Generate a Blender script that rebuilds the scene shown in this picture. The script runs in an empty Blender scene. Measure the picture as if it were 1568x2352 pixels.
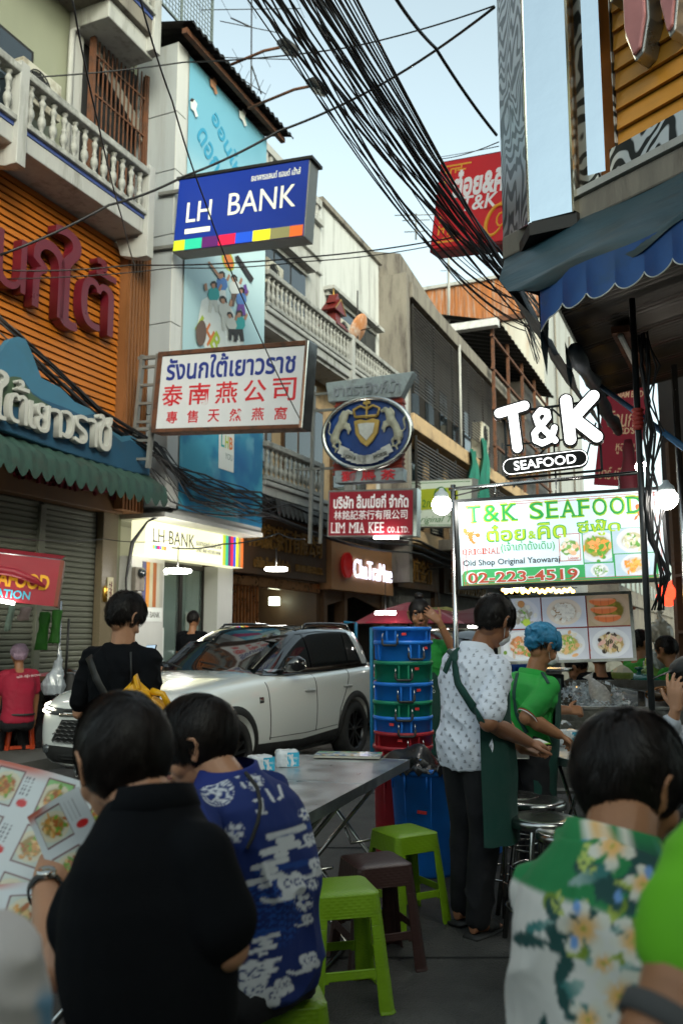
import bpy, bmesh, math, random
import numpy as np
from mathutils import Vector, Matrix, Euler, noise
random.seed(7); RNG=np.random.default_rng(7)
S=bpy.context.scene; COL=S.collection
R=math.radians; PI=math.pi; V=Vector
# ---------------------------------------------------------------- camera
CAMH=1.5; PITCH=math.atan(279/2000)
cd=bpy.data.cameras.new('camera'); cam=bpy.data.objects.new('camera',cd); COL.objects.link(cam); S.camera=cam
cd.sensor_fit='HORIZONTAL'; cd.sensor_width=24.0; cd.lens=24.0*2000/1568
cd.clip_start=.05; cd.clip_end=600
cam.location=(0,0,CAMH); cam.rotation_euler=(PI/2+PITCH,0,0)
cd.dof.use_dof=True; cd.dof.focus_distance=4.8; cd.dof.aperture_fstop=3.2
# ---------------------------------------------------------------- world, sun, exposure
w=bpy.data.worlds.new('World'); S.world=w; w.use_nodes=True
nt=w.node_tree; nt.nodes.clear()
sky=nt.nodes.new('ShaderNodeTexSky'); sky.sky_type='NISHITA'; sky.sun_disc=False
SUN_EL=22; SUN_AZ=160       # degrees; azimuth from +Y clockwise
sky.sun_elevation=R(SUN_EL); sky.sun_rotation=R(SUN_AZ); sky.altitude=0; sky.air_density=1.0; sky.dust_density=3.2; sky.ozone_density=2.2
hs=nt.nodes.new('ShaderNodeHueSaturation'); hs.inputs['Saturation'].default_value=.5
bg=nt.nodes.new('ShaderNodeBackground'); bg.inputs[1].default_value=.15
wo=nt.nodes.new('ShaderNodeOutputWorld')
tn=nt.nodes.new('ShaderNodeVectorMath'); tn.operation='MULTIPLY'; tn.inputs[1].default_value=(1.02,1.12,.98)
nt.links.new(sky.outputs[0],hs.inputs['Color']); nt.links.new(hs.outputs[0],tn.inputs[0]); nt.links.new(tn.outputs[0],bg.inputs[0]); nt.links.new(bg.outputs[0],wo.inputs[0])
sl=bpy.data.lights.new('sun','SUN'); sl.energy=.5; sl.angle=R(12); sl.color=(1,.93,.84)
so=bpy.data.objects.new('sun',sl); COL.objects.link(so)
sd=V((math.sin(R(SUN_AZ))*math.cos(R(SUN_EL)),math.cos(R(SUN_AZ))*math.cos(R(SUN_EL)),math.sin(R(SUN_EL))))
so.rotation_euler=sd.to_track_quat('Z','Y').to_euler()
S.view_settings.view_transform='Standard'; S.view_settings.look='None'; S.view_settings.gamma=1; S.view_settings.use_curve_mapping=False
S.view_settings.exposure=1.3
S.cycles.max_bounces=6; S.cycles.use_denoising=True
# ---------------------------------------------------------------- geometry helpers
CT,ST=math.cos(PITCH),math.sin(PITCH)
def ray(px,py):
 u=(px-784)/2000; v=(1176-py)/2000
 return V((u,CT-v*ST,ST+v*CT))
def at(px,py,Y):                       # a point of the photograph (1568 px wide) at distance Y
 d=ray(px,py); t=Y/d.y; return V((d.x*t,Y,CAMH+d.z*t))
def atz(px,py,z):
 d=ray(px,py); t=(z-CAMH)/d.z; return V((d.x*t,d.y*t,z))
class Frame:
 """vertical frame: local x along the wall, local y into it, z up"""
 def __init__(s,ox,oy,rz):
  s.M=Matrix.Translation((ox,oy,0))@Matrix.Rotation(rz,4,'Z'); s.I=s.M.inverted(); s.rz=rz
 def hit(s,px,py,n=0):
  o=s.I@V((0,0,CAMH)); d=s.I.to_3x3()@ray(px,py)
  t=(n-o.y)/d.y; p=o+d*t; return p.x,p.z
 def w(s,x,y,z): return s.M@V((x,y,z))
def sframe(L,Rr,YL,YR,W=None):
 """frame of a hanging sign from its left/right edge (x,ytop,ybottom) and depths; returns matrix(origin=centre), w,h"""
 lt,lb=at(L[0],L[1],YL),at(L[0],L[2],YL); rt,rb=at(Rr[0],Rr[1],YR),at(Rr[0],Rr[2],YR)
 c=(lt+lb+rt+rb)/4; x=((rt+rb)/2-(lt+lb)/2); wd=x.length; x.normalize()
 h=((lt-lb).length+(rt-rb).length)/2
 y=V((0,0,1)).cross(x).normalized(); z=x.cross(y).normalized()
 M=Matrix((x,y,z)).transposed().to_4x4(); M.translation=c
 return M,wd,h
class MB:
 def __init__(s): s.v=[]; s.f=[]; s.m=[]; s.cm=0; s.sm=[]; s.s=False
 def add(s,vs,fs,M=None):
  k=len(s.v)
  if M is not None: vs=[M@V(p) for p in vs]
  s.v+= [tuple(p) for p in vs]; s.f+=[tuple(i+k for i in f) for f in fs]; s.m+=[s.cm]*len(fs); s.sm+=[s.s]*len(fs); return s
 def box(s,x0,x1,y0,y1,z0,z1,M=None):
  return s.add([(x0,y0,z0),(x1,y0,z0),(x1,y1,z0),(x0,y1,z0),(x0,y0,z1),(x1,y0,z1),(x1,y1,z1),(x0,y1,z1)],
  [(0,3,2,1),(4,5,6,7),(0,1,5,4),(1,2,6,5),(2,3,7,6),(3,0,4,7)],M)
 def bar(s,a,b,w,h=None):
  h=h or w; a=V(a); b=V(b); d=(b-a); L=d.length
  if L<1e-6: return s
  d/=L; up=V((0,0,1)) if abs(d.z)<.95 else V((0,1,0)); x=d.cross(up).normalized(); z=x.cross(d)
  M=Matrix((x,d,z)).transposed().to_4x4(); M.translation=a
  return s.box(-w/2,w/2,0,L,-h/2,h/2,M)
 def tube(s,pts,r,n=8,cap=True,M=None,closed=False):
  pts=[V(p) for p in pts]; N=len(pts); rs=r if hasattr(r,'__len__') else [r]*N
  vs=[];fs=[]; ref=None
  for i,p in enumerate(pts):
   if closed: t=pts[(i+1)%N]-pts[i-1]
   else: t=pts[min(i+1,N-1)]-pts[max(i-1,0)]
   if t.length<1e-9: t=V((0,0,1))
   t.normalize()
   if ref is None: ref=V((0,0,1)) if abs(t.z)<.9 else V((1,0,0))
   x=ref.cross(t)
   if x.length<1e-4: x=V((1,0,0)).cross(t)
   x.normalize(); y=t.cross(x); ref=y
   for k in range(n):
    a=2*PI*k/n; vs.append(p+(x*math.cos(a)+y*math.sin(a))*rs[i])
  for i in range(N if closed else N-1):
   j=(i+1)%N
   for k in range(n):
    k2=(k+1)%n; fs.append((i*n+k,i*n+k2,j*n+k2,j*n+k))
  if cap and not closed: fs.append(tuple(range(n-1,-1,-1))); fs.append(tuple((N-1)*n+k for k in range(n)))
  o=s.s; s.s=True; s.add(vs,fs,M); s.s=o; return s
 def lathe(s,prof,n=16,M=None,a0=0,a1=2*PI):
  full=abs(a1-a0-2*PI)<1e-6; vs=[];fs=[]; m=n if full else n+1
  for r,z in prof:
   for k in range(m):
    a=a0+(a1-a0)*k/n; vs.append((r*math.cos(a),r*math.sin(a),z))
  for i in range(len(prof)-1):
   for k in range(n):
    k2=(k+1)%m; fs.append((i*m+k,i*m+k2,(i+1)*m+k2,(i+1)*m+k))
  o=s.s; s.s=True; s.add(vs,fs,M); s.s=o; return s
 def prism(s,poly,y0,y1,M=None,plane='xz'):
  n=len(poly)
  if plane=='xz': vs=[(x,y0,z) for x,z in poly]+[(x,y1,z) for x,z in poly]
  elif plane=='xy': vs=[(x,z,y0) for x,z in poly]+[(x,z,y1) for x,z in poly]
  else: vs=[(y0,x,z) for x,z in poly]+[(y1,x,z) for x,z in poly]
  fs=[tuple(range(n)),tuple(range(2*n-1,n-1,-1))]+[(i,i+n,(i+1)%n+n,(i+1)%n) for i in range(n)]
  return s.add(vs,fs,M)
 def loft(s,secs,n=20,M=None,cap=True,p=2.0):
  """secs: (centre, U vector, V vector) ellipses"""
  vs=[];fs=[]
  for c,u,v in secs:
   c=V(c);u=V(u);v=V(v)
   for k in range(n):
    a=2*PI*k/n; ca,sa=math.cos(a),math.sin(a); q=(abs(ca)**p+abs(sa)**p)**(-1/p)
    vs.append(c+u*ca*q+v*sa*q)
  for i in range(len(secs)-1):
   for k in range(n):
    k2=(k+1)%n; fs.append((i*n+k,i*n+k2,(i+1)*n+k2,(i+1)*n+k))
  if cap: fs.append(tuple(range(n-1,-1,-1))); fs.append(tuple((len(secs)-1)*n+k for k in range(n)))
  o=s.s; s.s=True; s.add(vs,fs,M); s.s=o; return s
 def ball(s,c,rx,ry=None,rz=None,n=14,M=None,rot=None):
  ry=ry or rx; rz=rz or rx; T=Matrix.Translation(c)
  if rot is not None: T=T@rot
  T=T@Matrix.Diagonal((rx,ry,rz,1))
  if M is not None: T=M@T
  m=max(6,n//2); return s.lathe([(max(1e-4,math.sin(PI*i/m)),-math.cos(PI*i/m)) for i in range(m+1)],n,T)
 def chain(s,pts,rs,n=14,M=None):
  """tapered limb with ball joints"""
  s.tube(pts,rs,n,True,M)
  for p,r in zip(pts,rs): s.ball(p,r*.995,n=n,M=M)
  return s
def mk(name,mb,mat,parent=None,M=None,bevel=0,smooth=None,label=None,cat=None,group=None,kind=None,sub=0):
 if isinstance(mb,MB):
  me=bpy.data.meshes.new(name); me.from_pydata(mb.v,[],mb.f)
  mats=mat if isinstance(mat,(list,tuple)) else [mat]
  for m in mats: me.materials.append(m)
  if len(mats)>1: me.polygons.foreach_set('material_index',mb.m)
  me.polygons.foreach_set('use_smooth',[bool(x) or bool(smooth) for x in mb.sm] if smooth is not False else [False]*len(mb.f))
  me.update()
 else:
  me=mb
  if mat is not None:
   me.materials.clear()
   for m in (mat if isinstance(mat,(list,tuple)) else [mat]): me.materials.append(m)
  if smooth: me.polygons.foreach_set('use_smooth',[True]*len(me.polygons))
 o=bpy.data.objects.new(name,me); COL.objects.link(o)
 if parent is not None: o.parent=parent
 if M is not None: o.matrix_local=M
 if bevel:
  b=o.modifiers.new('bevel','BEVEL'); b.width=bevel; b.segments=2; b.limit_method='ANGLE'; b.angle_limit=R(40); b.harden_normals=False
 if sub: m=o.modifiers.new('sub','SUBSURF'); m.levels=sub; m.render_levels=sub
 return tag(o,label,cat,group,kind)
def tag(o,label=None,cat=None,group=None,kind=None):
 if label: o['label']=label
 if cat: o['category']=cat
 if group: o['group']=group
 if kind: o['kind']=kind
 return o
def thing(name,label,cat,M=None,group=None,kind=None):
 o=bpy.data.objects.new(name,None); COL.objects.link(o); o.empty_display_size=.2
 if M is not None:
  o.matrix_world=M if isinstance(M,Matrix) else Matrix.Translation(M)
 return tag(o,label,cat,group,kind)
def LM(x,y,z,rz=0): return Matrix.Translation((x,y,z))@Matrix.Rotation(rz,4,'Z')
def RX(a): return Matrix.Rotation(a,4,'X')
def RY(a): return Matrix.Rotation(a,4,'Y')
def RZ(a): return Matrix.Rotation(a,4,'Z')
def T3(x,y,z): return Matrix.Translation((x,y,z))
CHILD={}
def index_children():
 CHILD.clear()
 for o in bpy.data.objects:
  if o.parent: CHILD.setdefault(o.parent.name,[]).append(o)
def copy_tree(o,parent=None,M=None,label=None,mats=None,local=None):
 c=o.copy(); COL.objects.link(c); c.parent=parent
 if M is not None: c.matrix_world=M
 if local is not None: c.matrix_local=local
 if label: c['label']=label
 if mats and c.type=='MESH':
  c.data=c.data.copy()
  for i,m in enumerate(c.data.materials):
   if m and m.name in mats: c.data.materials[i]=mats[m.name]
 for ch in CHILD.get(o.name,[]): copy_tree(ch,c,mats=mats)
 return c
# ---------------------------------------------------------------- materials
MATS={}
def mat(name,col,rough=.6,metal=0,var=.25,sc=6,bump=0,bsc=None,dirt=None,dsc=2.2,damt=.5,stretch=None,emis=0,ecol=None,spec=.5,trans=0,alpha=1,coat=0,ior=1.45):
 if name in MATS: return MATS[name]
 m=bpy.data.materials.new(name); m.use_nodes=True; MATS[name]=m
 n=m.node_tree.nodes; L=m.node_tree.links; b=n['Principled BSDF']
 b.inputs['Roughness'].default_value=rough; b.inputs['Metallic'].default_value=metal
 b.inputs['Specular IOR Level'].default_value=spec; b.inputs['IOR'].default_value=ior
 b.inputs['Transmission Weight'].default_value=trans; b.inputs['Alpha'].default_value=alpha; b.inputs['Coat Weight'].default_value=coat
 c=(*col,1); b.inputs['Base Color'].default_value=c
 tc=n.new('ShaderNodeTexCoord'); src=tc.outputs['Object']
 if stretch:
  mp=n.new('ShaderNodeMapping'); mp.inputs['Scale'].default_value=stretch; L.new(src,mp.inputs[0]); st=mp.outputs[0]
 else: st=src
 out=None
 if var>0:
  nz=n.new('ShaderNodeTexNoise'); nz.inputs['Scale'].default_value=sc; nz.inputs['Detail'].default_value=6; nz.inputs['Roughness'].default_value=.65; L.new(st,nz.inputs['Vector'])
  mr=n.new('ShaderNodeMapRange'); mr.inputs[1].default_value=.3; mr.inputs[2].default_value=.7; mr.inputs[3].default_value=1-var; mr.inputs[4].default_value=1+var*.5
  L.new(nz.outputs[0],mr.inputs[0])
  mx=n.new('ShaderNodeVectorMath'); mx.operation='SCALE'; mx.inputs[0].default_value=col; L.new(mr.outputs[0],mx.inputs['Scale']); out=mx.outputs[0]
  rr=n.new('ShaderNodeMapRange'); rr.inputs[1].default_value=.3; rr.inputs[2].default_value=.7; rr.inputs[3].default_value=max(.02,rough*(1-.25)); rr.inputs[4].default_value=min(1,rough*1.25)
  L.new(nz.outputs[0],rr.inputs[0]); L.new(rr.outputs[0],b.inputs['Roughness'])
 if dirt:
  nd=n.new('ShaderNodeTexNoise'); nd.inputs['Scale'].default_value=dsc; nd.inputs['Detail'].default_value=8; nd.inputs['Roughness'].default_value=.7; L.new(st,nd.inputs['Vector'])
  md=n.new('ShaderNodeMapRange'); md.inputs[1].default_value=.62-damt*.3; md.inputs[2].default_value=.75-damt*.2; md.inputs[4].default_value=min(1,.4+damt); L.new(nd.outputs[0],md.inputs[0])
  mi=n.new('ShaderNodeMix'); mi.data_type='RGBA'; L.new(md.outputs[0],mi.inputs[0])
  if out: L.new(out,mi.inputs[6])
  else: mi.inputs[6].default_value=c
  mi.inputs[7].default_value=(*dirt,1); out=mi.outputs[2]
 if out: L.new(out,b.inputs['Base Color'])
 if bump:
  nb=n.new('ShaderNodeTexNoise'); nb.inputs['Scale'].default_value=bsc or sc*6; nb.inputs['Detail'].default_value=5; L.new(st,nb.inputs['Vector'])
  bp=n.new('ShaderNodeBump'); bp.inputs['Strength'].default_value=min(1,bump); bp.inputs['Distance'].default_value=.01*max(1,bump); L.new(nb.outputs[0],bp.inputs['Height']); L.new(bp.outputs[0],b.inputs['Normal'])
 if emis:
  b.inputs['Emission Color'].default_value=(*(ecol or col),1); b.inputs['Emission Strength'].default_value=emis
 return m
def vmat(name,rough=.6,emis=0,bump=0,bsc=60,metal=0,spec=.4,coat=0,wr=0,wsc=9):
 """printed surface: colour comes from the mesh's own colour attribute"""
 if name in MATS: return MATS[name]
 m=bpy.data.materials.new(name); m.use_nodes=True; MATS[name]=m
 n=m.node_tree.nodes; L=m.node_tree.links; b=n['Principled BSDF']; b.inputs['Roughness'].default_value=rough; b.inputs['Specular IOR Level'].default_value=spec; b.inputs['Coat Weight'].default_value=coat
 a=n.new('ShaderNodeAttribute'); a.attribute_name='print'; L.new(a.outputs['Color'],b.inputs['Base Color'])
 if emis: L.new(a.outputs['Color'],b.inputs['Emission Color']); b.inputs['Emission Strength'].default_value=emis
 if bump or wr:
  tc=n.new('ShaderNodeTexCoord'); nb=n.new('ShaderNodeTexNoise'); nb.inputs['Scale'].default_value=bsc; nb.inputs['Detail'].default_value=4; L.new(tc.outputs['Object'],nb.inputs['Vector'])
  bp=n.new('ShaderNodeBump'); bp.inputs['Strength'].default_value=bump; bp.inputs['Distance'].default_value=.002; L.new(nb.outputs[0],bp.inputs['Height']); L.new(bp.outputs[0],b.inputs['Normal'])
  if wr:
   n2=n.new('ShaderNodeTexNoise'); n2.inputs['Scale'].default_value=wsc; n2.inputs['Detail'].default_value=3; n2.inputs['Distortion'].default_value=1.2; L.new(tc.outputs['Object'],n2.inputs['Vector'])
   b2=n.new('ShaderNodeBump'); b2.inputs['Strength'].default_value=wr; b2.inputs['Distance'].default_value=.02; L.new(n2.outputs[0],b2.inputs['Height']); L.new(bp.outputs[0],b2.inputs['Normal']); L.new(b2.outputs[0],b.inputs['Normal'])
 return m
def setcol(me,cols):
 at_=me.color_attributes.new('print','FLOAT_COLOR','POINT')
 a=np.ones((len(me.vertices),4),dtype=np.float32); a[:,:3]=cols; at_.data.foreach_set('color',a.ravel())
def coords(me):
 a=np.empty(len(me.vertices)*3,dtype=np.float32); me.vertices.foreach_get('co',a); return a.reshape(-1,3).astype(float)
def setco(me,a):
 me.vertices.foreach_set('co',np.asarray(a,dtype=np.float32).ravel()); me.update()
def panel(name,w,h,nx,fn,m,parent,M=None,warp=None,**k):
 """printed sheet in the xz plane facing -y; fn(U,V,X,Z)->rgb"""
 nz=max(2,int(nx*h/w)); gx,gz=np.meshgrid(np.linspace(0,1,nx+1),np.linspace(0,1,nz+1))
 U=gx.ravel();W=gz.ravel(); vs=np.stack([(U-.5)*w,np.zeros_like(U),(W-.5)*h],1)
 if warp is not None: vs=warp(vs,U,W)
 i=np.arange(nz)[:,None]*(nx+1)+np.arange(nx)[None,:]; i=i.ravel()
 fs=np.stack([i,i+1,i+nx+2,i+nx+1],1)
 me=bpy.data.meshes.new(name); me.from_pydata(vs.tolist(),[],fs.tolist()); setcol(me,np.clip(fn(U,W,(U-.5)*w,(W-.5)*h),0,1))
 return mk(name,me,m,parent,M,smooth=True,**k)
# numpy value noise
_P=RNG.random((64,64,64)).astype(np.float32)
def vn(x,y,z=0,s=1.0):
 x=np.asarray(x)*s; y=np.asarray(y)*s; z=np.asarray(z)*s+np.zeros_like(x)
 xi,yi,zi=np.floor(x).astype(int),np.floor(y).astype(int),np.floor(z).astype(int); fx,fy,fz=x-xi,y-yi,z-zi
 fx,fy,fz=[f*f*(3-2*f) for f in (fx,fy,fz)]; r=0
 for a in (0,1):
  for b in (0,1):
   for c in (0,1):
    r=r+_P[(xi+a)%64,(yi+b)%64,(zi+c)%64]*(fx if a else 1-fx)*(fy if b else 1-fy)*(fz if c else 1-fz)
 return r
def fbm(x,y,z=0,s=1.0,o=4):
 r=0;a=.5
 for i in range(o): r=r+a*vn(x,y,z,s*2**i); a*=.5
 return r/(1-.5**o)
def sst(a,b,x): t=np.clip((x-a)/(b-a),0,1); return t*t*(3-2*t)
def mixc(c,m,d): m=np.asarray(m)[:,None]; return c*(1-m)+np.asarray(d,dtype=float)*m
# text -------------------------------------------------------------
def txt(s,w=None,h=None,depth=.004,bold=0,shear=0,space=1.0,res=3,keep=False,line=1.0,bev=0):
 cu=bpy.data.curves.new('t','FONT'); cu.body=s; cu.size=1; cu.extrude=0; cu.offset=bold; cu.shear=shear; cu.resolution_u=res; cu.space_character=space; cu.align_x='CENTER'; cu.space_line=line
 cu.extrude=.5; cu.bevel_depth=bev; cu.fill_mode='BOTH'
 o=bpy.data.objects.new('t',cu); COL.objects.link(o); dg=bpy.context.evaluated_depsgraph_get(); dg.update()
 me=bpy.data.meshes.new_from_object(o.evaluated_get(dg)); bpy.data.objects.remove(o); bpy.data.curves.remove(cu)
 c=coords(me)
 if len(c)==0: return me
 mn,mx=c.min(0),c.max(0); sx=sz=1
 if h: sz=h/(mx[1]-mn[1]); sx=sz
 if w: sx=w/(mx[0]-mn[0]); sz=sz if h else sx
 x=(c[:,0]-(mn[0]+mx[0])/2)*sx; z=(c[:,1]-(mn[1]+mx[1])/2)*sz; y=(-(c[:,2]-mn[2])/(mx[2]-mn[2]))*depth
 setco(me,np.stack([x,y,z],1)); me.flip_normals() if False else None
 return me
def write(parent,s,m,x,z,w=None,h=None,y=0,depth=.004,name='lettering',tilt=0,M=None,**k):
 me=txt(s,w,h,depth,**k)
 L=Matrix.Translation((x,y,z))@RY(-tilt)
 if M is not None: L=M@L
 return mk(name,me,m,parent,L)
# ================================================================ SETTING : ground and left side of the street
FL=Frame(-10.1,0,R(66.6)); ML=FL.M
m_asph=mat('asphalt',(.072,.069,.064),.6,var=.6,sc=1.6,bump=2.0,bsc=90,dirt=(.028,.027,.026),dsc=1.7,damt=.5)
m_pave=mat('paving',(.11,.105,.095),.75,var=.3,sc=5,bump=.4)
m_cream=mat('cream_plaster',(.22,.23,.165),.85,var=.12,sc=1.2,dirt=(.25,.25,.2),dsc=.8,damt=.25,stretch=(1,1,.35))
m_white=mat('weathered_white_paint',(.34,.34,.325),.8,var=.15,sc=2,dirt=(.13,.125,.11),dsc=1.6,damt=.35,stretch=(2.2,2.2,.35),bump=.2)
m_whites=mat('streaked_white_wall',(.46,.47,.46),.85,var=.1,sc=2,dirt=(.14,.14,.13),dsc=1.5,damt=.38,stretch=(1.8,1.8,.16))
m_bal=mat('old_baluster_paint',(.30,.30,.28),.8,var=.5,sc=9,dirt=(.09,.09,.08),dsc=5,damt=.3)
m_bluetile=mat('blue_tile_band',(.05,.08,.25),.4,var=.3,sc=12)
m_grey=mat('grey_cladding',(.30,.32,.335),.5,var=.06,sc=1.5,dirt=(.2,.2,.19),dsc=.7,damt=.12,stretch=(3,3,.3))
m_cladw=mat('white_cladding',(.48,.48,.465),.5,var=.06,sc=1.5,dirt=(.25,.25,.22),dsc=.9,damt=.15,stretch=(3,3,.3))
m_orange=mat('orange_board',(.40,.12,.010),.5,var=.3,sc=1.6,dirt=(.25,.07,.012),dsc=1.4,damt=.25,stretch=(.7,1,2.5))
m_brownst=mat('brown_corrugated_sheet',(.17,.065,.02),.5,var=.25,sc=3,stretch=(3,3,.4))
m_black=mat('dark_void',(.012,.012,.012),.9,var=0)
m_dark=mat('dark_steel',(.03,.028,.026),.5,metal=.5,var=.3)
m_rust=mat('rusty_steel',(.12,.045,.02),.8,var=.4,sc=12,dirt=(.03,.02,.015),dsc=6)
m_glass=mat('dark_window_glass',(.015,.022,.028),.07,var=0,spec=.8,coat=.3)
m_letred=mat('dark_red_letter_paint',(.10,.006,.013),.35,var=.15,sc=5)
m_letwhite=mat('white_letter_board',(.42,.42,.39),.6,var=.12,sc=6,dirt=(.25,.25,.22),dsc=3,damt=.2)
m_shut=mat('roller_shutter_paint',(.10,.105,.08),.55,var=.2,sc=3,dirt=(.05,.05,.04),dsc=1.5,stretch=(.5,.5,2))
m_stone=mat('speckled_stone',(.15,.12,.075),.4,var=.5,sc=60)
m_green=mat('green_corrugated',(.018,.05,.038),.7,var=.35,sc=5,dirt=(.02,.03,.022),dsc=3,damt=.45)
m_conc=mat('old_concrete',(.2,.18,.15),.9,var=.3,sc=3,dirt=(.06,.05,.045),dsc=1.5,damt=.5,stretch=(2,2,.4),bump=.4)
m_louv=mat('brown_louvre',(.05,.042,.036),.6,var=.35,sc=4)
m_peach=mat('peach_plaster',(.42,.29,.16),.85,var=.2,sc=2,dirt=(.13,.08,.05),dsc=1.6,damt=.35)
m_rustwall=mat('rust_streaked_sheet',(.32,.11,.03),.8,var=.5,sc=2,dirt=(.35,.33,.3),dsc=1.8,damt=.4,stretch=(4,4,.25))
m_stain=mat('rust_stained_white_wall',(.44,.42,.37),.9,var=.15,sc=2,dirt=(.33,.15,.05),dsc=1.3,damt=.35,stretch=(2.5,2.5,.2))
m_farw=mat('far_grey_wall',(.33,.34,.33),.9,var=.12,sc=1,dirt=(.2,.19,.17),dsc=.6,damt=.4,stretch=(2.2,2.2,.22))
m_wood=mat('old_brown_timber',(.09,.045,.02),.6,var=.35,sc=5,stretch=(1,1,6))
m_chrome=mat('bright_steel_trim',(.55,.55,.53),.18,metal=1,var=.15,sc=5)
m_teal=mat('teal_net',(.01,.13,.09),.8,var=.3,sc=8)
m_wire=mat('black_cable',(.008,.008,.009),.5,var=0)
m_lamp=mat('lit_lamp',(1,1,.95),.4,var=0,emis=14,ecol=(1,.97,.88))
# ground
gb=MB().add([(-150,-60,0),(150,-60,0),(150,250,0),(-150,250,0)],[(0,1,2,3)]); mk('road',gb,m_asph,kind='structure')
for i,(x0,x1,y0,y1) in enumerate([(4,50,-2.35,.3)]):
 pv=MB().box(x0,x1,y0,y1,-.2,.13); mk('pavement',pv,m_pave,M=ML,kind='structure')
# concrete slab joints on the road : thin recessed filler strips
m_joint=mat('tar_joint',(.018,.018,.018),.8,var=.3,sc=20)
jt=MB()
for k in range(5):
 y=2.2+k*2.1
 jt.box(-5.2+k*.3,5,y,y+.014,.002,.005)
jt.box(.2,.214,1,16,.001,.0045,RZ(-R(22)))
mk('slab_joint',jt,m_joint,kind='structure')
def hb(px,py,n): return FL.hit(px,py,n)
def baluster_mb():
 p=[(.035,0),(.055,0),(.055,.04),(.03,.06),(.028,.1),(.052,.15),(.062,.22),(.05,.29),(.028,.33),(.042,.36),(.028,.39),(.03,.43),(.045,.5),(.05,.54),(.03,.58),(.028,.6),(.052,.62),(.052,.66),(.03,.66)]
 b=MB(); b.lathe(p,8); return b
_bal=baluster_mb()
def balustrade(parent,s0,s1,z,y=-.9,step=.21,mats=(None,None),hgt=.66,posts=True,label=None):
 """row of balusters between a foot rail and a hand rail"""
 m1,m2=mats
 k=hgt/.66
 mk('foot_rail',MB().box(s0,s1,y-.03,y+.15,z-.08,z),m1,parent,bevel=.01)
 mk('hand_rail',MB().box(s0-.03,s1+.03,y-.05,y+.17,z+hgt,z+hgt+.12),m1,parent,bevel=.02)
 n=max(1,int((s1-s0)/step)); me=None
 for i in range(n):
  s=s0+(i+.5)*(s1-s0)/n
  M=T3(s,y+.06,z)@Matrix.Diagonal((1,1,k,1))
  if me is None: o=mk('baluster',_bal,m2,parent,M); me=o.data
  else: mk('baluster',me,None,parent,M)
def ac_unit(M,label,group=None,parent=None,cat='air conditioner'):
 t=thing('air_conditioner',label,cat,M,group)
 mk('casing',MB().box(-.4,.4,-.15,.15,0,.6),mat('ac_cream',(.42,.4,.33),.6,var=.2,dirt=(.15,.12,.08)),t,bevel=.02)
 b=MB(); b.lathe([(.24,0),(.24,.012),(.225,.012),(.225,0)],20,T3(-.08,-.165,.3)@RX(PI/2)); 
 for a in range(4): b.box(-.22,.22,-.008,.004,-.012,.012,T3(-.08,-.168,.3)@RY(a*PI/4))
 mk('fan_grille',b,m_dark,t); mk('fan',MB().lathe([(.001,0),(.21,0)],20,T3(-.08,-.154,.3)@RX(PI/2)),m_black,t)
 return t
# ------------------------------------------------ building 1: orange timbered shophouse
b1=thing('shophouse','cream and orange boarded shophouse with white balustrade balcony at far left','building',ML)
mk('wall',MB().box(6,16,0,8,0,18),m_cream,b1)
# balconies
mk('balcony_slab',MB().box(6,15.3,-.86,0,8.05,8.3),m_white,b1,bevel=.015)
mk('blue_band',MB().box(6,15.28,-.875,-.80,8.3,8.37),m_bluetile,b1)
for a,b in ((6,9.1),(9.25,12.28),(12.48,15.2)):
 balustrade(b1,a,b,8.44,-.9,mats=(m_bal,m_bal),step=.215,hgt=.62)
for s,zb in ((9.1,7.75),(12.28,7.75),(15.2,7.65)):
 pb=MB().box(s,s+.17,-.95,-.75,zb,9.25); pb.prism([(-.75,zb),(-.75,zb+.35),(-.3,8.05),(-.4,zb+.1)],s+.01,s+.16,plane='yz')
 mk('balcony_post',pb,m_white,b1,bevel=.01)
mk('balcony_slab',MB().box(6,15.45,-.9,0,11.62,11.9),m_conc,b1,bevel=.015)
mk('blue_band',MB().box(6,15.43,-.915,-.84,11.9,11.97),m_bluetile,b1)
balustrade(b1,6,15.2,12.05,-.95,mats=(m_bal,m_bal),step=.23,hgt=.6)
mk('balcony_post',MB().box(15.2,15.4,-.95,-.72,11.35,14),m_white,b1,bevel=.01)
mk('ceiling_beam',MB().box(14.2,15.4,-.8,-.001,11.3,11.62),m_white,b1,bevel=.02)
# window strip on first balcony floor
for a,b in ((7.2,8.9),(9.05,10.7),(10.85,12.1),(12.25,13.4)):
 w_=mk('window',MB().box(a,b,-.06,-.01,9.0,10.35),m_dark,b1); mk('pane',MB().box(a+.06,b-.06,-.075,-.062,9.05,10.29),m_glass,w_)
ac_unit(ML@T3(13.15,-.36,9.15),'pale boxy air conditioner on the leftmost balcony behind the balusters','wall air conditioners')
# pipe + column + iron grille bay
mk('drain_pipe',MB().tube([(14.15,-.12,8.4),(14.15,-.12,11.2),(14.3,-.2,11.4),(15.0,-.6,11.45)],.05,8),m_white,b1)
mk('pillar',MB().box(14.25,14.45,-.1,0,8.37,11.6),m_white,b1)
mk('opening',MB().box(14.47,16,-.02,-.004,8.4,11.6),m_black,b1)
gr=MB()
for k in range(13): gr.box(14.52+k*.115,14.54+k*.115,-.28,-.26,8.4,11.5)
for z in (8.9,9.6,10.3,11): gr.box(14.5,16,-.285,-.255,z,z+.03)
gr.box(15.93,15.99,-.3,-.2,8.4,11.5); gr.box(14.48,14.54,-.3,-.2,8.4,11.5)
mk('iron_grille',gr,m_rust,b1)
mk('torn_sheet',MB().add([(14.6,-.2,11.3),(15.9,-.2,10.6),(15.9,-.25,10.2),(14.6,-.25,11.0)],[(0,1,2,3)]),m_conc,b1)
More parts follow.
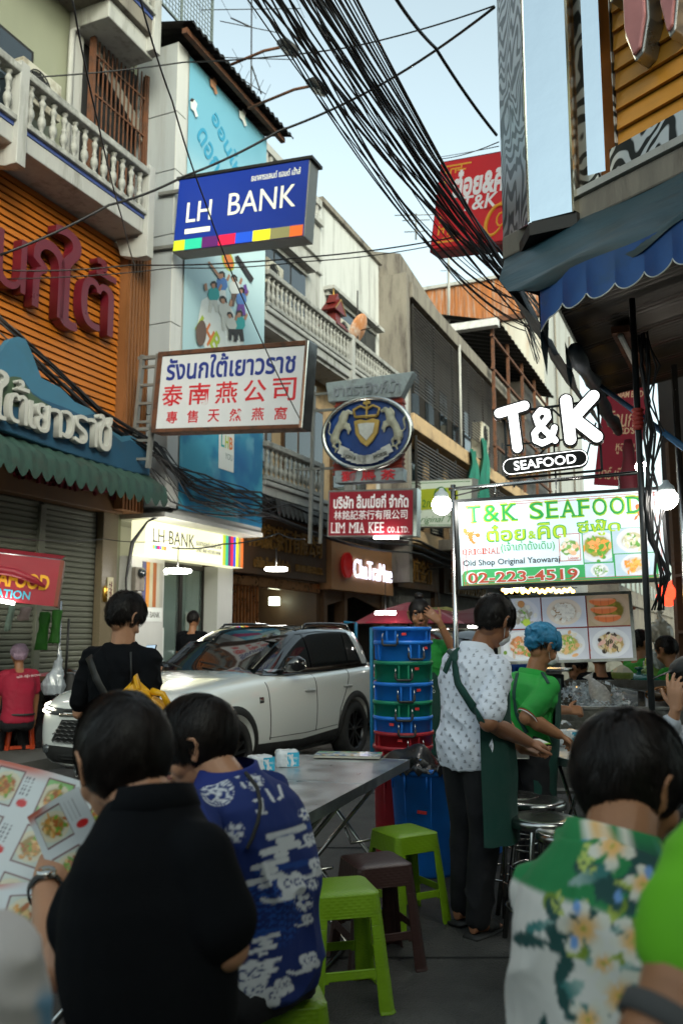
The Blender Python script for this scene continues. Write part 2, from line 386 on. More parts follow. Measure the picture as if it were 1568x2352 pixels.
# orange boarding
y0=-.25
mk('board_backing',MB().box(6,15.4,y0+.03,0,4.2,8.05),mat('backing_black',(.02,.012,.008),.9,var=0),b1)
bo=MB().add([(8,0,0),(8,0,.095),(8,-.028,0),(15.4,0,0),(15.4,0,.095),(15.4,-.028,0)],[(0,2,5,3),(2,1,4,5),(0,1,2),(3,5,4),(0,3,4,1)]); me=None
for k in range(33):
 z=4.35+k*.112
 if me is None: o=mk('board',bo,m_orange,b1,T3(0,y0,z)); me=o.data
 else: mk('board',me,None,b1,T3(0,y0,z))
st=MB()
for k in range(7): st.box(15.42+k*.085,15.42+k*.085+.045,-.47,-.43,3.5,8.0)
st.box(15.4,16.0,-.43,0,3.5,8.0)
mk('corrugated_strip',st,m_brownst,b1)
# red 3-D letters on the boarding
def wletters(parent,s,boxes,n,depth,m,bold=0,name='letter',off=.0):
 """single 3-D letters; boxes in photo pixels (x0,y0,x1,y1) on plane n"""
 for ch,(x0,yt,x1,yb) in zip(s,boxes):
  xm,ym=(x0+x1)/2,(yt+yb)/2
  s0,_=hb(x0,ym,n); s1,_=hb(x1,ym,n); _,zt=hb(xm,yt,n); _,zb=hb(xm,yb,n)
  me=txt(ch,abs(s1-s0),abs(zt-zb),depth,bold=bold)
  mk(name,me,m,parent,T3((s0+s1)/2,n,(zt+zb)/2))
t=thing('wall_lettering','dark red raised Thai letters mounted on the orange boarding','sign',ML)
wletters(t,['น','ก','ใ','ต้'],[(-28,540,42,668),(55,555,130,722),(104,528,166,757),(168,592,248,765)],-.30,.16,m_letred,bold=.0)
# blue mountain sign
mb_=mat('mountain_blue',(.035,.125,.20),.65,var=.15,sc=2,dirt=(.03,.1,.14),dsc=1.5,damt=.3); mb2=mat('mountain_dark_blue',(.012,.06,.115),.65,var=.2,sc=2,dirt=(.02,.05,.08),dsc=1.5,damt=.3); mg_=mat('mountain_green',(.05,.085,.05),.7,var=.2,sc=3)
t=thing('mountain_sign','blue mountain shaped sign with white raised Thai letters above the green eave','sign',ML)
pts=[(-60,835),(0,811),(22,780),(42,773),(59,779),(73,810),(95,868),(139,890),(172,923),(205,938),(227,958),(256,989),(278,1002),(300,1000),(344,1026),(343,1092),(293,1082),(146,1037),(0,985),(-60,965)]
P=[hb(x,y,-.9) for x,y in pts]; mk('backboard',MB().prism(P,-.9,-.8),mb_,t)
low=[(-60,900),(0,878),(30,866),(55,872),(73,900),(95,915),(120,925),(160,940),(190,955),(215,950),(240,985),(262,1000),(280,1015),(300,1010),(342,1040),(342,1090),(293,1080),(146,1035),(0,983),(-60,963)]
P=[hb(x,y,-.91) for x,y in low]; mk('painted_foothills',MB().prism(P,-.91,-.902),mb2,t)
P=[hb(x,y,-.92) for x,y in [(0,875),(30,864),(48,866),(62,888),(75,905),(100,922),(120,935),(100,950),(50,935),(0,930)]]; mk('painted_green_hill',MB().prism(P,-.918,-.912),mg_,t)
wletters(t,['ใ','ต้','เ','ย','า','ว','ร','า','ช'],[(-30,850,6,965),(8,872,54,975),(54,922,72,985),(72,928,103,995),(103,940,131,1003),(131,945,159,1009),(160,954,190,1020),(190,962,212,1026),(214,955,246,1037)],-.93,.1,m_letwhite,bold=.0)
# green corrugated eave
t=thing('corrugated_eave','weathered green corrugated eave under the blue mountain sign','eave',ML)
n=150; vs=[];fs=[]
for i in range(n+1):
 s=9+i*6.6/n; c=.035*math.sin(i*2*PI/5); 
 vs+=[(s,-.75+0*c,4.1+c*.6),(s,-1.18,3.82+c),(s,-1.22,3.60-abs(math.sin(i*PI/5))*.12)]
for i in range(n):
 a=i*3; fs+=[(a,a+3,a+4,a+1),(a+1,a+4,a+5,a+2)]
mk('eave_sheet',MB().add(vs,fs),m_green,t,smooth=True)
mk('eave_beam',MB().box(9,15.6,-.8,-.7,4.0,4.1),m_dark,t)
# fascia with carved letters
m_fas=mat('brown_carved_fascia',(.10,.045,.012),.6,var=.3,sc=3,stretch=(3,3,.5))
mk('fascia',MB().box(6,15.65,-.3,0,3.45,4.35),m_fas,b1,bevel=.01)
t=thing('carved_fascia_letters','dark red carved Chinese characters on the brown fascia above the shutter','sign',ML)
for k,ch in enumerate('泰南燕公司'):
 x=30+k*76; mk('character',txt(ch,.42,.5,.05,bold=.02),m_letred,t,T3(13.35+k*.47,-.30,3.9))
# roller shutter
mk('shutter_recess',MB().box(10,15.3,-.06,-.001,0,3.45),m_dark,b1)
sl_=MB().add([(0,0,0),(0,-.02,.02),(0,-.02,.06),(0,0,.083)]+[(1,0,0),(1,-.02,.02),(1,-.02,.06),(1,0,.083)],[(0,1,5,4),(1,2,6,5),(2,3,7,6),(0,4,7,3),(0,3,2,1),(4,5,6,7)])
for a,b in ((11.4,13.95),(14.05,15.25)):
 me=None
 for k in range(39):
  M=T3(a,-.07,.13+k*.085)@Matrix.Diagonal((b-a,1,1,1))
  if me is None: o=mk('shutter_slat',sl_,m_shut,b1,M); me=o.data
  else: mk('shutter_slat',me,None,b1,M)
mk('shutter_post',MB().box(13.94,14.06,-.14,-.05,.13,3.4),m_shut,b1,bevel=.01)
mk('pillar',MB().box(15.3,15.68,-.2,0,.13,3.45),m_stone,b1,bevel=.01)
t=thing('door_plaque','narrow cream plaque with red characters on the stone pillar','plaque',ML@T3(15.5,-.21,1.98))
mk('plate',MB().box(-.07,.07,-.015,0,0,.42),mat('plaque_cream',(.5,.45,.3),.6,var=.1),t); mk('lettering',txt('吉祥',.08,.3,.004),m_letred,t,T3(0,-.015,.21))
t=thing('brass_doorbell','small brass bell push on the stone pillar left of the plaque','bell',ML@T3(15.38,-.21,2.0)); mk('shade',MB().lathe([(.02,0),(.045,.03),(.045,.22),(.02,.26)],10),mat('brass',(.5,.27,.05),.3,metal=1,var=.1),t)
# ------------------------------------------------ building 2: bank with the tall billboard
b2=thing('bank_building','narrow grey clad bank building with corrugated roof and full height billboard','building',ML)
mk('wall',MB().box(16,19.35,0,8,3.4,12.6),m_cladw,b2)
mk('wall',MB().box(16,19.35,.5,8,0,3.4),m_cladw,b2)
for z0,z1 in ((3.6,5.2),(5.205,6.8),(6.805,8.4),(8.405,9.6),(9.605,10.7),(10.705,12.05)):
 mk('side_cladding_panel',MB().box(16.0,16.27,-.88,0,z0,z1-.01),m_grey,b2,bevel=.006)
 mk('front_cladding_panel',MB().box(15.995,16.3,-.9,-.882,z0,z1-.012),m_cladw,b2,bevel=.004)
mk('billboard_frame',MB().box(16.28,19.36,-.87,-.01,3.5,12.05),m_cladw,b2,bevel=.01)
mk('soffit',MB().box(15.98,19.37,-.9,.5,3.42,3.5),m_cladw,b2)
# corrugated roof
vs=[];fs=[];n=90
for i in range(n+1):
 s=15.75+i*3.95/n; c=.03*math.sin(i*2*PI/4.5); vs+=[(s,-1.35,12.15+c),(s,.9,12.75+c),(s,-1.35,12.10+c)]
for i in range(n): a=i*3; fs+=[(a,a+3,a+4,a+1),(a+2,a,a+3,a+5)]
mk('roof',MB().add(vs,fs),m_dark,b2,smooth=True)
mk('roof_beam',MB().box(15.8,19.6,-1.2,-1.1,12.0,12.1),m_rust,b2)
# lattice fence on the roof
lf=thing('roof_lattice_fence','teal grey lattice fence above the corrugated bank roof','fence',ML)
fr=MB()
for z in (12.8,14.1): fr.box(15.5,17.6,-.6,-.56,z,z+.04)
for s in (15.5,16.5,17.56): fr.box(s,s+.04,-.6,-.56,12.5,14.14)
mk('frame',fr,mat('fence_grey',(.12,.15,.15),.6),lf)
lb_=MB()
for k in range(21): lb_.box(15.52+k*.1,15.532+k*.1,-.585,-.575,12.8,14.1)
for k in range(13): lb_.box(15.5,17.6,-.589,-.579,12.85+k*.1,12.862+k*.1)
mk('lattice',lb_,mat('fence_grey',(.1,.1,.1)),lf,kind='stuff')
# the billboard print (sky blue, three zones)
def bb(U,W,X,Z):
 c=np.zeros((len(U),3)); z=3.55+W*8.5
 sky_=np.array([.34,.50,.54]); top=np.array([.14,.36,.48])
 c[:]=sky_; c=mixc(c,sst(9.5,12,z+(1-U)*1.2),top); c=mixc(c,sst(7.2,9,z)*(1-sst(9.,10.5,z))*.5,(.62,.78,.8))
 cl=fbm(U*3,W*8,1,2.2); lowm=1-sst(5.9,6.3,z)
 deep=np.array([.012,.15,.30])*np.ones((len(U),3)); deep=mixc(deep,sst(.42,.62,cl)*.75,(.06,.34,.46)); deep=mixc(deep,sst(.55,.75,fbm(U*4,W*9,5,3))*sst(3.4,6,z)*.6,(.25,.52,.6))
 deep=mixc(deep,np.exp(-((U-.72)**2/.03+(z-4.75)**2/.25))*.9,(.01,.10,.27))
 c=c*(1-lowm[:,None])+deep*lowm[:,None]
 # magenta ribbon
 rb=(np.abs((U*3)-(z-5.1)*1.0-.05)<.28)&(z<6.4)&(z>5.0)&(U<.35); c[rb]=(.30,.015,.10)
 return c
vp=vmat('billboard_print',.5,wr=0,bump=0)
bbo=thing('billboard','tall pale blue bank billboard with a group of people printed on it','billboard',ML)
panel('print_sheet',2.96,8.4,70,bb,vp,bbo,T3(17.84,-.9,7.8))
# print figures on the board (flat)
def disc(mb,x,z,rx,rz=None,rot=0,y=0,n=16):
 rz=rz or rx; mb.add([(x+rx*math.cos(2*PI*k/n)*math.cos(rot)-rz*math.sin(2*PI*k/n)*math.sin(rot),y,z+rx*math.cos(2*PI*k/n)*math.sin(rot)+rz*math.sin(2*PI*k/n)*math.cos(rot)) for k in range(n)],[tuple(range(n))])
def flatmat(n,c,**k): return mat('print_'+n,c,k.pop('rough',.6),var=0,**k)
FP={'skin':(.38,.19,.11),'hair':(.02,.014,.012),'cloth1':(.07,.17,.42),'cloth2':(.5,.5,.46),'cloth3':(.12,.07,.05),'purple':(.12,.04,.25),'lime':(.35,.45,.03),'orange':(.6,.16,.03),'white':(.62,.64,.62),'tealp':(.02,.3,.3),'black':(.015,.015,.015)}
yy=-.905; lay=[0]
def fl(name,poly,col):
 lay[0]+=1; y=yy-.0006*lay[0]
 mk(name,MB().add([(hb(px,py,-.9)[0],y,hb(px,py,-.9)[1]) for px,py in poly],[tuple(range(len(poly)))]),flatmat(col,FP[col]),bbo)
def fld(name,px,py,rx,rz,col,rot=0):
 lay[0]+=1; s,z=hb(px,py,-.9); b=MB(); disc(b,s,z,rx,rz,rot,yy-.0006*lay[0]); mk(name,b,flatmat(col,FP[col]),bbo)
# swing seat, group of people in blue, white and brown
fld('ring_print',523,598,.24,.2,'lime'); fld('ring_inner_print',524,600,.19,.15,'orange',.1)
fl('white_swoosh_print',[(462,690),(490,672),(520,690),(545,735),(560,790),(520,800),(470,798),(450,760)],'white')
def person_print(x,y,top,legs,sc=1.0,lean=0):
 q=lambda dx,dy:(x+dx*sc+lean*dy,y+dy*sc)
 fl('figure_leg_print',[q(-8,30),q(8,30),q(12,62),q(4,62),q(0,42),q(-6,64),q(-13,62)],legs)
 fl('figure_body_print',[q(-4,5),q(4,5),q(12,10),q(14,26),q(9,34),q(-9,34),q(-13,24),q(-11,10)],top)
 fl('figure_arm_print',[q(10,10),q(15,14),q(20,2),q(17,-4),q(13,4)],'skin'); fl('figure_hair_print',[q(-7,-3),q(-4,-9),q(3,-10),q(8,-4),q(8,7),q(3,3),q(-5,1)],'hair'); fl('figure_face_print',[q(-5,-3),q(3,-4),q(4,3),q(0,8),q(-4,5)],'skin')
person_print(508,632,'cloth1','white'); person_print(536,640,'white','cloth3',1,.1); person_print(489,655,'tealp','cloth2'); person_print(552,668,'cloth1','purple',.9); person_print(510,690,'cloth2','cloth2',1.1,.2); person_print(547,722,'tealp','hair',1.0); person_print(525,725,'cloth2','hair',.9,.15)
fl('figure_arm_print',[(474,602),(478,600),(506,636),(502,642)],'skin'); fl('figure_arm_print',[(466,652),(472,650),(474,668),(468,668)],'skin'); fl('figure_arm_print',[(556,655),(562,652),(567,672),(560,676)],'purple')
fl('board_edge_print',[(536,590),(544,586),(580,640),(574,650)],'hair')
for ch,c,px,py in (('L','lime',462,751),('H','orange',478,768),('B','lime',494,786)):
 s,z=hb(px,py,-.9); mk('lettering',txt(ch,.24,.4,.004,bold=.02),flatmat(c,FP[c]),bbo,T3(s,-.91,z)@RY(.6))
fld('deer_print',459,765,.16,.26,'cloth3',-.3); fld('deer_print',452,752,.05,.12,'cloth3',-.6)
# app icon
s,z=hb(519,1030,-.9); mk('app_icon_print',MB().box(s-.27,s+.27,-.915,-.905,z-.42,z+.42),flatmat('white',FP['white']),bbo,bevel=.004)
for ch,c,dx in (('L','tealp',-.15),('H','lime',0),('B','orange',.15)): mk('lettering',txt(ch,.12,.24,.003,bold=.02),flatmat(c,FP[c]),bbo,T3(s+dx,-.917,z+.12))
mk('lettering',txt('YOU',.26,.12,.003),flatmat('grey',(.2,.25,.25)),bbo,T3(s+.08,-.917,z-.15))
# Thai display lettering high on the board, tilted
for tx,px,py,w_,h_,tl in (('ออนไหม',528,345,1.5,.42,.62),('ดอกเบี้ย',500,380,1.5,.6,.62)):
 s,z=hb(px,py,-.9); write(bbo,tx,flatmat('display_blue',(.03,.26,.42)),s,z,w=w_,h=h_,y=-.908,depth=.004,tilt=-tl,bold=.02)
for px,py,c in ((444,247,'white'),(556,268,'white'),(489,195,'skin')): fl('flying_figure_print',[(px-10,py-14),(px-2,py-20),(px+6,py-8),(px+3,py+4),(px+8,py+20),(px+2,py+22),(px-2,py+8),(px-9,py+2)],c); fl('flying_figure_print',[(px-12,py-16),(px-7,py-22),(px-1,py-19),(px-5,py-12)],'hair')
# bank lightbox
def sgn(L,Rr,YL,YR): return sframe(L,Rr,YL,YR)
lm=mat('lightbox_cream',(.75,.74,.5),.5,var=0,emis=.55,ecol=(.80,.78,.50))
s0,z0=hb(243,1255,-.45); s1,z1=hb(480,1295,-.45); zt=hb(245,1170,-.45)[1]
lt=thing('shop_lightbox','glowing cream LH BANK fascia lightbox with a rainbow striped right end above the bank door'.replace('LH BANK ',''),'sign',ML)
zt=3.40; z0=2.80; s0=16.02; s1=19.28
mk('box',MB().box(s0,s1,-.5,-.2,z0,zt),lm,lt,bevel=.01); wd=s1-s0
write(lt,'LH BANK',flatmat('ink',(.05,.05,.04)),s0+.84,z0+.36,w=1.28,h=.24,y=-.503,depth=.003)
write(lt,'ธนาคารแลนด์ แอนด์ เฮ้าส์',flatmat('ink',(.05,.05,.04)),s0+1.98,z0+.36,w=.88,h=.12,y=-.503,depth=.003)
write(lt,'LAND AND HOUSES BANK',flatmat('ink',(.05,.05,.04)),s0+1.98,z0+.22,w=.86,h=.07,y=-.503,depth=.003)
RB=[(.45,.55,.02),(.02,.42,.25),(.08,.01,.10),(.6,.01,.05),(.01,.07,.5),(.75,.68,.02),(.2,.19,.08),(.6,.12,.02)]
RBM=[mat('rainbow_%s'%n,c,.5,var=0,emis=.3) for n,c in zip(('lime','mint','plum','red','blue','yellow','olive','orange'),RB)]
a=s0+2.48; dw=(s1-a)/8
for k in range(8): mk('stripe',MB().box(a+k*dw,a+(k+1)*dw-.002,-.506,-.5,z0+.005,zt-.005),RBM[k],lt)
for k in range(8): mk('small_stripe',MB().box(s0+.2+k*.05,s0+.25+k*.05,-.506,-.5,z0+.12,z0+.19),RBM[k],lt)
# bank shopfront
m_int=mat('warm_interior_wall',(.25,.2,.12),.8,var=.1,sc=2)
mk('interior_back',MB().box(16.1,19.3,2.9,3.0,.13,2.8),m_int,b2)
mk('shopfront_pillar',MB().box(16.0,16.95,-.25,.5,.13,2.8),m_cladw,b2,bevel=.01)
mk('shopfront_pillar',MB().box(18.75,19.33,-.25,.5,.13,2.8),m_cladw,b2,bevel=.01)
m_sg=mat('shop_glass',(.6,.75,.72),.03,var=0,spec=.6,trans=.9)
for a,b in ((16.95,17.95),(17.96,18.75)): 
 f=mk('glass_door',MB().box(a,b,.1,.12,.2,2.75),m_sg,b2); fr=MB(); fr.box(a,a+.04,.06,.16,.13,2.8); fr.box(b-.04,b,.06,.16,.13,2.8); fr.box(a,b,.06,.16,2.72,2.8); mk('door_frame',fr,m_dark,f)
mk('poster_print',MB().box(17.0,17.4,.04,.05,.9,1.6),flatmat('white',FP['white']),b2); mk('hours_notice',MB().box(18.1,18.5,.04,.05,.7,1.9),mat('frosted_notice',(.2,.23,.2),.6,var=.1),b2)
for k,z in enumerate((1.75,1.6,1.45,1.3,1.15)): mk('notice_line',MB().box(18.16,18.44-.05*(k%2),.034,.04,z,z+.025),flatmat('grey',(.2,.25,.25)),b2)
# rainbow pillar poster
pp=thing('pillar_poster','white and orange striped bank poster on the pillar behind the standing man','poster',ML)
for k,c in enumerate(((.07,.07,.16),(.5,.2,.03),(.4,.36,.25),(.3,.09,.02),(.42,.4,.33),(.35,.34,.3))): mk('stripe',MB().box(16.3+k*.1,16.395+k*.1,-.262,-.25,1.95,2.72),mat('poster_%d'%k,c,.5,var=.05),pp)
mk('caption',MB().box(16.3,16.9,-.26,-.25,1.7,1.94),flatmat('white',FP['white']),pp); write(pp,'LH BANK',flatmat('ink',(.05,.05,.04)),16.6,1.82,w=.45,h=.1,y=-.261,depth=.003)
def pendant(M,label,w_=.35,group='round pendant lamps over the pavement'):
 t=thing('pendant_lamp',label,'lamp',M,group); mk('lit_disc',MB().lathe([(.001,0),(w_*.5,0),(w_*.55,.03),(w_*.5,.06),(.05,.075)],18),m_lamp,t); mk('cord',MB().tube([(0,0,.07),(0,0,.45)],.01,6),m_wire,t); return t
pendant(ML@T3(16.25,-1.0,2.50),'round white lit lamp hanging under the left end of the cream lightbox',.42)
pendant(ML@T3(19.2,-1.3,2.72),'round white lit lamp hanging right of the rainbow stripes',.42)
# interior fixtures seen through glass
for (s,y,z,wd_) in ((16.9,1.8,2.45,1.3),(18.3,2.2,2.1,.5)):
 t=thing('ceiling_tube','thin warm ceiling tube inside the bank %s'%('near the door' if s<17 else 'at the back'),'lamp',ML@T3(s,y,z)); mk('tube',MB().box(0,wd_,-.02,.02,0,.03),mat('warm_tube',(1,.7,.4),.5,var=0,emis=7,ecol=(1,.62,.3)),t)
# electric meter with cables
t=thing('electric_meter','grey electric meter box with thick looping cables on the bank pillar','meter',ML@T3(16.05,-.28,2.1))
mk('box',MB().box(-.1,.16,-.1,0,.1,.5),m_conc,t,bevel=.02); mk('dial',MB().lathe([(.001,0),(.08,0),(.08,.05),(.05,.08),(.001,.08)],14,T3(.03,-.1,.4)@RX(PI/2)),m_glass,t); mk('lower_box',MB().box(-.06,.12,-.08,0,-.15,.08),m_conc,t,bevel=.01)
for k in range(4): mk('cable',MB().tube([(-.02+k*.03,-.05,-.15),(-.05+k*.03,-.07,-.4),(-.15,-.08,-.55),(-.3,-.08,-.3),(-.32,-.07,.3),(-.25+.02*k,-.1,.9),(-.1,-.3,1.25),(.3,-.62,1.5+.02*k)],.018,6),m_wire,t)
# ------------------------------------------------ building 3: white shophouse with two balustraded balconies
b3=thing('shophouse','white shophouse with stained upper wall and two balustraded balconies','building',ML)
mk('wall',MB().box(19.38,24.0,0,9,3,12.4),m_white,b3); mk('wall',MB().box(24.0,28.4,0.02,9,3,13.1),m_whites,b3)
mk('cornice',MB().box(19.38,24.0,-.12,0,12.25,12.4),m_white,b3,bevel=.01); mk('cornice',MB().box(19.38,24,-.08,0,11.3,11.38),m_white,b3); mk('cornice',MB().box(19.38,24,-.08,0,10.9,10.96),m_white,b3)
for k in range(19): mk('parapet_block',MB().box(19.5+k*.236,19.6+k*.236,-.02,.12,12.4,12.8),m_white,b3)
mk('parapet_cap',MB().box(19.38,24,-.06,.16,12.8,13.0),m_white,b3,bevel=.01); mk('parapet_cap',MB().box(24,28.5,-.08,.2,13.0,13.15),m_conc,b3)
pbk=MB().box(28.4,28.7,-.9,9,3,12.6); mk('party_wall',pbk,m_conc,b3)
for a,b in ((19.5,19.9),(20.4,23.0),(24.4,27.9)):
 w_=mk('window',MB().box(a,b,-.06,-.01,9.3,10.5),m_dark,b3); mk('window_frame',MB().box(a-.05,b+.05,-.1,0,10.5,10.6),m_white,w_)
 n=max(1,int((b-a)/.85)); dw=(b-a)/n
 for k in range(n): mk('pane',MB().box(a+k*dw+.04,a+(k+1)*dw-.04,-.075,-.062,9.35,10.45),m_glass,w_)
 mk('hood',MB().box(a-.15,b+.15,-.3,0,10.62,10.72),m_white,w_)
for z,nm in ((8.0,0),(4.3,1)):
 mk('balcony_slab',MB().box(19.4,28.3,-.88,0,z,z+.2),m_white,b3,bevel=.02); mk('slab_moulding',MB().box(19.4,28.32,-.94,-.8,z+.2,z+.3),m_white,b3,bevel=.02)
 mk('slab_moulding',MB().box(19.4,28.3,-.8,-.1,z-.08,z),m_white,b3)
 segs=((19.45,23.9),(24.15,28.2)) if nm==0 else ((19.45,22.2),)
 for a,b in segs: balustrade(b3,a,b,z+.4,-.92,mats=(m_bal,m_bal),step=.2,hgt=.6)
 for s in (23.95,28.15): mk('balcony_post',MB().box(s,s+.2,-.95,-.72,z-.1,z+1.15),m_white,b3,bevel=.01)
mk('beige_wall',MB().box(19.4,28,-.02,-.001,4.6,8),m_peach,b3)
for a,b in ((20.3,21.2),(21.8,24),(24.6,27)):
 w_=mk('window',MB().box(a,b,-.1,-.02,5.2,7.2),m_wood,b3)
 for k in range(3): mk('pane',MB().box(a+.05+k*(b-a)/3,a+(k+1)*(b-a)/3-.05,-.115,-.1,5.3,7.1),m_glass,w_)
for s,z,l in ((20.6,9.2,'wall air conditioner by the dark window of the upper balcony'),(24.6,9.2,'wall air conditioner beside the satellite dish on the upper balcony')): ac_unit(ML@T3(s,-.32,z),l,'wall air conditioners')
# spirit house + dish
sp=ML@T3(23.2,-.75,9.2); t=thing('spirit_house','small dark red spirit house with a gold roof standing on the balcony rail','spirit house',sp)
mr=mat('lacquer_red',(.13,.012,.01),.4,var=.2); mgd=mat('gilding',(.35,.2,.04),.4,metal=.6,var=.2)
b=MB().box(-.28,.28,-.2,.2,-.1,.0); b.box(-.36,.36,-.26,.26,-.14,-.1); b.box(-.16,.16,-.12,.12,0,.3); mk('shrine_body',b,mr,t)
b=MB().prism([(-.34,.28),(0,.62),(.34,.28),(.3,.26),(-.3,.26)],-.2,.2); b.prism([(-.2,.5),(0,.78),(.2,.5)],-.12,.12); mk('roof',b,mr,t); mk('finial',MB().lathe([(.03,.7),(.02,.8),(.001,.95)],8),mgd,t)
mk('roof_trim',MB().prism([(-.36,.27),(0,.63),(.36,.27),(.33,.27),(0,.58),(-.33,.27)],-.21,-.2),mgd,t)
t=thing('satellite_dish','round orange and white satellite dish on the balcony rail right of the spirit house','satellite dish',ML@T3(24.3,-1.05,9.35))
mk('reflector',MB().lathe([(.001,0),(.2,.02),(.36,.07),(.42,.1),(.42,.11),(.36,.08),(.2,.03),(.001,.012)],22,RX(R(-62))@RZ(0)),mat('dish_orange',(.5,.2,.07),.6,var=.2,sc=3,dirt=(.55,.5,.45),dsc=3,damt=.5),t)
mk('mast',MB().tube([(0,.1,-.5),(0,.1,.5),(0,.1,1.1)],.02,6),m_dark,t); mk('feed_arm',MB().tube([(0,.02,0),(0,-.5,.05)],.015,6),m_dark,t)
# ------------------------------------------------ building 4: brown louvred block
b4=thing('louvred_building','dark building with brown horizontal louvres over stained concrete bands','building',ML)
mk('wall',MB().box(28.7,46,0,9,0,12),m_louv,b4)
mk('band',MB().box(28.72,46,-1.0,0,11.9,12.4),m_conc,b4,bevel=.02); mk('band',MB().box(28.72,46,-1.0,0,7.7,8.2),m_peach,b4,bevel=.02); mk('band',MB().box(28.72,46,-1.0,0,4.2,4.6),m_peach,b4)
for a,b,z0,z1 in ((29.0,40,8.9,11.8),(29.2,44,5.2,7.6)):
 fr=MB()
 for s in np.arange(a,b+.1,2.2): fr.box(s,s+.06,-.9,-.84,z0,z1)
 mk('louvre_frame',fr,m_dark,b4)
 lv=MB().box(a,b,-.03,.0,0,.055,RX(R(0))); me=None
 for k in range(int((z1-z0)/.11)):
  M=T3(0,-.92,z0+k*.11)@RX(R(-25))
  if me is None: o=mk('louvre',lv,m_louv,b4,M); me=o.data
  else: mk('louvre',me,None,b4,M)
for s in np.arange(29.5,45,1.7): mk('window',MB().box(s,s+.9,-.05,-.001,8.4,10.6),m_glass,b4)
mk('window_wall',MB().box(29,45,-.06,-.002,5,7.6),m_glass,b4)
for k in range(6): mk('mullion',MB().box(30+k*2.4,30.6+k*2.4,-.1,-.06,4.8,7.7),m_peach,b4)
mk('pipe',MB().tube([(34,-1.0,12),(34,-1.0,8.2)],.05,6),m_white,b4)
for s,z,l in ((37.5,8.3,'old outdoor air conditioner on the concrete ledge of the louvred block'),(37.7,9.0,'upper air conditioner stacked above the one on the louvred block ledge')): ac_unit(ML@T3(s,-.8,z)@Matrix.Scale(1.4,4),l,'wall air conditioners')
for k,(px,py,h_) in enumerate(((1085,1035,150),(1110,1010,190))):
 s,zt=hb(px,py,-1.1); _,zb=hb(px,py+h_,-1.1); t=thing('hanging_net','green cloth net hanging from the louvred block, %s'%('nearer and lower one' if k==0 else 'farther and longer one'),'net',ML)
 vs=[];fs=[]
 for i in range(13):
  for j in range(7): vs.append((s+(j-3)*.22*(1-.4*abs(i-6)/6)+.12*math.sin(i*.8),-1.1-.1*math.sin(j*2+i*.5),zt+(zb-zt)*i/12))
 for i in range(12):
  for j in range(6): a=i*7+j; fs.append((a,a+1,a+8,a+7))
 mk('cloth',MB().add(vs,fs),m_teal,t,smooth=True)
# metal shed on top, tall stained end building, water tank
t=thing('rooftop_shed','dark metal framed rooftop shed with a sloping corrugated roof','shed',ML)
vs=[];fs=[];n=60
for i in range(n+1): s=38+i*13/n; c=.05*math.sin(i*2.1); vs+=[(s,-1.6,14.2+c),(s,3,15.4+c)]
for i in range(n): a=i*2; fs.append((a,a+2,a+3,a+1))
mk('roof',MB().add(vs,fs),m_dark,t); fr=MB()
for s in (38.2,41,44,47,50.6): fr.box(s,s+.12,-1.3,-1.18,8,14.2)
for z in (9,10.5,12.2,13.6): fr.box(38,51,-1.3,-1.2,z,z+.1)
mk('frame',fr,m_rust,t); mk('back_wall',MB().box(46,52,-.9,6,0,13.9),m_louv,t); mk('front_gutter',MB().box(37.6,38,-1.6,2,13.9,14.2),mat('gutter_white',(.5,.5,.5)),t)
b5=thing('end_building','tall pale stained building with a rusty corrugated band at its top','building',ML)
mk('wall',MB().box(52,66,-.95,8,0,21.5),m_farw,b5); 
sh=MB()
for k in range(32): sh.box(51.93-.05*(k%2),51.97,-.9+k*.28,-.9+(k+1)*.28,19.6,21.9)
mk('rusty_band',sh,m_rustwall,b5); mk('stained_face',MB().box(51.95,51.99,-.9,8,12,19.6),m_stain,b5); mk('coping',MB().box(51.7,66.2,-1.2,8.2,21.9,22.1),m_white,b5)
mk('band_girder',MB().box(51.7,51.94,-.9,8,19.3,19.6),m_rust,b5)
for s in (55.3,61): mk('pipe',MB().tube([(s,-1.05,21),(s,-1.05,6)],.06,6),m_conc,b5)
for y,z in ((2.0,15.6),(4.5,16.5),(1.0,17.2)): mk('vent_hole',MB().box(51.9,51.955,y,y+.45,z,z+.5),m_black,b5)
t=thing('penthouse','weathered concrete rooftop penthouse with dark openings under the water tank','rooftop structure',ML)
mk('wall',MB().box(36,39,3.0,7,12,16.6),m_conc,t); mk('slab',MB().box(35.8,39.2,2.8,7.2,16.6,16.85),m_conc,t); mk('lower_ledge',MB().box(35.6,39.4,2.2,7.2,15.0,15.25),m_conc,t)
for k in range(3): mk('opening',MB().box(35.97,35.995,3.3+k*1.2,4.1+k*1.2,15.4,16.1),m_black,t)
t=thing('water_tank','round cream water tank on top of the concrete penthouse','water tank',ML@T3(37.4,4.8,16.86))
mk('tank',MB().lathe([(.001,1.55),(.5,1.5),(1.0,1.25),(1.12,1.1),(1.12,.75),(1.2,.7),(1.2,.05),(1.12,0)],26),mat('tank_cream',(.5,.48,.38),.6,var=.15),t)
mk('collar',MB().lathe([(1.0,0),(1.3,0),(1.3,.12),(1.0,.12)],26),m_conc,t); mk('pipe',MB().tube([(-1.3,0,0),(-1.3,0,1.1),(-.9,0,1.35)],.05,6),m_chrome,t)
t=thing('blue_rooftop_umbrella','small teal blue parasol on the rooftop right of the water tank','umbrella',ML@T3(41,3.6,15.2)); mk('canopy',MB().lathe([(1.5,1.3),(.8,1.7),(.02,2.0)],8),mat('parasol_teal',(.02,.17,.25)),t); mk('pole',MB().tube([(0,0,-1),(0,0,2)],.04,6),m_dark,t)
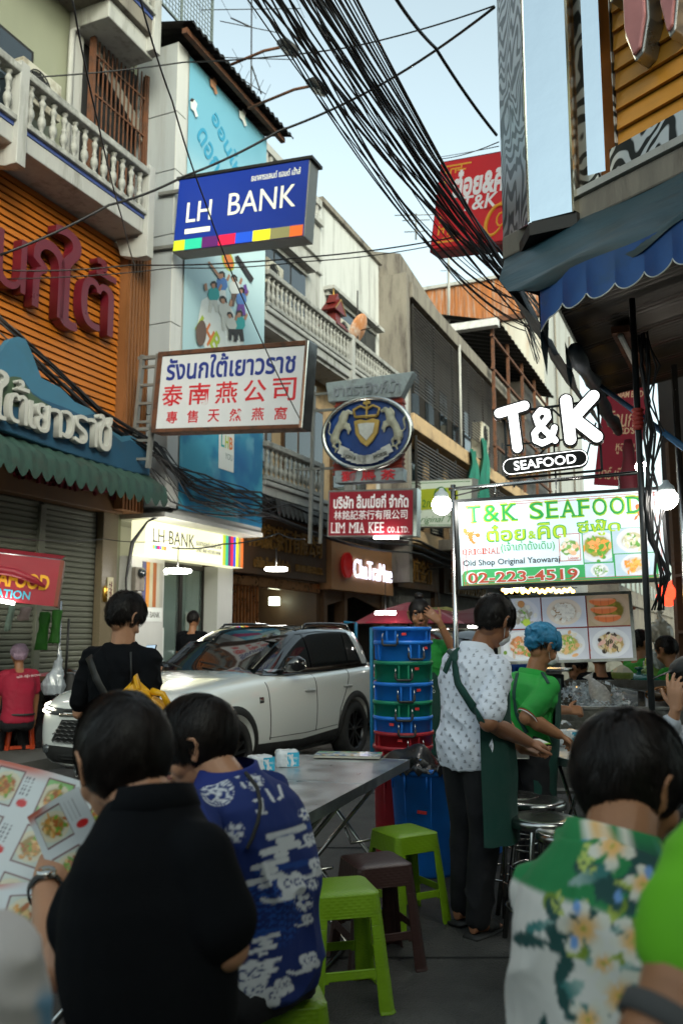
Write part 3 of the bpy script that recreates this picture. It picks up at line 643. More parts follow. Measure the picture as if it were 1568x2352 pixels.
t=thing('sloping_roof_wall','pale sloping parapet wall between the white shophouse and louvred block','wall',ML); mk('parapet',MB().add([(28.72,-.6,12.4),(36,-.6,12.4),(36,-.6,12.5),(28.72,-.6,13.4),(28.72,4,12.4),(28.72,4,14.6),(36,4,12.4),(36,4,14.6)],[(0,1,2,3),(0,3,5,4),(3,2,7,5)]),m_conc,t)
# ================================================================ hanging signs over the street and ground floor shops
def hbz(px,py,n): return hb(px,py,n)
m_signblue=mat('sign_blue',(.008,.03,.25),.35,var=0,emis=.08,ecol=(.01,.04,.3))
m_signwhite=mat('sign_white',(.5,.52,.54),.5,var=.04,emis=.03,ecol=(.7,.72,.75))
m_ink=mat('sign_navy_ink',(.012,.03,.2),.5,var=0); m_inkr=mat('sign_red_ink',(.5,.02,.03),.5,var=0)
m_cream_l=mat('lit_cream_letters',(.8,.8,.6),.5,var=0,emis=.2,ecol=(.8,.8,.6))
m_frame=mat('sign_frame_grey',(.2,.2,.19),.5,metal=.4,var=.2)
# -- blue bank sign
M,w,h=sframe((404,415,580),(706,367,542),14.1,13.1)
t=thing('bank_sign','blue LH BANK sign with a strip of coloured squares along its bottom'.replace('LH BANK ','bank '),'sign',M)
mk('box',MB().box(-w/2,w/2,.0,.32,-h/2,h/2),[m_frame],t,bevel=.015)
mk('face',MB().box(-w/2+.02,w/2-.02,-.02,0,-h/2+.02,h/2-.01),m_signblue,t)
mk('top_cap',MB().box(-w/2-.03,w/2+.05,-.04,.36,h/2,h/2+.05),m_dark,t)
write(t,'LH',m_cream_l,-w*.31,-h*.0+.03,w=w*.195,h=h*.27,y=-.022); write(t,'BANK',m_cream_l,w*.17,.07,w=w*.5,h=h*.29,y=-.022)
mk('underline',MB().box(-w*.41,-w*.21,-.026,-.02,-h*.27,-h*.205),m_cream_l,t)
write(t,'ธนาคารแลนด์ แอนด์ เฮ้าส์',m_cream_l,w*.26,h*.37,w=w*.36,h=h*.1,y=-.022)
xs=[-.5,-.425,-.31,-.195,-.075,.045,.2,.385,.46]; xs=[-.49,-.40,-.265,-.135,-.005,.125,.255,.395,.49]
for k in range(8): mk('colour_square',MB().box(w*xs[k],w*xs[k+1]-.004,-.027,-.02,-h/2+.02,-h/2+.2),RBM[k] if k in(0,1,2,3,5,6,7) else RBM[4],t)
br=MB()
for z in (.5,-.5): br.box(-w/2-.5,-w/2,.1,.16,z,z+.06)
mk('bracket',br,m_frame,t)
# -- white Thai / Chinese sign with its lattice bracket
M,w,h=sframe((361,812,991),(698,786,980),13.3,12.15)
t=thing('shop_sign','white sign with navy Thai words above two rows of red Chinese characters','sign',M)
mk('box',MB().box(-w/2,w/2,0,.22,-h/2,h/2),m_frame,t); mk('face',MB().box(-w/2+.05,w/2-.02,-.012,0,-h/2+.04,h/2-.06),m_signwhite,t)
fr=MB(); fr.box(-w/2-.03,w/2+.03,-.03,.25,h/2-.05,h/2+.02); fr.box(-w/2-.03,w/2+.03,-.03,.25,-h/2-.02,-h/2+.04); mk('edge_trim',fr,m_rust,t,bevel=.006); mk('left_trim',MB().box(-w/2-.03,-w/2+.05,-.031,.251,-h/2,h/2),m_rust,t); mk('end_trim',MB().box(w/2-.02,w/2+.04,-.034,.254,-h/2-.02,h/2+.02),m_chrome,t,bevel=.01)
write(t,'รังนกใต้เยาวราช',m_ink,w*.0,h*.29,w=w*.88,h=h*.3,y=-.013,bold=.022)
for k,ch in enumerate('泰南燕公司'): mk('character',txt(ch,w*.15,h*.27,.004,bold=.01),m_inkr,t,T3(w*(-.38+.19*k),-.013,-h*.05))
for k,ch in enumerate('專售天然燕窩'): mk('character',txt(ch,w*.08,h*.155,.004,bold=.01),m_inkr,t,T3(w*(-.37+.148*k),-.013,-h*.33))
lb=MB()
for x in (-w/2-.46,-w/2-.14): lb.box(x,x+.06,.05,.12,-h*.95,h*.52)
for k in range(6): lb.box(-w/2-.46,-w/2-.14,.06,.11,-h*.85+k*.3,-h*.85+k*.3+.04)
for z in (h*.46,-h*.47): lb.box(-w/2-.5,-w/2,.05,.12,z,z+.05)
mk('bracket_ladder',lb,m_frame,t)
# -- lion and horse emblem sign
M,w,h=sframe((744,870,1110),(948,852,1103),18.4,17.7)
t=thing('emblem_sign','oval blue emblem sign with a rearing animal either side of a golden shield','sign',M)
m_tin=mat('faded_tin',(.33,.38,.4),.35,metal=.3,var=.25,sc=4,dirt=(.15,.15,.15),dsc=4); m_emblue=mat('emblem_blue',(.01,.045,.2),.35,var=.2,sc=4); m_emr=mat('emblem_red',(.26,.03,.015),.6,var=.2)
fl2=lambda p:[(x*w,z*h) for x,z in p]
mk('name_board',MB().prism(fl2([(-.5,.46),(.5,.5),(.36,.27),(-.46,.27)]),0,.3),m_tin,t,bevel=.02)
rr=MB()
for k in range(16): rr.box(-w*.4,w*.38-.0,-.0+.05,.28,h*(-.42+k*.043),h*(-.42+k*.043)+.03)
mk('red_slats',rr,m_emr,t); mk('red_back',MB().box(-w*.39,w*.37,.08,.27,-h*.42,h*.27),m_emr,t)
write(t,'ชาตราสิงห์ม้า',mat('faded_letters',(.22,.24,.27),.5,var=.3),-.02*w,h*.38,w=w*.76,h=h*.13,y=-.003,depth=.03,bold=.01)
el=MB(); el.lathe([(.001,.09),(.9,.085),(1.0,.07),(1,.0)],32,T3(0,.06,-h*.055)@Matrix.Diagonal((w*.49,1,h*.33,1))@RX(PI/2)); mk('oval_plate',el,m_emblue,t)
ring=MB(); ring.tube([(w*.49*math.cos(a),-.06,-h*.055+h*.33*math.sin(a)) for a in np.linspace(0,2*PI,36,endpoint=False)],.055,8,closed=True); mk('oval_rim',ring,m_chrome,t)
m_gold=mat('old_gold_paint',(.38,.25,.06),.5,var=.3,sc=6); m_beast=mat('pale_relief_paint',(.36,.35,.27),.6,var=.35,sc=6); m_silver=mat('worn_silver',(.5,.5,.48),.4,metal=.3,var=.2)
b=MB().prism([(x*w,z*h) for x,z in [(-.14,.06),(-.07,.075),(0,.06),(.07,.08),(.15,.055),(.13,-.06),(.07,-.14),(.01,-.185),(-.06,-.14),(-.12,-.06)]],-.12,-.05); mk('shield',b,m_gold,t,bevel=.02)
mk('shield_field',MB().prism([(x*w,z*h) for x,z in [(-.09,.03),(0,.035),(.1,.03),(.08,-.06),(.01,-.13),(-.07,-.06)]],-.14,-.12),m_silver,t,bevel=.015)
cr=MB(); cr.tube([(-.13*w,-.08,.1*h),(-.15*w,-.08,.17*h),(-.07*w,-.08,.2*h),(0,-.08,.17*h),(.07*w,-.08,.2*h),(.14*w,-.08,.17*h),(.12*w,-.08,.1*h)],.03,6); cr.tube([(-.13*w,-.08,.1*h),(.12*w,-.08,.1*h)],.035,6); cr.box(-.01*w,.01*w,-.1,-.06,.08*h,.27*h); cr.box(-.04*w,.04*w,-.1,-.06,.215*h,.24*h); mk('crown',cr,m_gold,t)
def beast(sx,horse):
 b=MB(); q=lambda x,z:(sx*x*w,-.09,z*h)
 b.chain([q(.36,-.1),q(.33,-.02),q(.27,.06),q(.24,.12)],[.1,.085,.1,.075],8)      # trunk to neck
 b.chain([q(.24,.13),q(.21,.155),q(.17,.14)],[.06,.055,.04],8)
 for p in ([(.34,-.1),(.37,-.16),(.33,-.19),(.35,-.22)],[(.33,-.1),(.29,-.14),(.3,-.19),(.26,-.2)],[(.27,.04),(.2,.03),(.18,-.02)],[(.28,.02),(.21,-.0),(.2,-.05)]): b.chain([q(*a) for a in p],[.05,.04,.03,.025][:len(p)],6)
 b.chain([q(.38,-.08),q(.43,-.03),q(.41,.05),q(.44,.09)],[.02,.022,.035 if horse else .02,.02],6)
 if horse: b.chain([q(.26,.17),q(.3,.12),q(.31,.06)],[.02,.035,.02],6)
 else: b.chain([q(.26,.15),q(.29,.1),q(.28,.05)],[.05,.06,.05],6)
 return blobmesh(b,.02,3)
def blobmesh(mb,vox,smooth=4,keep=None):
 me=bpy.data.meshes.new('b'); me.from_pydata(mb.v,[],mb.f); o=bpy.data.objects.new('b',me); COL.objects.link(o)
 r=o.modifiers.new('r','REMESH'); r.mode='VOXEL'; r.voxel_size=vox; r.adaptivity=0
 if smooth: s_=o.modifiers.new('s','SMOOTH'); s_.factor=.5; s_.iterations=smooth
 dg=bpy.context.evaluated_depsgraph_get(); dg.update(); out=bpy.data.meshes.new_from_object(o.evaluated_get(dg)); bpy.data.objects.remove(o); bpy.data.meshes.remove(me)
 out.polygons.foreach_set('use_smooth',[True]*len(out.polygons)); return out
mk('lion_relief',beast(-1,False),m_beast,t); mk('horse_relief',beast(1,True),m_beast,t)
rb=MB()
for k in range(10):
 a=-2.45+k*.19; rb.box(-.11,.11,-.13,-.1,-.09,.09,T3(w*.40*math.cos(a)*.8,0,-h*.055+h*.25*math.sin(a))@RY(-(a+PI/2)*.5))
mk('ribbon',rb,m_silver,t)
write(t,'LION &',flatmat('ink',(.05,.05,.04)),-w*.17,-h*.275,w=w*.15,h=h*.035,y=-.14,tilt=-.25,bold=.02); write(t,'HORSE',flatmat('ink',(.05,.05,.04)),w*.17,-h*.27,w=w*.15,h=h*.035,y=-.14,tilt=.25,bold=.02)
mk('lower_name_board',MB().box(-w*.36,w*.40,-.02,.3,-h*.5,-h*.385),m_tin,t,bevel=.015)
for k,ch in enumerate('獅馬茶'): mk('character',txt(ch,w*.17,h*.095,.02,bold=.02),m_inkr,t,T3(w*(-.2+k*.22),-.022,-h*.443))
br=MB()
for z in (.36,.2,-.36): br.box(-w/2-.9,-w*.38,.1,.16,h*z,h*z+.05)
br.box(-w/2-.35,-w/2-.28,.1,.17,-h*1.05,h*.45); br.box(-w/2-.1,-w/2-.04,.1,.17,-h*1.05,-h*.3)
mk('bracket',br,m_frame,t)
# -- red company sign
M,w,h=sframe((752,1128,1232),(952,1120,1233),18.2,17.6)
t=thing('company_sign','small maroon company sign with white Thai, Chinese and Latin lines under the oval emblem','sign',M)
m_mar=mat('sign_maroon',(.25,.008,.02),.4,var=.05,emis=.04,ecol=(.3,.01,.02)); m_wl=mat('sign_white_ink',(.72,.7,.7),.5,var=0,emis=.1)
mk('box',MB().box(-w/2,w/2,0,.3,-h/2,h/2),m_frame,t,bevel=.01); mk('face',MB().box(-w/2+.04,w/2-.04,-.01,0,-h/2+.03,h/2-.04),m_mar,t); mk('end_trim',MB().box(w/2-.02,w/2+.05,-.02,.33,-h/2,h/2),m_chrome,t)
write(t,'บริษัท ลิ้มเมี่ยกี่ จำกัด',m_wl,0,h*.25,w=w*.86,h=h*.3,y=-.011,bold=.03); write(t,'林銘記茶行有限公司',m_wl,0,-h*.04,w=w*.84,h=h*.2,y=-.011,bold=.008)
SER={'T':[(.1,.9,1,0),(.3,.7,0,0)],'L':[(-.05,.45,0,0),(-.05,.4,1,0)],'I':[(-.4,1.4,0,0),(-.4,1.4,1,0)],'M':[(-.1,.3,0,0),(.7,1.1,0,0)],'A':[(-.1,.3,0,0),(.7,1.1,0,0)],'K':[(-.1,.4,0,0),(-.1,.4,1,0),(.65,1.1,0,0),(.6,1.0,1,0)],'E':[(-.1,.2,0,0),(-.1,.2,1,0)],'F':[(-.1,.5,0,0),(-.1,.2,1,0)],'D':[(-.1,.2,0,0),(-.1,.2,1,0)],'R':[(-.1,.4,0,0),(.8,1.1,0,0)],'N':[(-.1,.3,0,0),(.7,1.1,1,0),(-.1,.2,1,0)],'G':[]}
def serif_text(parent,s,m,x0,x1,z0,z1,y,depth=.004,bold=.0,thin=.07,gap=.16,name='letter',M=None,edge=None):
 """latin capitals with slab serifs laid between x0 and x1"""
 wd={'I':.28,'&':.95,' ':.45,'M':1.05,'W':1.1,'L':.62,'E':.66,'F':.62,'.':.2,',':.2,'1':.5}; tot=sum(wd.get(c,.8)+gap for c in s)-gap; u=(x1-x0)/tot; x=x0; h=z1-z0
 for ch in s:
  c=wd.get(ch,.8)*u
  if ch!=' ':
   me=txt(ch,c,h if ch not in '.,' else h*.15,depth,bold=bold); zz=(z0+z1)/2 if ch not in '.,' else z0+h*.07
   bm=MB()
   for a,b_,top,_ in SER.get(ch,[]):
    zb=z1-thin*h if top else z0; bm.box(-c/2+a*c,-c/2+b_*c,-depth-.001,-.001,zb-zz,zb-zz+thin*h)
   if bm.v:
    k=len(me.vertices); co=coords(me); vs=[tuple(v) for v in co]+bm.v; fs=[tuple(p.vertices) for p in me.polygons]+[tuple(i+k for i in f) for f in bm.f]; me=bpy.data.meshes.new(name); me.from_pydata(vs,[],fs)
   L=T3(x+c/2,y,zz)
   if M is not None: L=M@L
   mk(name,me,m,parent,L)
  x+=c+gap*u
serif_text(t,'LIM MIA KEE',m_wl,-w*.45,w*.16,-h*.42,-h*.2,-.011,thin=.1); serif_text(t,'CO.,LTD.',m_wl,w*.2,w*.44,-h*.42,-h*.3,-.011,thin=.1)
t=thing('sign_lamp','narrow lit strip lamp below the maroon company sign','lamp',M@T3(w*.2,-.1,-h*.5-.06)); mk('tube',MB().box(-.25,.25,-.03,.03,0,.05),m_lamp,t)
# -- green and white Thai sign behind
M,w,h=sframe((938,1103,1213),(1083,1100,1209),27,25.5)
t=thing('green_shop_sign','white sign with an olive patch and a green script line, behind the maroon sign','sign',M)
mk('box',MB().box(-w/2,w/2,0,.3,-h/2,h/2),m_frame,t); mk('face',MB().box(-w/2+.03,w/2-.03,-.01,0,-h/2+.03,h/2-.03),mat('sign_ivory',(.42,.48,.40),.5,var=.05,emis=.12),t)
m_ol=mat('olive_print',(.26,.30,.02),.5,var=.1,emis=.1); m_gp=mat('green_print',(.03,.14,.03),.5,var=0)
mk('olive_patch',MB().prism([(-w*.4,-h*.15),(-w*.42,h*.3),(w*.28,h*.33),(w*.3,-.1*h),(w*.1,-h*.2),(-w*.1,-h*.12)],-.016,-.01),m_ol,t)
rg=MB(); rg.tube([(w*.02+.22*math.cos(a),-.02,h*.18+.22*math.sin(a)) for a in np.linspace(0,2*PI,18,endpoint=False)],.025,5,closed=True); rg.ball((w*.02,-.02,h*.18),.1,.02,.08); mk('emblem',rg,m_gp,t)
write(t,'2กษร',m_gp,-w*.12,-h*.0,w=w*.3,h=h*.16,y=-.017); write(t,'Original Thai',m_gp,0,-h*.35,w=w*.8,h=h*.17,y=-.011,shear=.4)
fr=MB(); 
for z in (-.46,.43): fr.box(-w*.47,w*.47,-.013,-.01,h*z,h*z+.02)
mk('border_print',fr,m_gp,t)
# ---------------------------------------------------------------- ground floor shops of the white and louvred buildings
gs=thing('tea_shop','dark brown tea shop front with gilt fascia and open lit doorway','shop front',ML)
m_fd=mat('fascia_dark_brown',(.07,.035,.015),.55,var=.3,sc=3); m_gt=mat('gilt_letters',(.32,.17,.04),.45,metal=.5,var=.3,sc=9); m_brass=mat('warm_brass_bars',(.5,.22,.08),.3,metal=1,var=.2); m_tan=mat('tan_fascia',(.32,.16,.07),.7,var=.15)
mk('soffit',MB().box(19.4,28.7,0,9,3.0,3.05),m_fd,gs)
mk('gilt_fascia',MB().box(19.45,23.9,-.25,0,2.75,4.1),m_fd,gs,bevel=.01); write(gs,'林銘記茶行有限公司',m_gt,21.7,3.6,w=3.7,h=.55,y=-.26,depth=.04,bold=.01); write(gs,'บริษัท ลิ้มเมี่ยกี่ จำกัด',m_gt,21.0,3.02,w=1.7,h=.26,y=-.26,depth=.02,bold=.02); write(gs,'LIM MIA KEE CO.,LTD.',m_gt,22.9,3.0,w=1.5,h=.2,y=-.26,depth=.02,bold=.03)
mk('eave',MB().box(19.5,23.6,-1.1,-.2,4.12,4.2),m_dark,gs)
e2=MB(); n=120
vs=[];fs=[]
for i in range(n+1): s=19.5+i*4.2/n; vs+=[(s,-1.12,4.2),(s,-1.15,3.98-abs(math.sin(i*PI/6))*.12)]
for i in range(n): a=i*2; fs.append((a,a+1,a+3,a+2))
mk('eave_fringe',MB().add(vs,fs),m_dark,gs)
mk('interior_floor',MB().box(19.4,23.9,0,8,.14,.16),m_pave,gs); mk('interior_back',MB().box(19.5,23.9,5,5.1,.15,3.0),mat('lit_yellow_wall',(.35,.32,.12),.8,var=.1),gs); mk('side_wall',MB().box(23.85,24.1,0,6,.13,3.0),m_fd,gs); mk('side_wall',MB().box(19.38,19.5,0,6,.13,3.0),m_fd,gs)
mk('door_header',MB().box(19.5,23.85,-.1,.1,2.5,2.72),m_brass,gs,bevel=.02)
for k in range(9): mk('folding_gate_bar',MB().box(19.6+k*.14,19.65+k*.14,-.06,-.02,.13,2.5),m_brass,gs)
mk('counter_cabinet',MB().box(20.8,22.6,1.8,2.4,.15,1.15),m_wood,gs,bevel=.02); mk('banner',MB().box(22.1,23.7,3.9,3.95,1.6,2.2),mat('tea_banner',(.3,.012,.012),.6,var=.1,emis=.12),gs); write(gs,'獅馬牌名茶',m_gt,22.9,1.9,w=1.2,h=.3,y=3.88,depth=.01)
t=thing('ceiling_lamp','small lit square ceiling lamp just inside the tea shop doorway','lamp',ML@T3(20.9,1.2,2.66)); mk('diffuser',MB().box(-.35,.1,-.2,.2,0,.08),m_lamp,t)
t=thing('ceiling_lamp','lit bracket lamp at the right jamb of the tea shop','lamp',ML@T3(23.5,1.0,2.2)); mk('diffuser',MB().box(-.1,.1,-.1,.1,0,.2),mat('lit_green_lamp',(.9,1,.8),.4,var=0,emis=5,ecol=(.85,1,.75)),t)
cs=thing('tea_cafe','tan cafe front with a red disc and glowing white name letters','shop front',ML)
mk('fascia',MB().box(24.0,28.5,-.35,0,2.6,3.9),m_tan,cs,bevel=.01); mk('red_disc',MB().lathe([(.001,0),(.33,0),(.33,.08)],24,T3(24.7,-.44,3.25)@RX(-PI/2)@RX(PI)),mat('lit_red',(.3,.01,.01),.4,var=0,emis=.12),cs)
m_neon=mat('white_neon',(.9,.9,1),.4,var=0,emis=1.2,ecol=(.8,.8,1))
write(cs,'ChaTraMue',m_neon,26.75,3.22,w=2.9,h=.5,y=-.40,depth=.03,bold=.0)
for a,b in ((24.1,24.3),(25.4,25.6),(28.2,28.4)): mk('door_pillar',MB().box(a,b,-.1,.2,.13,2.6),m_wood,cs)
mk('interior_back',MB().box(24.1,28.4,2.4,2.5,.15,2.9),m_wood,cs); mk('lintel_arch',MB().prism([(24.3,2.2),(26.2,2.5),(28.2,2.2),(28.2,2.6),(24.3,2.6)],-.05,0),m_wood,cs); mk('counter',MB().box(24.6,26.2,.8,1.3,.15,1.2),m_fd,cs)
mk('interior_floor',MB().box(24.1,28.5,0,3,.14,.16),m_pave,cs)
ds=thing('shuttered_shop','dark shop front with a tall metal grille and gilt name board','shop front',ML)
mk('fascia',MB().box(28.8,33.0,-.4,0,2.9,4.1),m_fd,ds,bevel=.01); write(ds,'茶庄金行',m_gt,30.8,3.5,w=2.6,h=.8,y=-.41,depth=.05)
mk('fascia',MB().box(33.6,40.0,-.4,0,2.9,3.8),m_fd,ds,bevel=.01); write(ds,'ห้างทองเยาวราช',m_gt,36.8,3.3,w=5,h=.7,y=-.41,depth=.05)
for k in range(26): mk('grille_bar',MB().box(28.9+k*.16,28.94+k*.16,-.1,-.06,.13,2.9),m_frame,ds)
for z in (.6,1.4,2.2): mk('grille_rail',MB().box(28.9,33.0,-.11,-.05,z,z+.05),m_frame,ds)
for s in (33.1,33.5,40.1): mk('pillar',MB().box(s,s+.3,-.2,0,.13,4.2),m_fd,ds)
# grey sheet awnings further down
for k,(s0,s1,zz,l) in enumerate(((31.5,40,4.15,'grey sloping sheet awning over the shops beyond the cafe'),(40.5,48,4.4,'second sheet awning farther down the street'))):
 t=thing('sheet_awning',l,'awning',ML,'sheet awnings along the shops'); vs=[];fs=[];n=70
 for i in range(n+1): s=s0+(s1-s0)*i/n; c=.04*math.sin(i*1.5); vs+=[(s,-.1,zz+.5+c),(s,-2.6,zz-.35+c)]
 for i in range(n): a=i*2; fs.append((a,a+2,a+3,a+1))
 mk('sheet',MB().add(vs,fs),mat('awning_grey',(.22,.25,.26),.6,var=.25,sc=2),t); mk('strut',MB().bar((s0,-.1,zz-.6),(s0,-2.5,zz-.33),.04),m_dark,t)
# far end of the street: blocks that close the view
m_far=mat('far_shophouse_wall',(.17,.15,.12),.9,var=.3,sc=1,dirt=(.06,.05,.05),dsc=.5)
fb=thing('far_shophouse_row','hazy brown shophouse row closing the far end of the street','building',ML)
mk('wall',MB().box(66,140,-3,8,0,9),m_far,fb)
for k in range(7): mk('floor_band',MB().box(66+k*10,75.6+k*10,-3.2,-3,3.6,4.2),m_conc,fb)
for k in range(9):
 for z in (4.8,7.0): mk('window',MB().box(67+k*4,69.4+k*4,-3.05,-3.001,z,z+1.3),m_glass,fb)
# clutter of ledges and box air conditioners under the green sign
t=thing('concrete_ledge','stained concrete ledge with pipes jutting out under the green sign','ledge',ML)
mk('slab',MB().box(31,44,-1.5,0,4.15,4.5),m_conc,t,bevel=.03); mk('upstand',MB().box(31,44,-1.52,-1.4,4.5,5.0),m_conc,t)
for k in range(4): ac_unit(ML@T3(32.5+k*2.6,-1.2,5.0)@Matrix.Scale(1.25,4),'outdoor air conditioner on the concrete ledge, %s'%('nearest of the four','second of the four','third of the four','farthest of the four')[k],'ledge air conditioners')
t=thing('cable_bundle','thick tangle of black cables draped along the left facades below the first balconies','cables',ML)
for k in range(22):
 r=random.Random(k); a=12+r.random()*2; b=36; z0=5.3-r.random()*.6; pts=[]
 for i in range(26):
  s=a+(b-a)*i/25
  z= (5.55-(s-12.5)*.36+r.uniform(-.04,.04)+.10*math.sin(k)) if s<16 else 3.95+.25*math.sin(k*1.7)+.12*math.sin(s*1.3+k)
  if s>19.3: z=4.05+.22*math.sin(k*2.1)-.22*abs(math.sin((s-19.3)*.35))
  pts.append((s,(-.68 if s<15.2 else -1.0-.25*(i/25))-.06*math.sin(k*3),z))
 mk('cable',MB().tube(pts,.008+.005*(k%3),5),m_wire,t)
# ---------------------------------------------------------------- antennas, lamps on brackets, overhead wires
def wire(pts,r=.012,n=14,sag=.0,name='overhead_wire',parent=None,label=None):
 P=[V(p) for p in pts]; out=[]
 for i in range(len(P)-1):
  for k in range(n):
   t=k/n; q=P[i].lerp(P[i+1],t); q.z-=sag*4*t*(1-t); out.append(q)
 out.append(P[-1]); b=MB().tube(out,r,5); return b
ant=thing('tv_antenna','tall rooftop television antenna with many thin crossbars against the sky','antenna')
bs=at(578,220,20); A=MB(); top=at(578,-60,20); A.tube([bs+V((0,0,-1.5)),top],.02,6)
for (py,L_,n_,tl) in ((20,1.3,5,.25),(62,.8,0,0),(133,1.1,4,.18),(195,.4,5,-.5)):
 c=at(578,py,20); d=V((1,.3,tl)).normalized(); A.tube([c-d*L_,c+d*L_],.012,5)
 for k in range(n_): 
  q=c+d*L_*(-1+2*k/max(1,n_-1)); e=V((.25,1,.0)).normalized() if py!=195 else V((.3,.2,.9)).normalized(); A.tube([q-e*.35,q+e*.35],.006,4)
A.tube([at(530,40,20),at(578,62,20),at(578,62,20)],.02,5); A.tube([at(578,150,20),at(600,215,20)],.02,5)
mk('mast',A,m_dark,ant,kind='stuff')
for k,(px,py,Y_) in enumerate(((955,490,42),(1030,580,60))):
 t=thing('tv_antenna','thin far television antenna %s'%('above the water tank' if k==0 else 'above the rusty roof band'),'antenna'); a=MB(); a.tube([at(px,py,Y_),at(px,py+(60 if k==0 else 100),Y_)],.05,5)
 for j,(dy,L_) in enumerate(((2,1.1),(14,.7),(40,.6))): c=at(px,py+dy,Y_); a.tube([c-V((L_,0,.05)),c+V((L_,0,0))],.03,4)
 mk('mast',a,m_frame,t)
t=thing('white_pole','slim white pole rising in front of the rusty roof band','pole'); mk('pole',MB().tube([at(1030,740,36),at(1030,575,36)],.06,8),m_white,t)
for k,(a,b_) in enumerate((((500,160),(655,105)),((570,248),(722,195)))):
 t=thing('bracket_floodlight','black floodlight at the end of a rusty arm, %s'%('upper one' if k==0 else 'lower one'),'floodlight',None,'floodlights on arms above the billboard')
 p=at(*a,15.6); q=at(*b_,15.0); mk('arm',MB().tube([p,p.lerp(q,.7)+V((0,0,.06)),q],.028,7),m_rust,t)
 M=Matrix.Translation(q)@RZ(-.4)@RY(.55); mk('housing',MB().loft([((-.18,0,.02),(0,.06,0),(0,0,.05)),((0,0,.04),(0,.16,0),(0,0,.10)),((.25,0,-.02),(0,.15,0),(0,0,.09)),((.34,0,-.05),(0,.03,0),(0,0,.02))],12,M),m_dark,t); mk('lens',MB().box(-.02,.26,-.12,.12,-.1,-.085,M),m_glass,t)
WL='overhead cables'
ww=thing('cable_bundle','dense fan of black overhead cables running down to the awning corner','cables')
rw=random.Random(3)
for k in range(38):
 if k<22: x0=530+k*9+rw.uniform(-14,14); sg=rw.uniform(.05,.5); rad=.004+.008*rw.random()**2; yb=rw.uniform(590,760)
 else: x0=640+(k-22)*9.5+rw.uniform(-4,4); sg=rw.uniform(.02,.12); rad=.005+.006*rw.random(); yb=rw.uniform(600,700)
 a=at(x0,-70,5.0+rw.uniform(-.2,.2)); b_=at(1166+(yb-590)*.27+rw.uniform(-6,6),yb,9.2); c_=at(1225+rw.uniform(0,20),yb+rw.uniform(70,110),11.5)
 mk('cable',MB().tube([a.lerp(b_,i/20)-V((0,0,sg*4*(i/20)*(1-i/20))) for i in range(21)]+[c_],rad,5),m_wire,ww)
singles=[([(0,180,11),(420,142,12),(800,108,11),(1135,12,10)],.011,'long thin cable crossing the upper facades from left to the steel column'),
([(0,620,11.5),(300,608,12),(700,590,11),(1060,540,12)],.011,'thin pale cable crossing below the blue bank sign'),
([(0,585,10.5),(250,470,11),(420,405,11),(640,300,11),(880,190,11),(1135,15,9)],.018,'thick wavy cable rising across the bank sign to the steel column'),
([(165,-10,6),(225,280,7),(280,500,9),(310,610,12)],.008,'steep thin cable crossing the leftmost balcony'),
([(320,-10,6),(395,230,7),(470,460,8),(560,690,9.5),(690,965,12)],.008,'steep cable crossing the billboard and the white sign'),
([(905,-10,8),(1000,110,9),(1140,310,10)],.02,'thick diagonal cable at upper right of the sky'),
([(0,640,11.5),(400,614,12),(700,600,11),(1010,560,12)],.008,'second thin cable below the blue bank sign'),
([(950,365,25),(1145,335,11)],.007,'thin guy wire to the top of the red sign'),
([(1000,365,12),(1145,325,8)],.006,'second guy wire at the top of the red sign'),
([(0,1232,9),(240,1238,12),(395,1240,13)],.006,'thin red string above the red stall canopy'),
([(395,1258,13),(510,1250,14),(640,1225,14),(700,1238,15)],.012,'slack black cable in front of the rainbow stripes')]
for pts,r_,l in singles: o=mk('overhead_wire',wire([at(*p) for p in pts],r_,8,.04),m_wire,None,label=l,cat='cable')
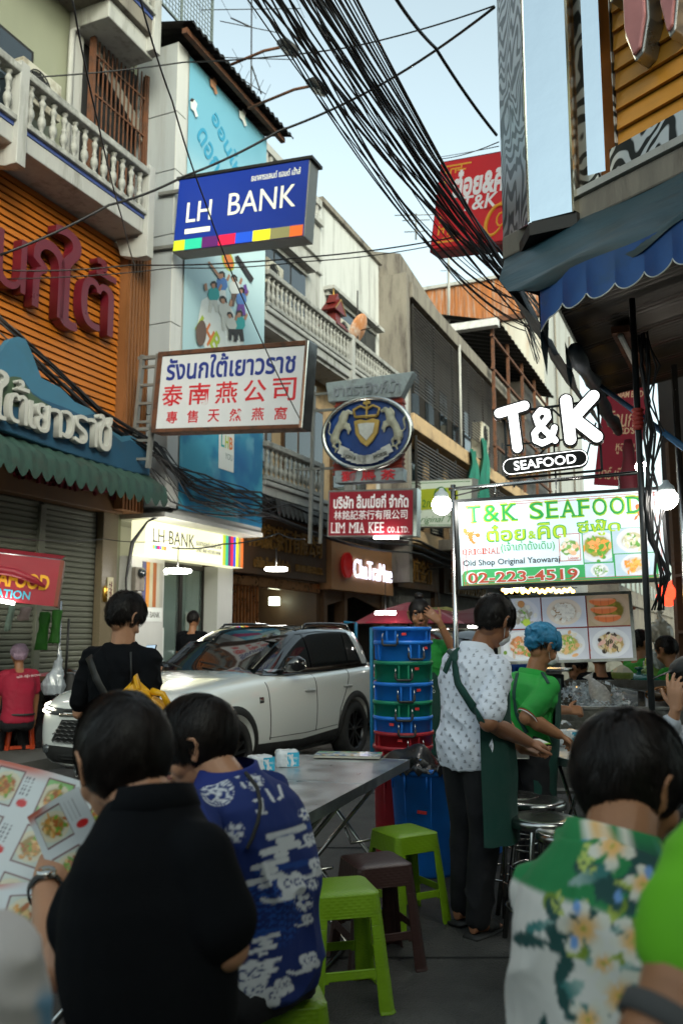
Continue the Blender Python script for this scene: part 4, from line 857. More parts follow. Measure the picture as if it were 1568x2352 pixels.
# ================================================================ right side: chamfered corner building, awning, stall
# facade frame: local x runs from the corner towards the viewer's right (near), local y into the building
FR=Frame(1.27,6.7,math.atan2(-.818,.575)); MR=FR.M
def hr(px,py,n=0): return FR.hit(px,py,n)
m_mirror=mat('mirror_steel',(.62,.64,.66),.06,metal=1,var=0)
def wavy(name,sc,strength,col=(.6,.62,.64)):  # dark and bright bands in the base colour stand in for zebra reflections
 m=bpy.data.materials.new(name); m.use_nodes=True; n=m.node_tree.nodes; L=m.node_tree.links; b=n['Principled BSDF']
 b.inputs['Metallic'].default_value=1; b.inputs['Roughness'].default_value=.05; b.inputs['Base Color'].default_value=(*col,1)
 tc=n.new('ShaderNodeTexCoord'); mp=n.new('ShaderNodeMapping'); mp.inputs['Scale'].default_value=(2.2,2.2,1.3); L.new(tc.outputs['Object'],mp.inputs[0])
 nz=n.new('ShaderNodeTexNoise'); nz.inputs['Scale'].default_value=1.0; nz.inputs['Detail'].default_value=1.5; nz.inputs['Distortion'].default_value=.8; L.new(mp.outputs[0],nz.inputs[0])
 sp=n.new('ShaderNodeSeparateXYZ'); L.new(tc.outputs['Object'],sp.inputs[0]); m1=n.new('ShaderNodeMath'); m1.operation='MULTIPLY'; m1.inputs[1].default_value=sc*9; L.new(sp.outputs[2],m1.inputs[0])
 m2=n.new('ShaderNodeMath'); m2.operation='MULTIPLY_ADD'; m2.inputs[1].default_value=55; L.new(nz.outputs[0],m2.inputs[0]); L.new(m1.outputs[0],m2.inputs[2]); sn=n.new('ShaderNodeMath'); sn.operation='SINE'; L.new(m2.outputs[0],sn.inputs[0])
 cr=n.new('ShaderNodeValToRGB'); cr.color_ramp.elements[0].position=.35; cr.color_ramp.elements[0].color=(.02,.022,.022,1); cr.color_ramp.elements[1].position=.62; cr.color_ramp.elements[1].color=(*[c*.8 for c in col],1)
 ma=n.new('ShaderNodeMath'); ma.operation='MULTIPLY_ADD'; ma.inputs[1].default_value=.5; ma.inputs[2].default_value=.5; L.new(sn.outputs[0],ma.inputs[0]); L.new(ma.outputs[0],cr.inputs[0]); L.new(cr.outputs[0],b.inputs['Base Color']); b.inputs['Metallic'].default_value=.7; b.inputs['Roughness'].default_value=.35
 return m
m_reflpaint=wavy('painted_reflection_steel',4.5,.35)
m_smooth=mat('polished_blue_steel',(.6,.68,.74),.09,metal=1,var=0,bump=.45,bsc=2.2)
m_edge=mat('polished_edge_steel',(.75,.72,.62),.12,metal=1,var=0)
cb=thing('corner_building','corner building clad in polished steel with orange boards and a blue awning','building',MR)
mk('wall',MB().box(.75,9,.0,6,4.55,12),m_orange,cb)
mk('left_return_wall',MB().box(.05,.75,.35,6,4.7,12),m_louv,cb)
mk('upper_floor_slab',MB().box(0,9,.05,6,4.3,4.55),m_dark,cb)
# fins
def fin(px0,px1,pyb,n0,n1,m,name='steel_panel'):
 s0,_=hr(px0,300,n0); s1,_=hr(px1,300,n0); _,zb=hr((px0+px1)/2,pyb,n0); return mk(name,MB().box(s0,s1,n0,n1,zb,12),m,cb,bevel=.004)
s_a=hr(1145,300,-.1)[0]; s_b=hr(1208,300,-.45)[0]
# outermost column: left face with painted reflections (seen obliquely) + front face smooth
zb=hr(1210,512,-.45)[1]
s_a,zz_=hr(1155,553,.05); mk('painted_reflection_side',MB().add([(s_a,.05,zz_),(s_b,-.45,zb),(s_b,-.45,12),(s_a,.05,12)],[(0,1,2,3)]),m_reflpaint,cb)
s_c=hr(1284,300,-.45)[0]; wq=(s_c-s_b); mk('smooth_front_panel',MB().add([(s_b,-.45,zb),(s_c-.02,-.45+.42*wq,zb),(s_c-.02,-.45+.42*wq,12),(s_b,-.45,12)],[(0,1,2,3)]),m_smooth,cb); mk('column_core',MB().box(s_b,s_c-.02,-.45+.44*wq,.2,zb,12),m_dark,cb)
mk('edge_strip',MB().box(s_b-.006,s_b+.006,-.46,-.449,zb,12),m_edge,cb)
mk('column_side',MB().box(s_c-.018,s_c+.0,-.45+.42*wq,.0,zb,12),m_edge,cb)
s_d=hr(1312,300,-.15)[0]; s_e=hr(1343,300,-.15)[0]
mk('edge_strip',MB().box(s_c-.1,s_d,-.15,-.12,zb,12),m_edge,cb); mk('painted_reflection_panel',MB().box(s_d,s_e+.1,-.155,-.12,zb+.2,12),m_reflpaint,cb)
s_f=hr(1376,300,-.25)[0]; s_g=hr(1410,300,-.08)[0]
s_e=hr(1345,300,-.25)[0]; wq=s_f-s_e; mk('smooth_front_panel',MB().add([(s_e,-.25,zb+.25),(s_f,-.25+.42*wq,zb+.25),(s_f,-.25+.42*wq,12),(s_e,-.25,12)],[(0,1,2,3)]),m_smooth,cb); mk('painted_reflection_panel',MB().box(s_f,s_g,-.08,-.05,zb+.3,12),m_reflpaint,cb)
mk('column_underside',MB().prism([(s_a,.05),(s_b,-.45),(s_c,-.3),(s_c,.3)],zb-.1,zb-.005,plane='xy'),m_dark,cb)
# bottom steel sill under the orange boards
_,zs=hr(1420,335,-.1)
mk('steel_sill',MB().box(s_g-.02,9,-.12,-.02,zs-.30,zs),m_reflpaint,cb,bevel=.004); mk('sill_trim',MB().box(s_e-.05,9,-.2,-.02,zs-.42,zs-.31),m_smooth,cb,bevel=.006)
mk('grey_fascia',MB().box(.55,9,-.16,-.02,4.62,zs-.43),mat('dull_steel_fascia',(.2,.2,.18),.4,metal=.7,var=.25,sc=3,stretch=(1,1,.5)),cb,bevel=.01)
bo=MB().add([(0,0,0),(0,0,.125),(0,-.03,0),(8,0,0),(8,0,.125),(8,-.03,0)],[(0,2,5,3),(2,1,4,5),(0,1,2),(3,5,4),(0,3,4,1)]); me=None
m_or2=mat('amber_board',(.50,.21,.02),.42,var=.3,sc=1.5,dirt=(.18,.05,.01),dsc=1.0,damt=.28,stretch=(.7,1,2.2))
for k in range(34):
 z=zs+k*.15+.005
 if me is None: o=mk('board',bo,m_or2,cb,T3(s_g,-.03,z)@Matrix.Diagonal((1,1,1.12,1))); me=o.data
 else: mk('board',me,None,cb,T3(s_g,-.03,z)@Matrix.Diagonal((1,1,1.12,1)))
t=thing('wall_lettering','pink edged raised letters hanging at the top right on the orange boards','sign',MR)
m_pl=mat('pink_letter_face',(.36,.14,.14),.35,var=.2,sc=3,dirt=(.12,.02,.03),dsc=2,damt=.3); m_ple=mat('letter_rim',(.35,.35,.33),.3,metal=.8,var=.2)
for a,b_,bot in ((1434,1492,150),(1518,1560,92),(1385,1420,12)):
 s0,z0=hr(a,bot,-.22); s1,_=hr(b_,bot,-.22); xm=(s0+s1)/2; w_=abs(s1-s0)/2
 pr=[(xm-w_,z0+2.2),(xm-w_,z0+.22),(xm-w_*.3,z0+.0),(xm+w_*.4,z0+.03),(xm+w_,z0+.25),(xm+w_,z0+2.2)]
 mk('letter',MB().prism(pr,-.2,-.04),m_ple,t,bevel=.01); mk('letter_face',MB().prism([(x_*.86+xm*.14,z_+ .03) for x_,z_ in pr],-.23,-.2),m_pl,t,bevel=.012)
# beam and awning
ZB=4.34; Zv=3.72
mk('awning_beam',MB().box(0.3,9,-.27,-.14,ZB-.02,ZB+.16),m_conc,cb,bevel=.015); mk('beam_cap',MB().box(.9,9,-.29,-.24,ZB+.17,ZB+.22),m_white,cb); mk('beam_soffit',MB().box(.3,9,-.14,.4,ZB-.06,ZB-.03),m_dark,cb)
m_tarp=mat('faded_teal_tarpaulin',(.014,.042,.058),.45,var=.35,sc=2,dirt=(.03,.04,.04),dsc=1.5,damt=.4,stretch=(.6,2,2),bump=.6,bsc=6); m_blue=mat('blue_canvas',(.006,.055,.20),.45,var=.25,sc=2.5,bump=.5,bsc=7,dirt=(.01,.04,.09),dsc=3,damt=.3); m_tarpd=mat('dark_tarpaulin',(.012,.02,.026),.55,var=.3,sc=3,bump=.6,bsc=7); m_seam=mat('seam_tape',(.4,.42,.4),.6,var=.2)
aw=thing('awning','blue scalloped canvas awning of the corner building above the seafood stall','awning',MR)
# slope: from beam (y -.46,z ZB) to edge (y -1.13, z 3.72); roll then scalloped valance
x0,x1=1.2,7; n=160; prof=[(-.26,ZB),(-.42,ZB-.17),(-.6,ZB-.37),(-.74,ZB-.5),(-.86,ZB-.60),(-.90,ZB-.66),(-.89,ZB-.71)]
vs=[];fs=[]
for i in range(n+1):
 f0=i/n
 for j,(y,z) in enumerate(prof):
  g=j/6; xs_=(.3*(1-g)+1.2*g) ; x=xs_+(x1-xs_)*f0
  vs.append((x,y+.02*math.sin(x*5+j),z+.02*math.sin(x*6.2+j*1.1)*g+(.03*math.sin(x*9) if j>4 else 0)))
m_=len(prof)
for i in range(n):
 for j in range(m_-1): a=i*m_+j; fs.append((a,a+m_,a+m_+1,a+1))
o=mk('sloping_canvas',MB().add(vs,fs),m_tarp,aw,smooth=True)
zt=3.68; vs=[];fs=[]; seam=[]; per=.19
for i in range(n*5+1):
 x=x0+(x1-x0)*i/(n*5); u=((x-x0)%per)/per; dz=abs(math.sin(PI*u))**.6*.07; bul=.02*math.sin(PI*u)
 if x<x0+per*.5: dz=.07+.06*(1-(x-x0)/per*2)
 for j in range(5):
  f=j/4; vs.append((x,-.89-bul*f-.012*math.sin(x*9),zt-(.19+dz)*f))
 seam.append((x,-.894-bul-.012*math.sin(x*9),zt-(.19+dz)))
for i in range(n*5):
 for j in range(4): a=i*5+j; fs.append((a,a+5,a+6,a+1))
mk('valance',MB().add(vs,fs),m_blue,aw,smooth=True); mk('seam_tape',MB().tube(seam,.004,5),m_seam,aw)
e=V((.397,.918,0)); c0=FR.w(1.2,-.89,0); c1=FR.w(.3,-.26,0)
def rl(p): return MR.inverted()@V(p)
vs=[];fs=[]
for i in range(49):
 a_=i*3.2/48; pb_=c0+e*a_; pt_=c1+e*a_*.8
 for j in range(6):
  g=j/5; q=pb_.lerp(pt_,g); zq=(zt-.26-.05*math.sin(a_*4))*(1-g)+ZB*g; q=q+V((e.y,-e.x,0))*(-.06*math.sin(PI*g)*(1+.6*math.sin(a_*5+j)))
  vs.append(rl((q.x,q.y,zq+.02*math.sin(i*.7+j))))
for i in range(48):
 for j in range(5): a=i*6+j; fs.append((a,a+6,a+7,a+1))
mk('side_tarpaulin',MB().add(vs,fs),m_tarpd,aw,smooth=True)
pts=[rl(tuple(c0+e*(.5+i*2.7/12)+V((e.y,-e.x,0))*.14+V((0,0,zt-.3-.03*math.sin(i)))) ) for i in range(13)]
mk('rolled_curtain',MB().tube(pts,[.05+.012*math.sin(i*2) for i in range(13)],12),m_tarpd,aw)
for k_,(a_,dz_) in enumerate(((.15,.5),(1.2,.32))):
 q=c0+e*a_+V((-e.y,e.x,0))*.03; mk('torn_flap',MB().add([rl((q.x,q.y,zt)),rl((q.x+.14,q.y+.3,zt-.05)),rl((q.x+.09,q.y+.2,zt-dz_)),rl((q.x+.02,q.y+.05,zt-dz_*.7))],[(0,1,2,3)]),m_tarp,aw)
mk('drain_pipe',MB().tube([rl(tuple(at(1173,605,6.2))),rl(tuple(at(1185,640,6.1))),rl(tuple(at(1190,665,6.1)))],.045,10),mat('teal_pipe',(.05,.17,.18),.5,var=.3),aw)
# corrugated ceiling under the awning
ce=MB(); n=150; vs=[];fs=[]
for i in range(n+1):
 a=i/n; c=.02*math.sin(i*2.0)
 p=c0+e*(.05+a*3.0)+V((.575,-.818,0))*.05; q=p+V((.575,-.818,0))*6.2
 vs+=[rl((p.x,p.y,3.70+c+.02*a)),rl((q.x,q.y,3.70+c+.02*a))]
for i in range(n): a=i*2; fs.append((a,a+2,a+3,a+1))
mk('corrugated_ceiling',MB().add(vs,fs),mat('dark_corrugated_sheet',(.05,.043,.035),.45,metal=.5,var=.4,sc=3),aw,smooth=True)
t=thing('ceiling_tube_lamp','unlit tube lamp in a rusty housing under the awning ceiling','lamp'); p=at(1424,765,5.9); q=at(1468,855,7.0); mk('housing',MB().bar(p+V((0,0,.03)),q+V((0,0,.03)),.12,.05),m_rust,t); mk('tube',MB().tube([p-V((0,0,.02)),q-V((0,0,.02))],.02,8),mat('unlit_tube',(.6,.6,.55),.3,var=.1),t)
# posts and struts carrying the awning
m_pole=mat('dark_painted_pole',(.025,.028,.03),.4,metal=.4,var=.3); m_ss=mat('stainless_pole',(.5,.5,.5),.22,metal=1,var=.2,sc=4); m_bluep=mat('blue_painted_pole',(.01,.07,.16),.5,var=.3)
t=thing('awning_post','tall dark painted post standing in front of the lit menu lightbox','post'); p=atz(1502,2050,0); p=at(1500,1700,5.4); mk('post',MB().tube([(p.x,5.4,0),(p.x,5.4,3.65)],.020,10),m_pole,t)
# red and yellow tape and cables around post
rt=MB(); 
for k in range(5): rt.lathe([(.03,0),(.042,.015),(.03,.03)],10,T3(p.x,5.4,2.78+.028*k)@RX(.2))
mk('tape_wrap',rt,mat('red_tape',(.35,.03,.02),.5),t)
for k in range(9):
 rr_=random.Random(k+40); pts=[(p.x+.03+rr_.uniform(-.02,.12)*(1 if i%2 else .4),5.36+rr_.uniform(-.05,.05),3.4-i*.22) for i in range(9)]; mk('hanging_cable',MB().tube(pts,.006+.003*(k%2),5),m_wire,t)
t=thing('blue_strut','slanting blue steel strut under the awning from the corner to the right edge','strut'); mk('bar',MB().tube([at(1370,880,6.6),at(1600,1050,4.9)],.02,8),m_bluep,t)
t=thing('sign_stand','stainless tube frame carrying the lit menu lightbox and the letter sign','frame')
P1=at(1040,1120,6.15); P1b=V((P1.x,6.15,0)); z=P1.z; P2=at(1556,1130,5.7)
f=MB(); f.tube([P1b,V((P1.x,6.15,z+.02))],.019,10); mk('pole',f,m_ss,t); mk('pole',MB().tube([(P2.x+.02,5.7,0),(P2.x+.02,5.7,3.3)],.021,10),m_ss,t)
mk('top_rail',MB().tube([at(1030,1124,6.15),at(1470,1085,5.9)],.014,8),m_ss,t)
mk('low_rail',MB().tube([at(1040,1140,6.16),at(1130,1118,6.1)],.006,6),m_wire,t)
# bulbs
def bulb(p,label,r=.075):
 t=thing('light_bulb',label,'lamp',Matrix.Translation(p),'big round light bulbs on the stall frame')
 mk('glass_globe',MB().ball((0,0,0),r,r,r,18),mat('bright_bulb',(1,1,.95),.4,var=0,emis=38,ecol=(1,.95,.86)),t)
 mk('cap',MB().lathe([(r*.98,.0),(r*1.02,.02),(r*.9,.05),(.03,.075),(.02,.1)],16,T3(0,0,r*.62)@Matrix.Scale(.75,4)),mat('lamp_cap_grey',(.45,.5,.52),.4,var=0),t); return t
bulb(at(1014,1160,5.9),'lit round bulb at the left end of the menu lightbox',.068); bulb(at(1531,1146,5.3),'lit round bulb beside the dark post at the right end of the lightbox',.066); 
t=bulb(at(1472,1072,6.6),'small lit lamp above the right end of the menu lightbox, by the red banner',.045)
# ---------- the T&K lightbox
M,w,h=sframe((1048,1150,1352),(1500+30,1115,1336),6.1,5.75)
t=thing('menu_lightbox','large lit white lightbox with green seafood lettering, phone number and dish pictures','sign',M)
m_lb=mat('lightbox_white',(.62,.74,.8),.4,var=0,emis=.33,ecol=(.62,.76,.83)); E=.55
def em(n,c,e=.26): return mat('lit_'+n,c,.5,var=0,emis=e)
mk('case',MB().box(-w/2,w/2,0,.12,-h/2,h/2),m_pole,t,bevel=.006); fr=MB(); q=.022
fr.box(-w/2,w/2,-.014,0,h/2-q,h/2); fr.box(-w/2,w/2,-.014,0,-h/2,-h/2+q); fr.box(-w/2,-w/2+q,-.014,0,-h/2+q,h/2-q); fr.box(w/2-q,w/2,-.014,0,-h/2+q,h/2-q); mk('rim',fr,m_pole,t)
mk('lit_face',MB().box(-w/2+q,w/2-q,-.004,0,-h/2+q,h/2-q),m_lb,t)
gn=em('green',(.02,.33,.07)); lime=em('lime',(.42,.62,.03)); rd=em('brick_red',(.42,.07,.04)); gband=em('band_green',(.05,.36,.12)); wt=em('white',(.7,.75,.75)); blk=em('black',(.015,.03,.03),0)
X=lambda u:(u-.5)*w; Z=lambda v:(.5-v)*h
bl=MB()
for v0 in (.06,.085): bl.box(X(.03),X(.965),-.007,-.005,Z(v0+.006),Z(v0))
for v0 in (.935,.96): bl.box(X(.03),X(.965),-.007,-.005,Z(v0),Z(v0-.006))
for u0 in (.028,.045): bl.box(X(u0),X(u0+.003),-.0065,-.0045,Z(.97),Z(.05))
for u0 in (.955,.97): bl.box(X(u0),X(u0+.003),-.0065,-.0045,Z(.97),Z(.05))
mk('border_print',bl,rd,t)
serif_text(t,'T&K SEAFOOD',lime,X(.055),X(.905),Z(.28),Z(.075),-.0045,depth=.002,bold=.03,thin=.13,gap=.13,name='letter_outline')
serif_text(t,'T&K SEAFOOD',gn,X(.062),X(.898),Z(.268),Z(.09),-.0068,depth=.003,bold=.0,thin=.08,gap=.17)
for s_,a,b_ in (('ต๋อย',.15,.345),('&',.355,.395),('คิด',.4,.54),('ซีฟู๊ด',.59,.795)):
 hh=.19 if s_!='&' else .09; zc=.405 if s_!='&' else .44
 write(t,s_,gn,X((a+b_)/2),Z(zc),w=(b_-a)*w,h=hh*h,y=-.0045,depth=.002,bold=.03); write(t,s_,lime,X((a+b_)/2),Z(zc),w=(b_-a)*w*.95,h=hh*h*.88,y=-.0068,depth=.003,bold=.005)
serif_text(t,'ORIGINAL',rd,X(.03),X(.215),Z(.625),Z(.56),-.0045,thin=.12,gap=.2)
write(t,'(เจ้าเก่าดั้งเดิม)',gn,X(.35),Z(.565),w=.26*w,h=.125*h,y=-.0045); write(t,'Old Shop Original Yaowaraj',blk,X(.265),Z(.725),w=.47*w,h=.085*h,y=-.0045,bold=.01)
pl=[(X(.02),Z(.965)),(X(.02),Z(.85)),(X(.035),Z(.805)),(X(.07),Z(.79)),(X(.62),Z(.79)),(X(.95),Z(.79)),(X(.95),Z(.965))]; mk('green_band',MB().prism(pl,-.006,-.0042),gband,t)
write(t,'02-223-4519',wt,X(.315),Z(.885),w=.55*w,h=.135*h,y=-.0062,depth=.002,bold=.05); write(t,'02-223-4519',rd,X(.315),Z(.885),w=.53*w,h=.115*h,y=-.0085,depth=.002,bold=.02)
# dishes : painted print
FC={'or':(.75,.22,.05),'gr':(.07,.3,.03),'cream':(.75,.68,.5),'brown':(.3,.14,.03),'white':(.75,.78,.8),'yel':(.7,.45,.1)}
def dish(seed,base,blobs,plate=(.66,.68,.70),bg=(.45,.58,.66),pr=.54):
 """flat printed photograph of a plate of food"""
 r=np.random.default_rng(seed)
 bl=[(r.normal(.0,.19),r.normal(0,.16),r.uniform(.05,.13),r.uniform(.03,.08),r.uniform(0,3.1),blobs[r.integers(len(blobs))]) for _ in range(44)]
 def f(U,W,X,Z,asp=1.0):
  u=(U-.5)*asp; v=W-.5; c=np.ones((len(U),3))*np.array(bg); c*= (.9+.2*fbm(U*3,W*3,seed,1))[:,None]
  d=np.sqrt((u/1.15)**2+(v/.9)**2); c=mixc(c,sst(pr+.02,pr,d),plate); c=mixc(c,sst(pr*.8,pr*.76,d)*.6,tuple(x*.82 for x in plate)); c=mixc(c,sst(pr*.72,pr*.62,d+.08*(fbm(U*9,W*9,seed,1)-.5)),base)
  c*= (1+.5*(fbm(U*25,W*25,seed,1)-.5)*(d<pr*.7))[:,None]
  for x,y,a,b_,th,col in bl:
   x,y=x*pr*1.9,y*pr*1.9
   p=(u-x)*math.cos(th)+(v-y)*math.sin(th); q_=-(u-x)*math.sin(th)+(v-y)*math.cos(th); m=sst(1.15,.8,(p/a)**2+(q_/b_)**2); c=mixc(c,m,np.array(col)*(.8+.3*((x*50)%1))); c=mixc(c,m*.35*sst(.5,1,np.abs(np.sin(p*60))),np.array(col)*1.25)
  return c
 return f
lp=vmat('lit_print',.5,emis=.3); 
def dpanel(parent,u0,v0,u1,v1,f,name='dish_picture',m=lp,y=-.0075,nx=46):
 ww_,hh_=(u1-u0)*w,(v1-v0)*h; return panel(name,ww_,hh_,nx,lambda U,W,A,B:f(U,W,A,B,ww_/hh_),m,parent,T3(X((u0+u1)/2),y,Z((v0+v1)/2)))
rdf=[(.78,.28,.06),(.8,.36,.12)]
rm=MB(); rm.box(X(.5),X(.6),-.0062,-.0045,Z(.745),Z(.45)); mk('picture_frame',rm,rd,t)
dpanel(t,.503,.458,.597,.738,dish(3,(.12,.3,.05),[(.75,.7,.6),(.8,.5,.3),(.2,.4,.1)],plate=(.7,.76,.78),bg=(.7,.76,.78),pr=.45)); write(t,'Lobster',rd,X(.565),Z(.715),w=.05*w,h=.03*h,y=-.009)
mk('picture_backing',MB().box(X(.61),X(.945),-.0062,-.0045,Z(.94),Z(.42)),gband,t)
dpanel(t,.615,.435,.745,.77,dish(4,(.3,.3,.05),rdf+[(.12,.35,.04)])); dpanel(t,.752,.425,.94,.69,dish(5,(.45,.42,.25),[(.7,.72,.66),(.6,.6,.4),(.1,.3,.04)])); dpanel(t,.615,.785,.75,.93,dish(6,(.35,.45,.35),[(.7,.74,.72),(.2,.42,.1)])); dpanel(t,.757,.70,.94,.93,dish(7,(.6,.5,.4),[(.8,.3,.05),(.8,.42,.1)]))
# cartoon shellfish (generic)
def shell(cx,cz,sc,kind):
 og=em('shell_orange',(.62,.16,.03)); b=MB(); y=-.0085
 def el(x,z,rx,rz,ro=0,dy=0): b.add([(cx+sc*(x+rx*math.cos(a)*math.cos(ro)-rz*math.sin(a)*math.sin(ro)),y-dy,cz+sc*(z+rx*math.cos(a)*math.sin(ro)+rz*math.sin(a)*math.cos(ro))) for a in np.linspace(0,2*PI,14,endpoint=False)],[tuple(range(14))])
 if kind==0:
  for k,(x,z,r_) in enumerate(((0,.3,.22),(-.05,.1,.2),(-.05,-.1,.17),(0,-.28,.14),(.1,-.42,.11),(.2,-.5,.12))): el(x,z,r_*1.1,r_*.7,0,k*.0002)
  el(-.42,.42,.16,.2,.3,.0013); el(.5,.05,.17,.16,0,.0014); el(-.3,.2,.14,.05,1,.0015); el(.3,.12,.16,.05,0,.0016)
 else:
  el(0,0,.4,.25,0); el(-.3,.5,.2,.26,.4,.0003); el(.35,-.1,.22,.16,0,.0004); el(-.3,.2,.06,.18,0,.0005)
  for k in range(3): el(-.45-.05*k,-.15-.12*k,.2,.04,.6,.0006+.0001*k); el(.5,-.25-.1*k,.22,.04,-.6,.0010+.0001*k)
 mk('shellfish_drawing',b,og,t); e_=MB()
 for dx in (-.09,.09): b2=MB(); e_.add([(cx+sc*(dx+.07*math.cos(a)),y-.0022,cz+sc*((.38 if kind==0 else .12)+.09*math.sin(a))) for a in np.linspace(0,2*PI,12,endpoint=False)],[tuple(range(12))])
 mk('drawn_eyes',e_,wt,t); e2=MB()
 for dx in (-.08,.1): e2.add([(cx+sc*(dx+.03*math.cos(a)),y-.0026,cz+sc*((.38 if kind==0 else .12)+.04*math.sin(a))) for a in np.linspace(0,2*PI,10,endpoint=False)],[tuple(range(10))])
 mk('drawn_pupils',e2,blk,t)
shell(X(.075),Z(.42),h*.15,0); shell(X(.9),Z(.28),h*.14,1)
hk=MB()
for u in (.2,.5,.8): hk.tube([(X(u),.05,h/2),(X(u)+.01,.05,h/2+.1)],.004,5)
mk('hanging_hook',hk,m_ss,t)
# ---------- the neon letters
M,w,h=sframe((1140,925,1100),(1412,905,1080),6.15,5.95)
t=thing('letter_sign','glowing white rounded T&K letters over a black SEAFOOD pill'.replace('T&K','channel').replace('SEAFOOD','rounded'),'sign',M)
m_ch=mat('channel_white',(1,1,1),.4,var=0,emis=1.1,ecol=(1,1,1)); m_blk=mat('gloss_black',(.012,.012,.012),.25,var=0)
def strokes(name,paths,wd,depth,y,m,parent):
 b=MB()
 for i,pth in enumerate(paths):
  for k in range(len(pth)-1):
   a,c=V((pth[k][0],0,pth[k][1])),V((pth[k+1][0],0,pth[k+1][1])); d=c-a; L=d.length; an=math.atan2(d.z,d.x); r=wd/2
   pl=[(L+r*math.cos(q),r*math.sin(q)) for q in np.linspace(-PI/2,PI/2,9)]+[(r*math.cos(q),r*math.sin(q)) for q in np.linspace(PI/2,3*PI/2,9)]
   b.prism(pl,y-.0004*(i*3+k),y+depth,T3(a.x,0,a.z)@RY(-an))
 return mk(name,b,m,parent)
def neon(name,paths,wd):
 o=strokes(name+'_case',paths,wd+.028,.07,.0,m_blk,t); strokes(name+'_face',paths,wd,.01,-.012,m_ch,t)
L=lambda x,z:(x-.41,z-.30)
neon('letter',[[L(.03,.50),L(.21,.54)],[L(.125,.5),L(.145,.235)]],.068)
neon('letter',[[L(.50,.555),L(.515,.27)],[L(.69,.57),L(.54,.42)],[L(.545,.42),L(.695,.275)]],.078)
amp=[L(.41,.27),L(.30,.40),L(.285,.455),L(.32,.495),L(.365,.48),L(.37,.44),L(.31,.375),L(.27,.33),L(.275,.28),L(.32,.255),L(.37,.275),L(.40,.33),L(.41,.36)]
neon('letter',[amp],.042)
pb=MB(); cxp,czp=L(.33,.1)[0],L(.33,.115)[1]; r=.052; LL=.235
pill=lambda r_,L_:[(L_+r_*math.cos(q),r_*math.sin(q)) for q in np.linspace(-PI/2,PI/2,10)]+[(-L_+r_*math.cos(q),r_*math.sin(q)) for q in np.linspace(PI/2,3*PI/2,10)]
P_=T3(cxp,0,czp)@RY(-.06); mk('pill_board',MB().prism(pill(.066,LL),-.01,.04,P_),m_blk,t); mk('pill_outline',MB().prism(pill(.058,LL),-.013,-.0105,P_),m_ch,t); mk('pill_face',MB().prism(pill(.053,LL),-.015,-.0133,P_),m_blk,t)
write(t,'SEAFOOD',m_ch,0,0,w=.43,h=.066,y=-.016,M=P_,bold=.01)
fr=MB(); c=[L(.06,.03),L(.72,.05),L(.72,.56),L(.06,.52)]
for a,b_ in ((0,1),(1,2),(2,3),(3,0)): fr.bar((c[a][0],.09,c[a][1]),(c[b_][0],.09,c[b_][1]),.016)
for a,b_ in ((L(.06,.28),L(.72,.30)),(L(.40,.53),L(.40,-.03)),(L(.40,.53),L(.62,.28)),(L(.40,.3),L(.2,.1)),(L(.15,.03),L(.1,-.03)),(L(.6,.1),L(.7,.4))): fr.bar((a[0],.1,a[1]),(b_[0],.1,b_[1]),.012)
mk('steel_frame',fr,m_pole,t)
# ---------- second board with six pictures
M,w,h=sframe((1140,1372,1525),(1455,1355,1520),6.35,6.2)
t=thing('picture_board','white framed board with six large food photographs below the lightbox','sign',M)
m_wf=mat('worn_white_frame',(.5,.5,.45),.5,var=.2,dirt=(.15,.14,.12),dsc=5)
mk('back',MB().box(-w/2,w/2,0,.03,-h/2,h/2),m_wf,t); fr=MB(); q=.022; fr.box(-w/2,w/2,-.02,0,h/2-q,h/2); fr.box(-w/2,w/2,-.02,0,-h/2,-h/2+q); fr.box(-w/2,-w/2+q,-.02,0,-h/2+q,h/2-q); fr.box(w/2-q,w/2,-.02,0,-h/2+q,h/2-q); mk('rim',fr,m_wf,t,bevel=.003)
mk('red_divider',MB().box(-w/2+q,w/2-q,-.002,0,-h/2+q,h/2-q),flatmat('divider_red',(.4,.05,.05)),t)
ppm=vmat('board_print',.35,emis=.10)
def prawns(U,W,X_,Z_,asp=1):
 c=dish(11,(.2,.16,.03),[(.3,.25,.04),(.2,.2,.03)],bg=(.5,.38,.25),plate=(.55,.42,.3),pr=.6)(U,W,X_,Z_,asp)
 u=(U-.45)*asp; v=W-.5
 for k,(y,x) in enumerate(((.26,-.1),(-.0,-.08),(-.27,.02))):
  p=u-x; q_=v-y-.12*(p**2)*2; m=sst(1.1,.9,(p/.42)**2+(q_/.12)**2); c=mixc(c,m,np.array([.78,.22,.08])); c=mixc(c,m*sst(.86,1,np.cos((p+.3)*26))*.5,(.5,.1,.04)); c=mixc(c,m*sst(.02,.09,q_)*.5,(.95,.6,.4))
 return c
def noodles(seed,base,hi,spots,bg=(.62,.64,.7)):
 d=dish(seed,base,spots,bg=bg,plate=(.75,.77,.8),pr=.5)
 def f(U,W,X_,Z_,asp=1):
  c=d(U,W,X_,Z_,asp); u=(U-.5)*asp; v=W-.45; m=sst(.36,.25,np.sqrt(u*u+v*v)); s_=np.sin((u+.25*fbm(U*4,W*4,seed,1))*110+6*fbm(U*7,W*7,seed,1)); return mixc(c,m*sst(.1,.9,s_)*.55,hi)
 return f
def porr(U,W,X_,Z_,asp=1):
 c=dish(14,(.3,.16,.04),[(.75,.74,.7)],bg=(.6,.64,.75),plate=(.75,.68,.6),pr=.47)(U,W,X_,Z_,asp); m=sst(.5,.62,fbm(U*16,W*16,3,1))*sst(.36,.3,np.sqrt(((U-.5)*asp/1.1)**2+((W-.5)/.85)**2)); return mixc(c,m,(.8,.79,.74))
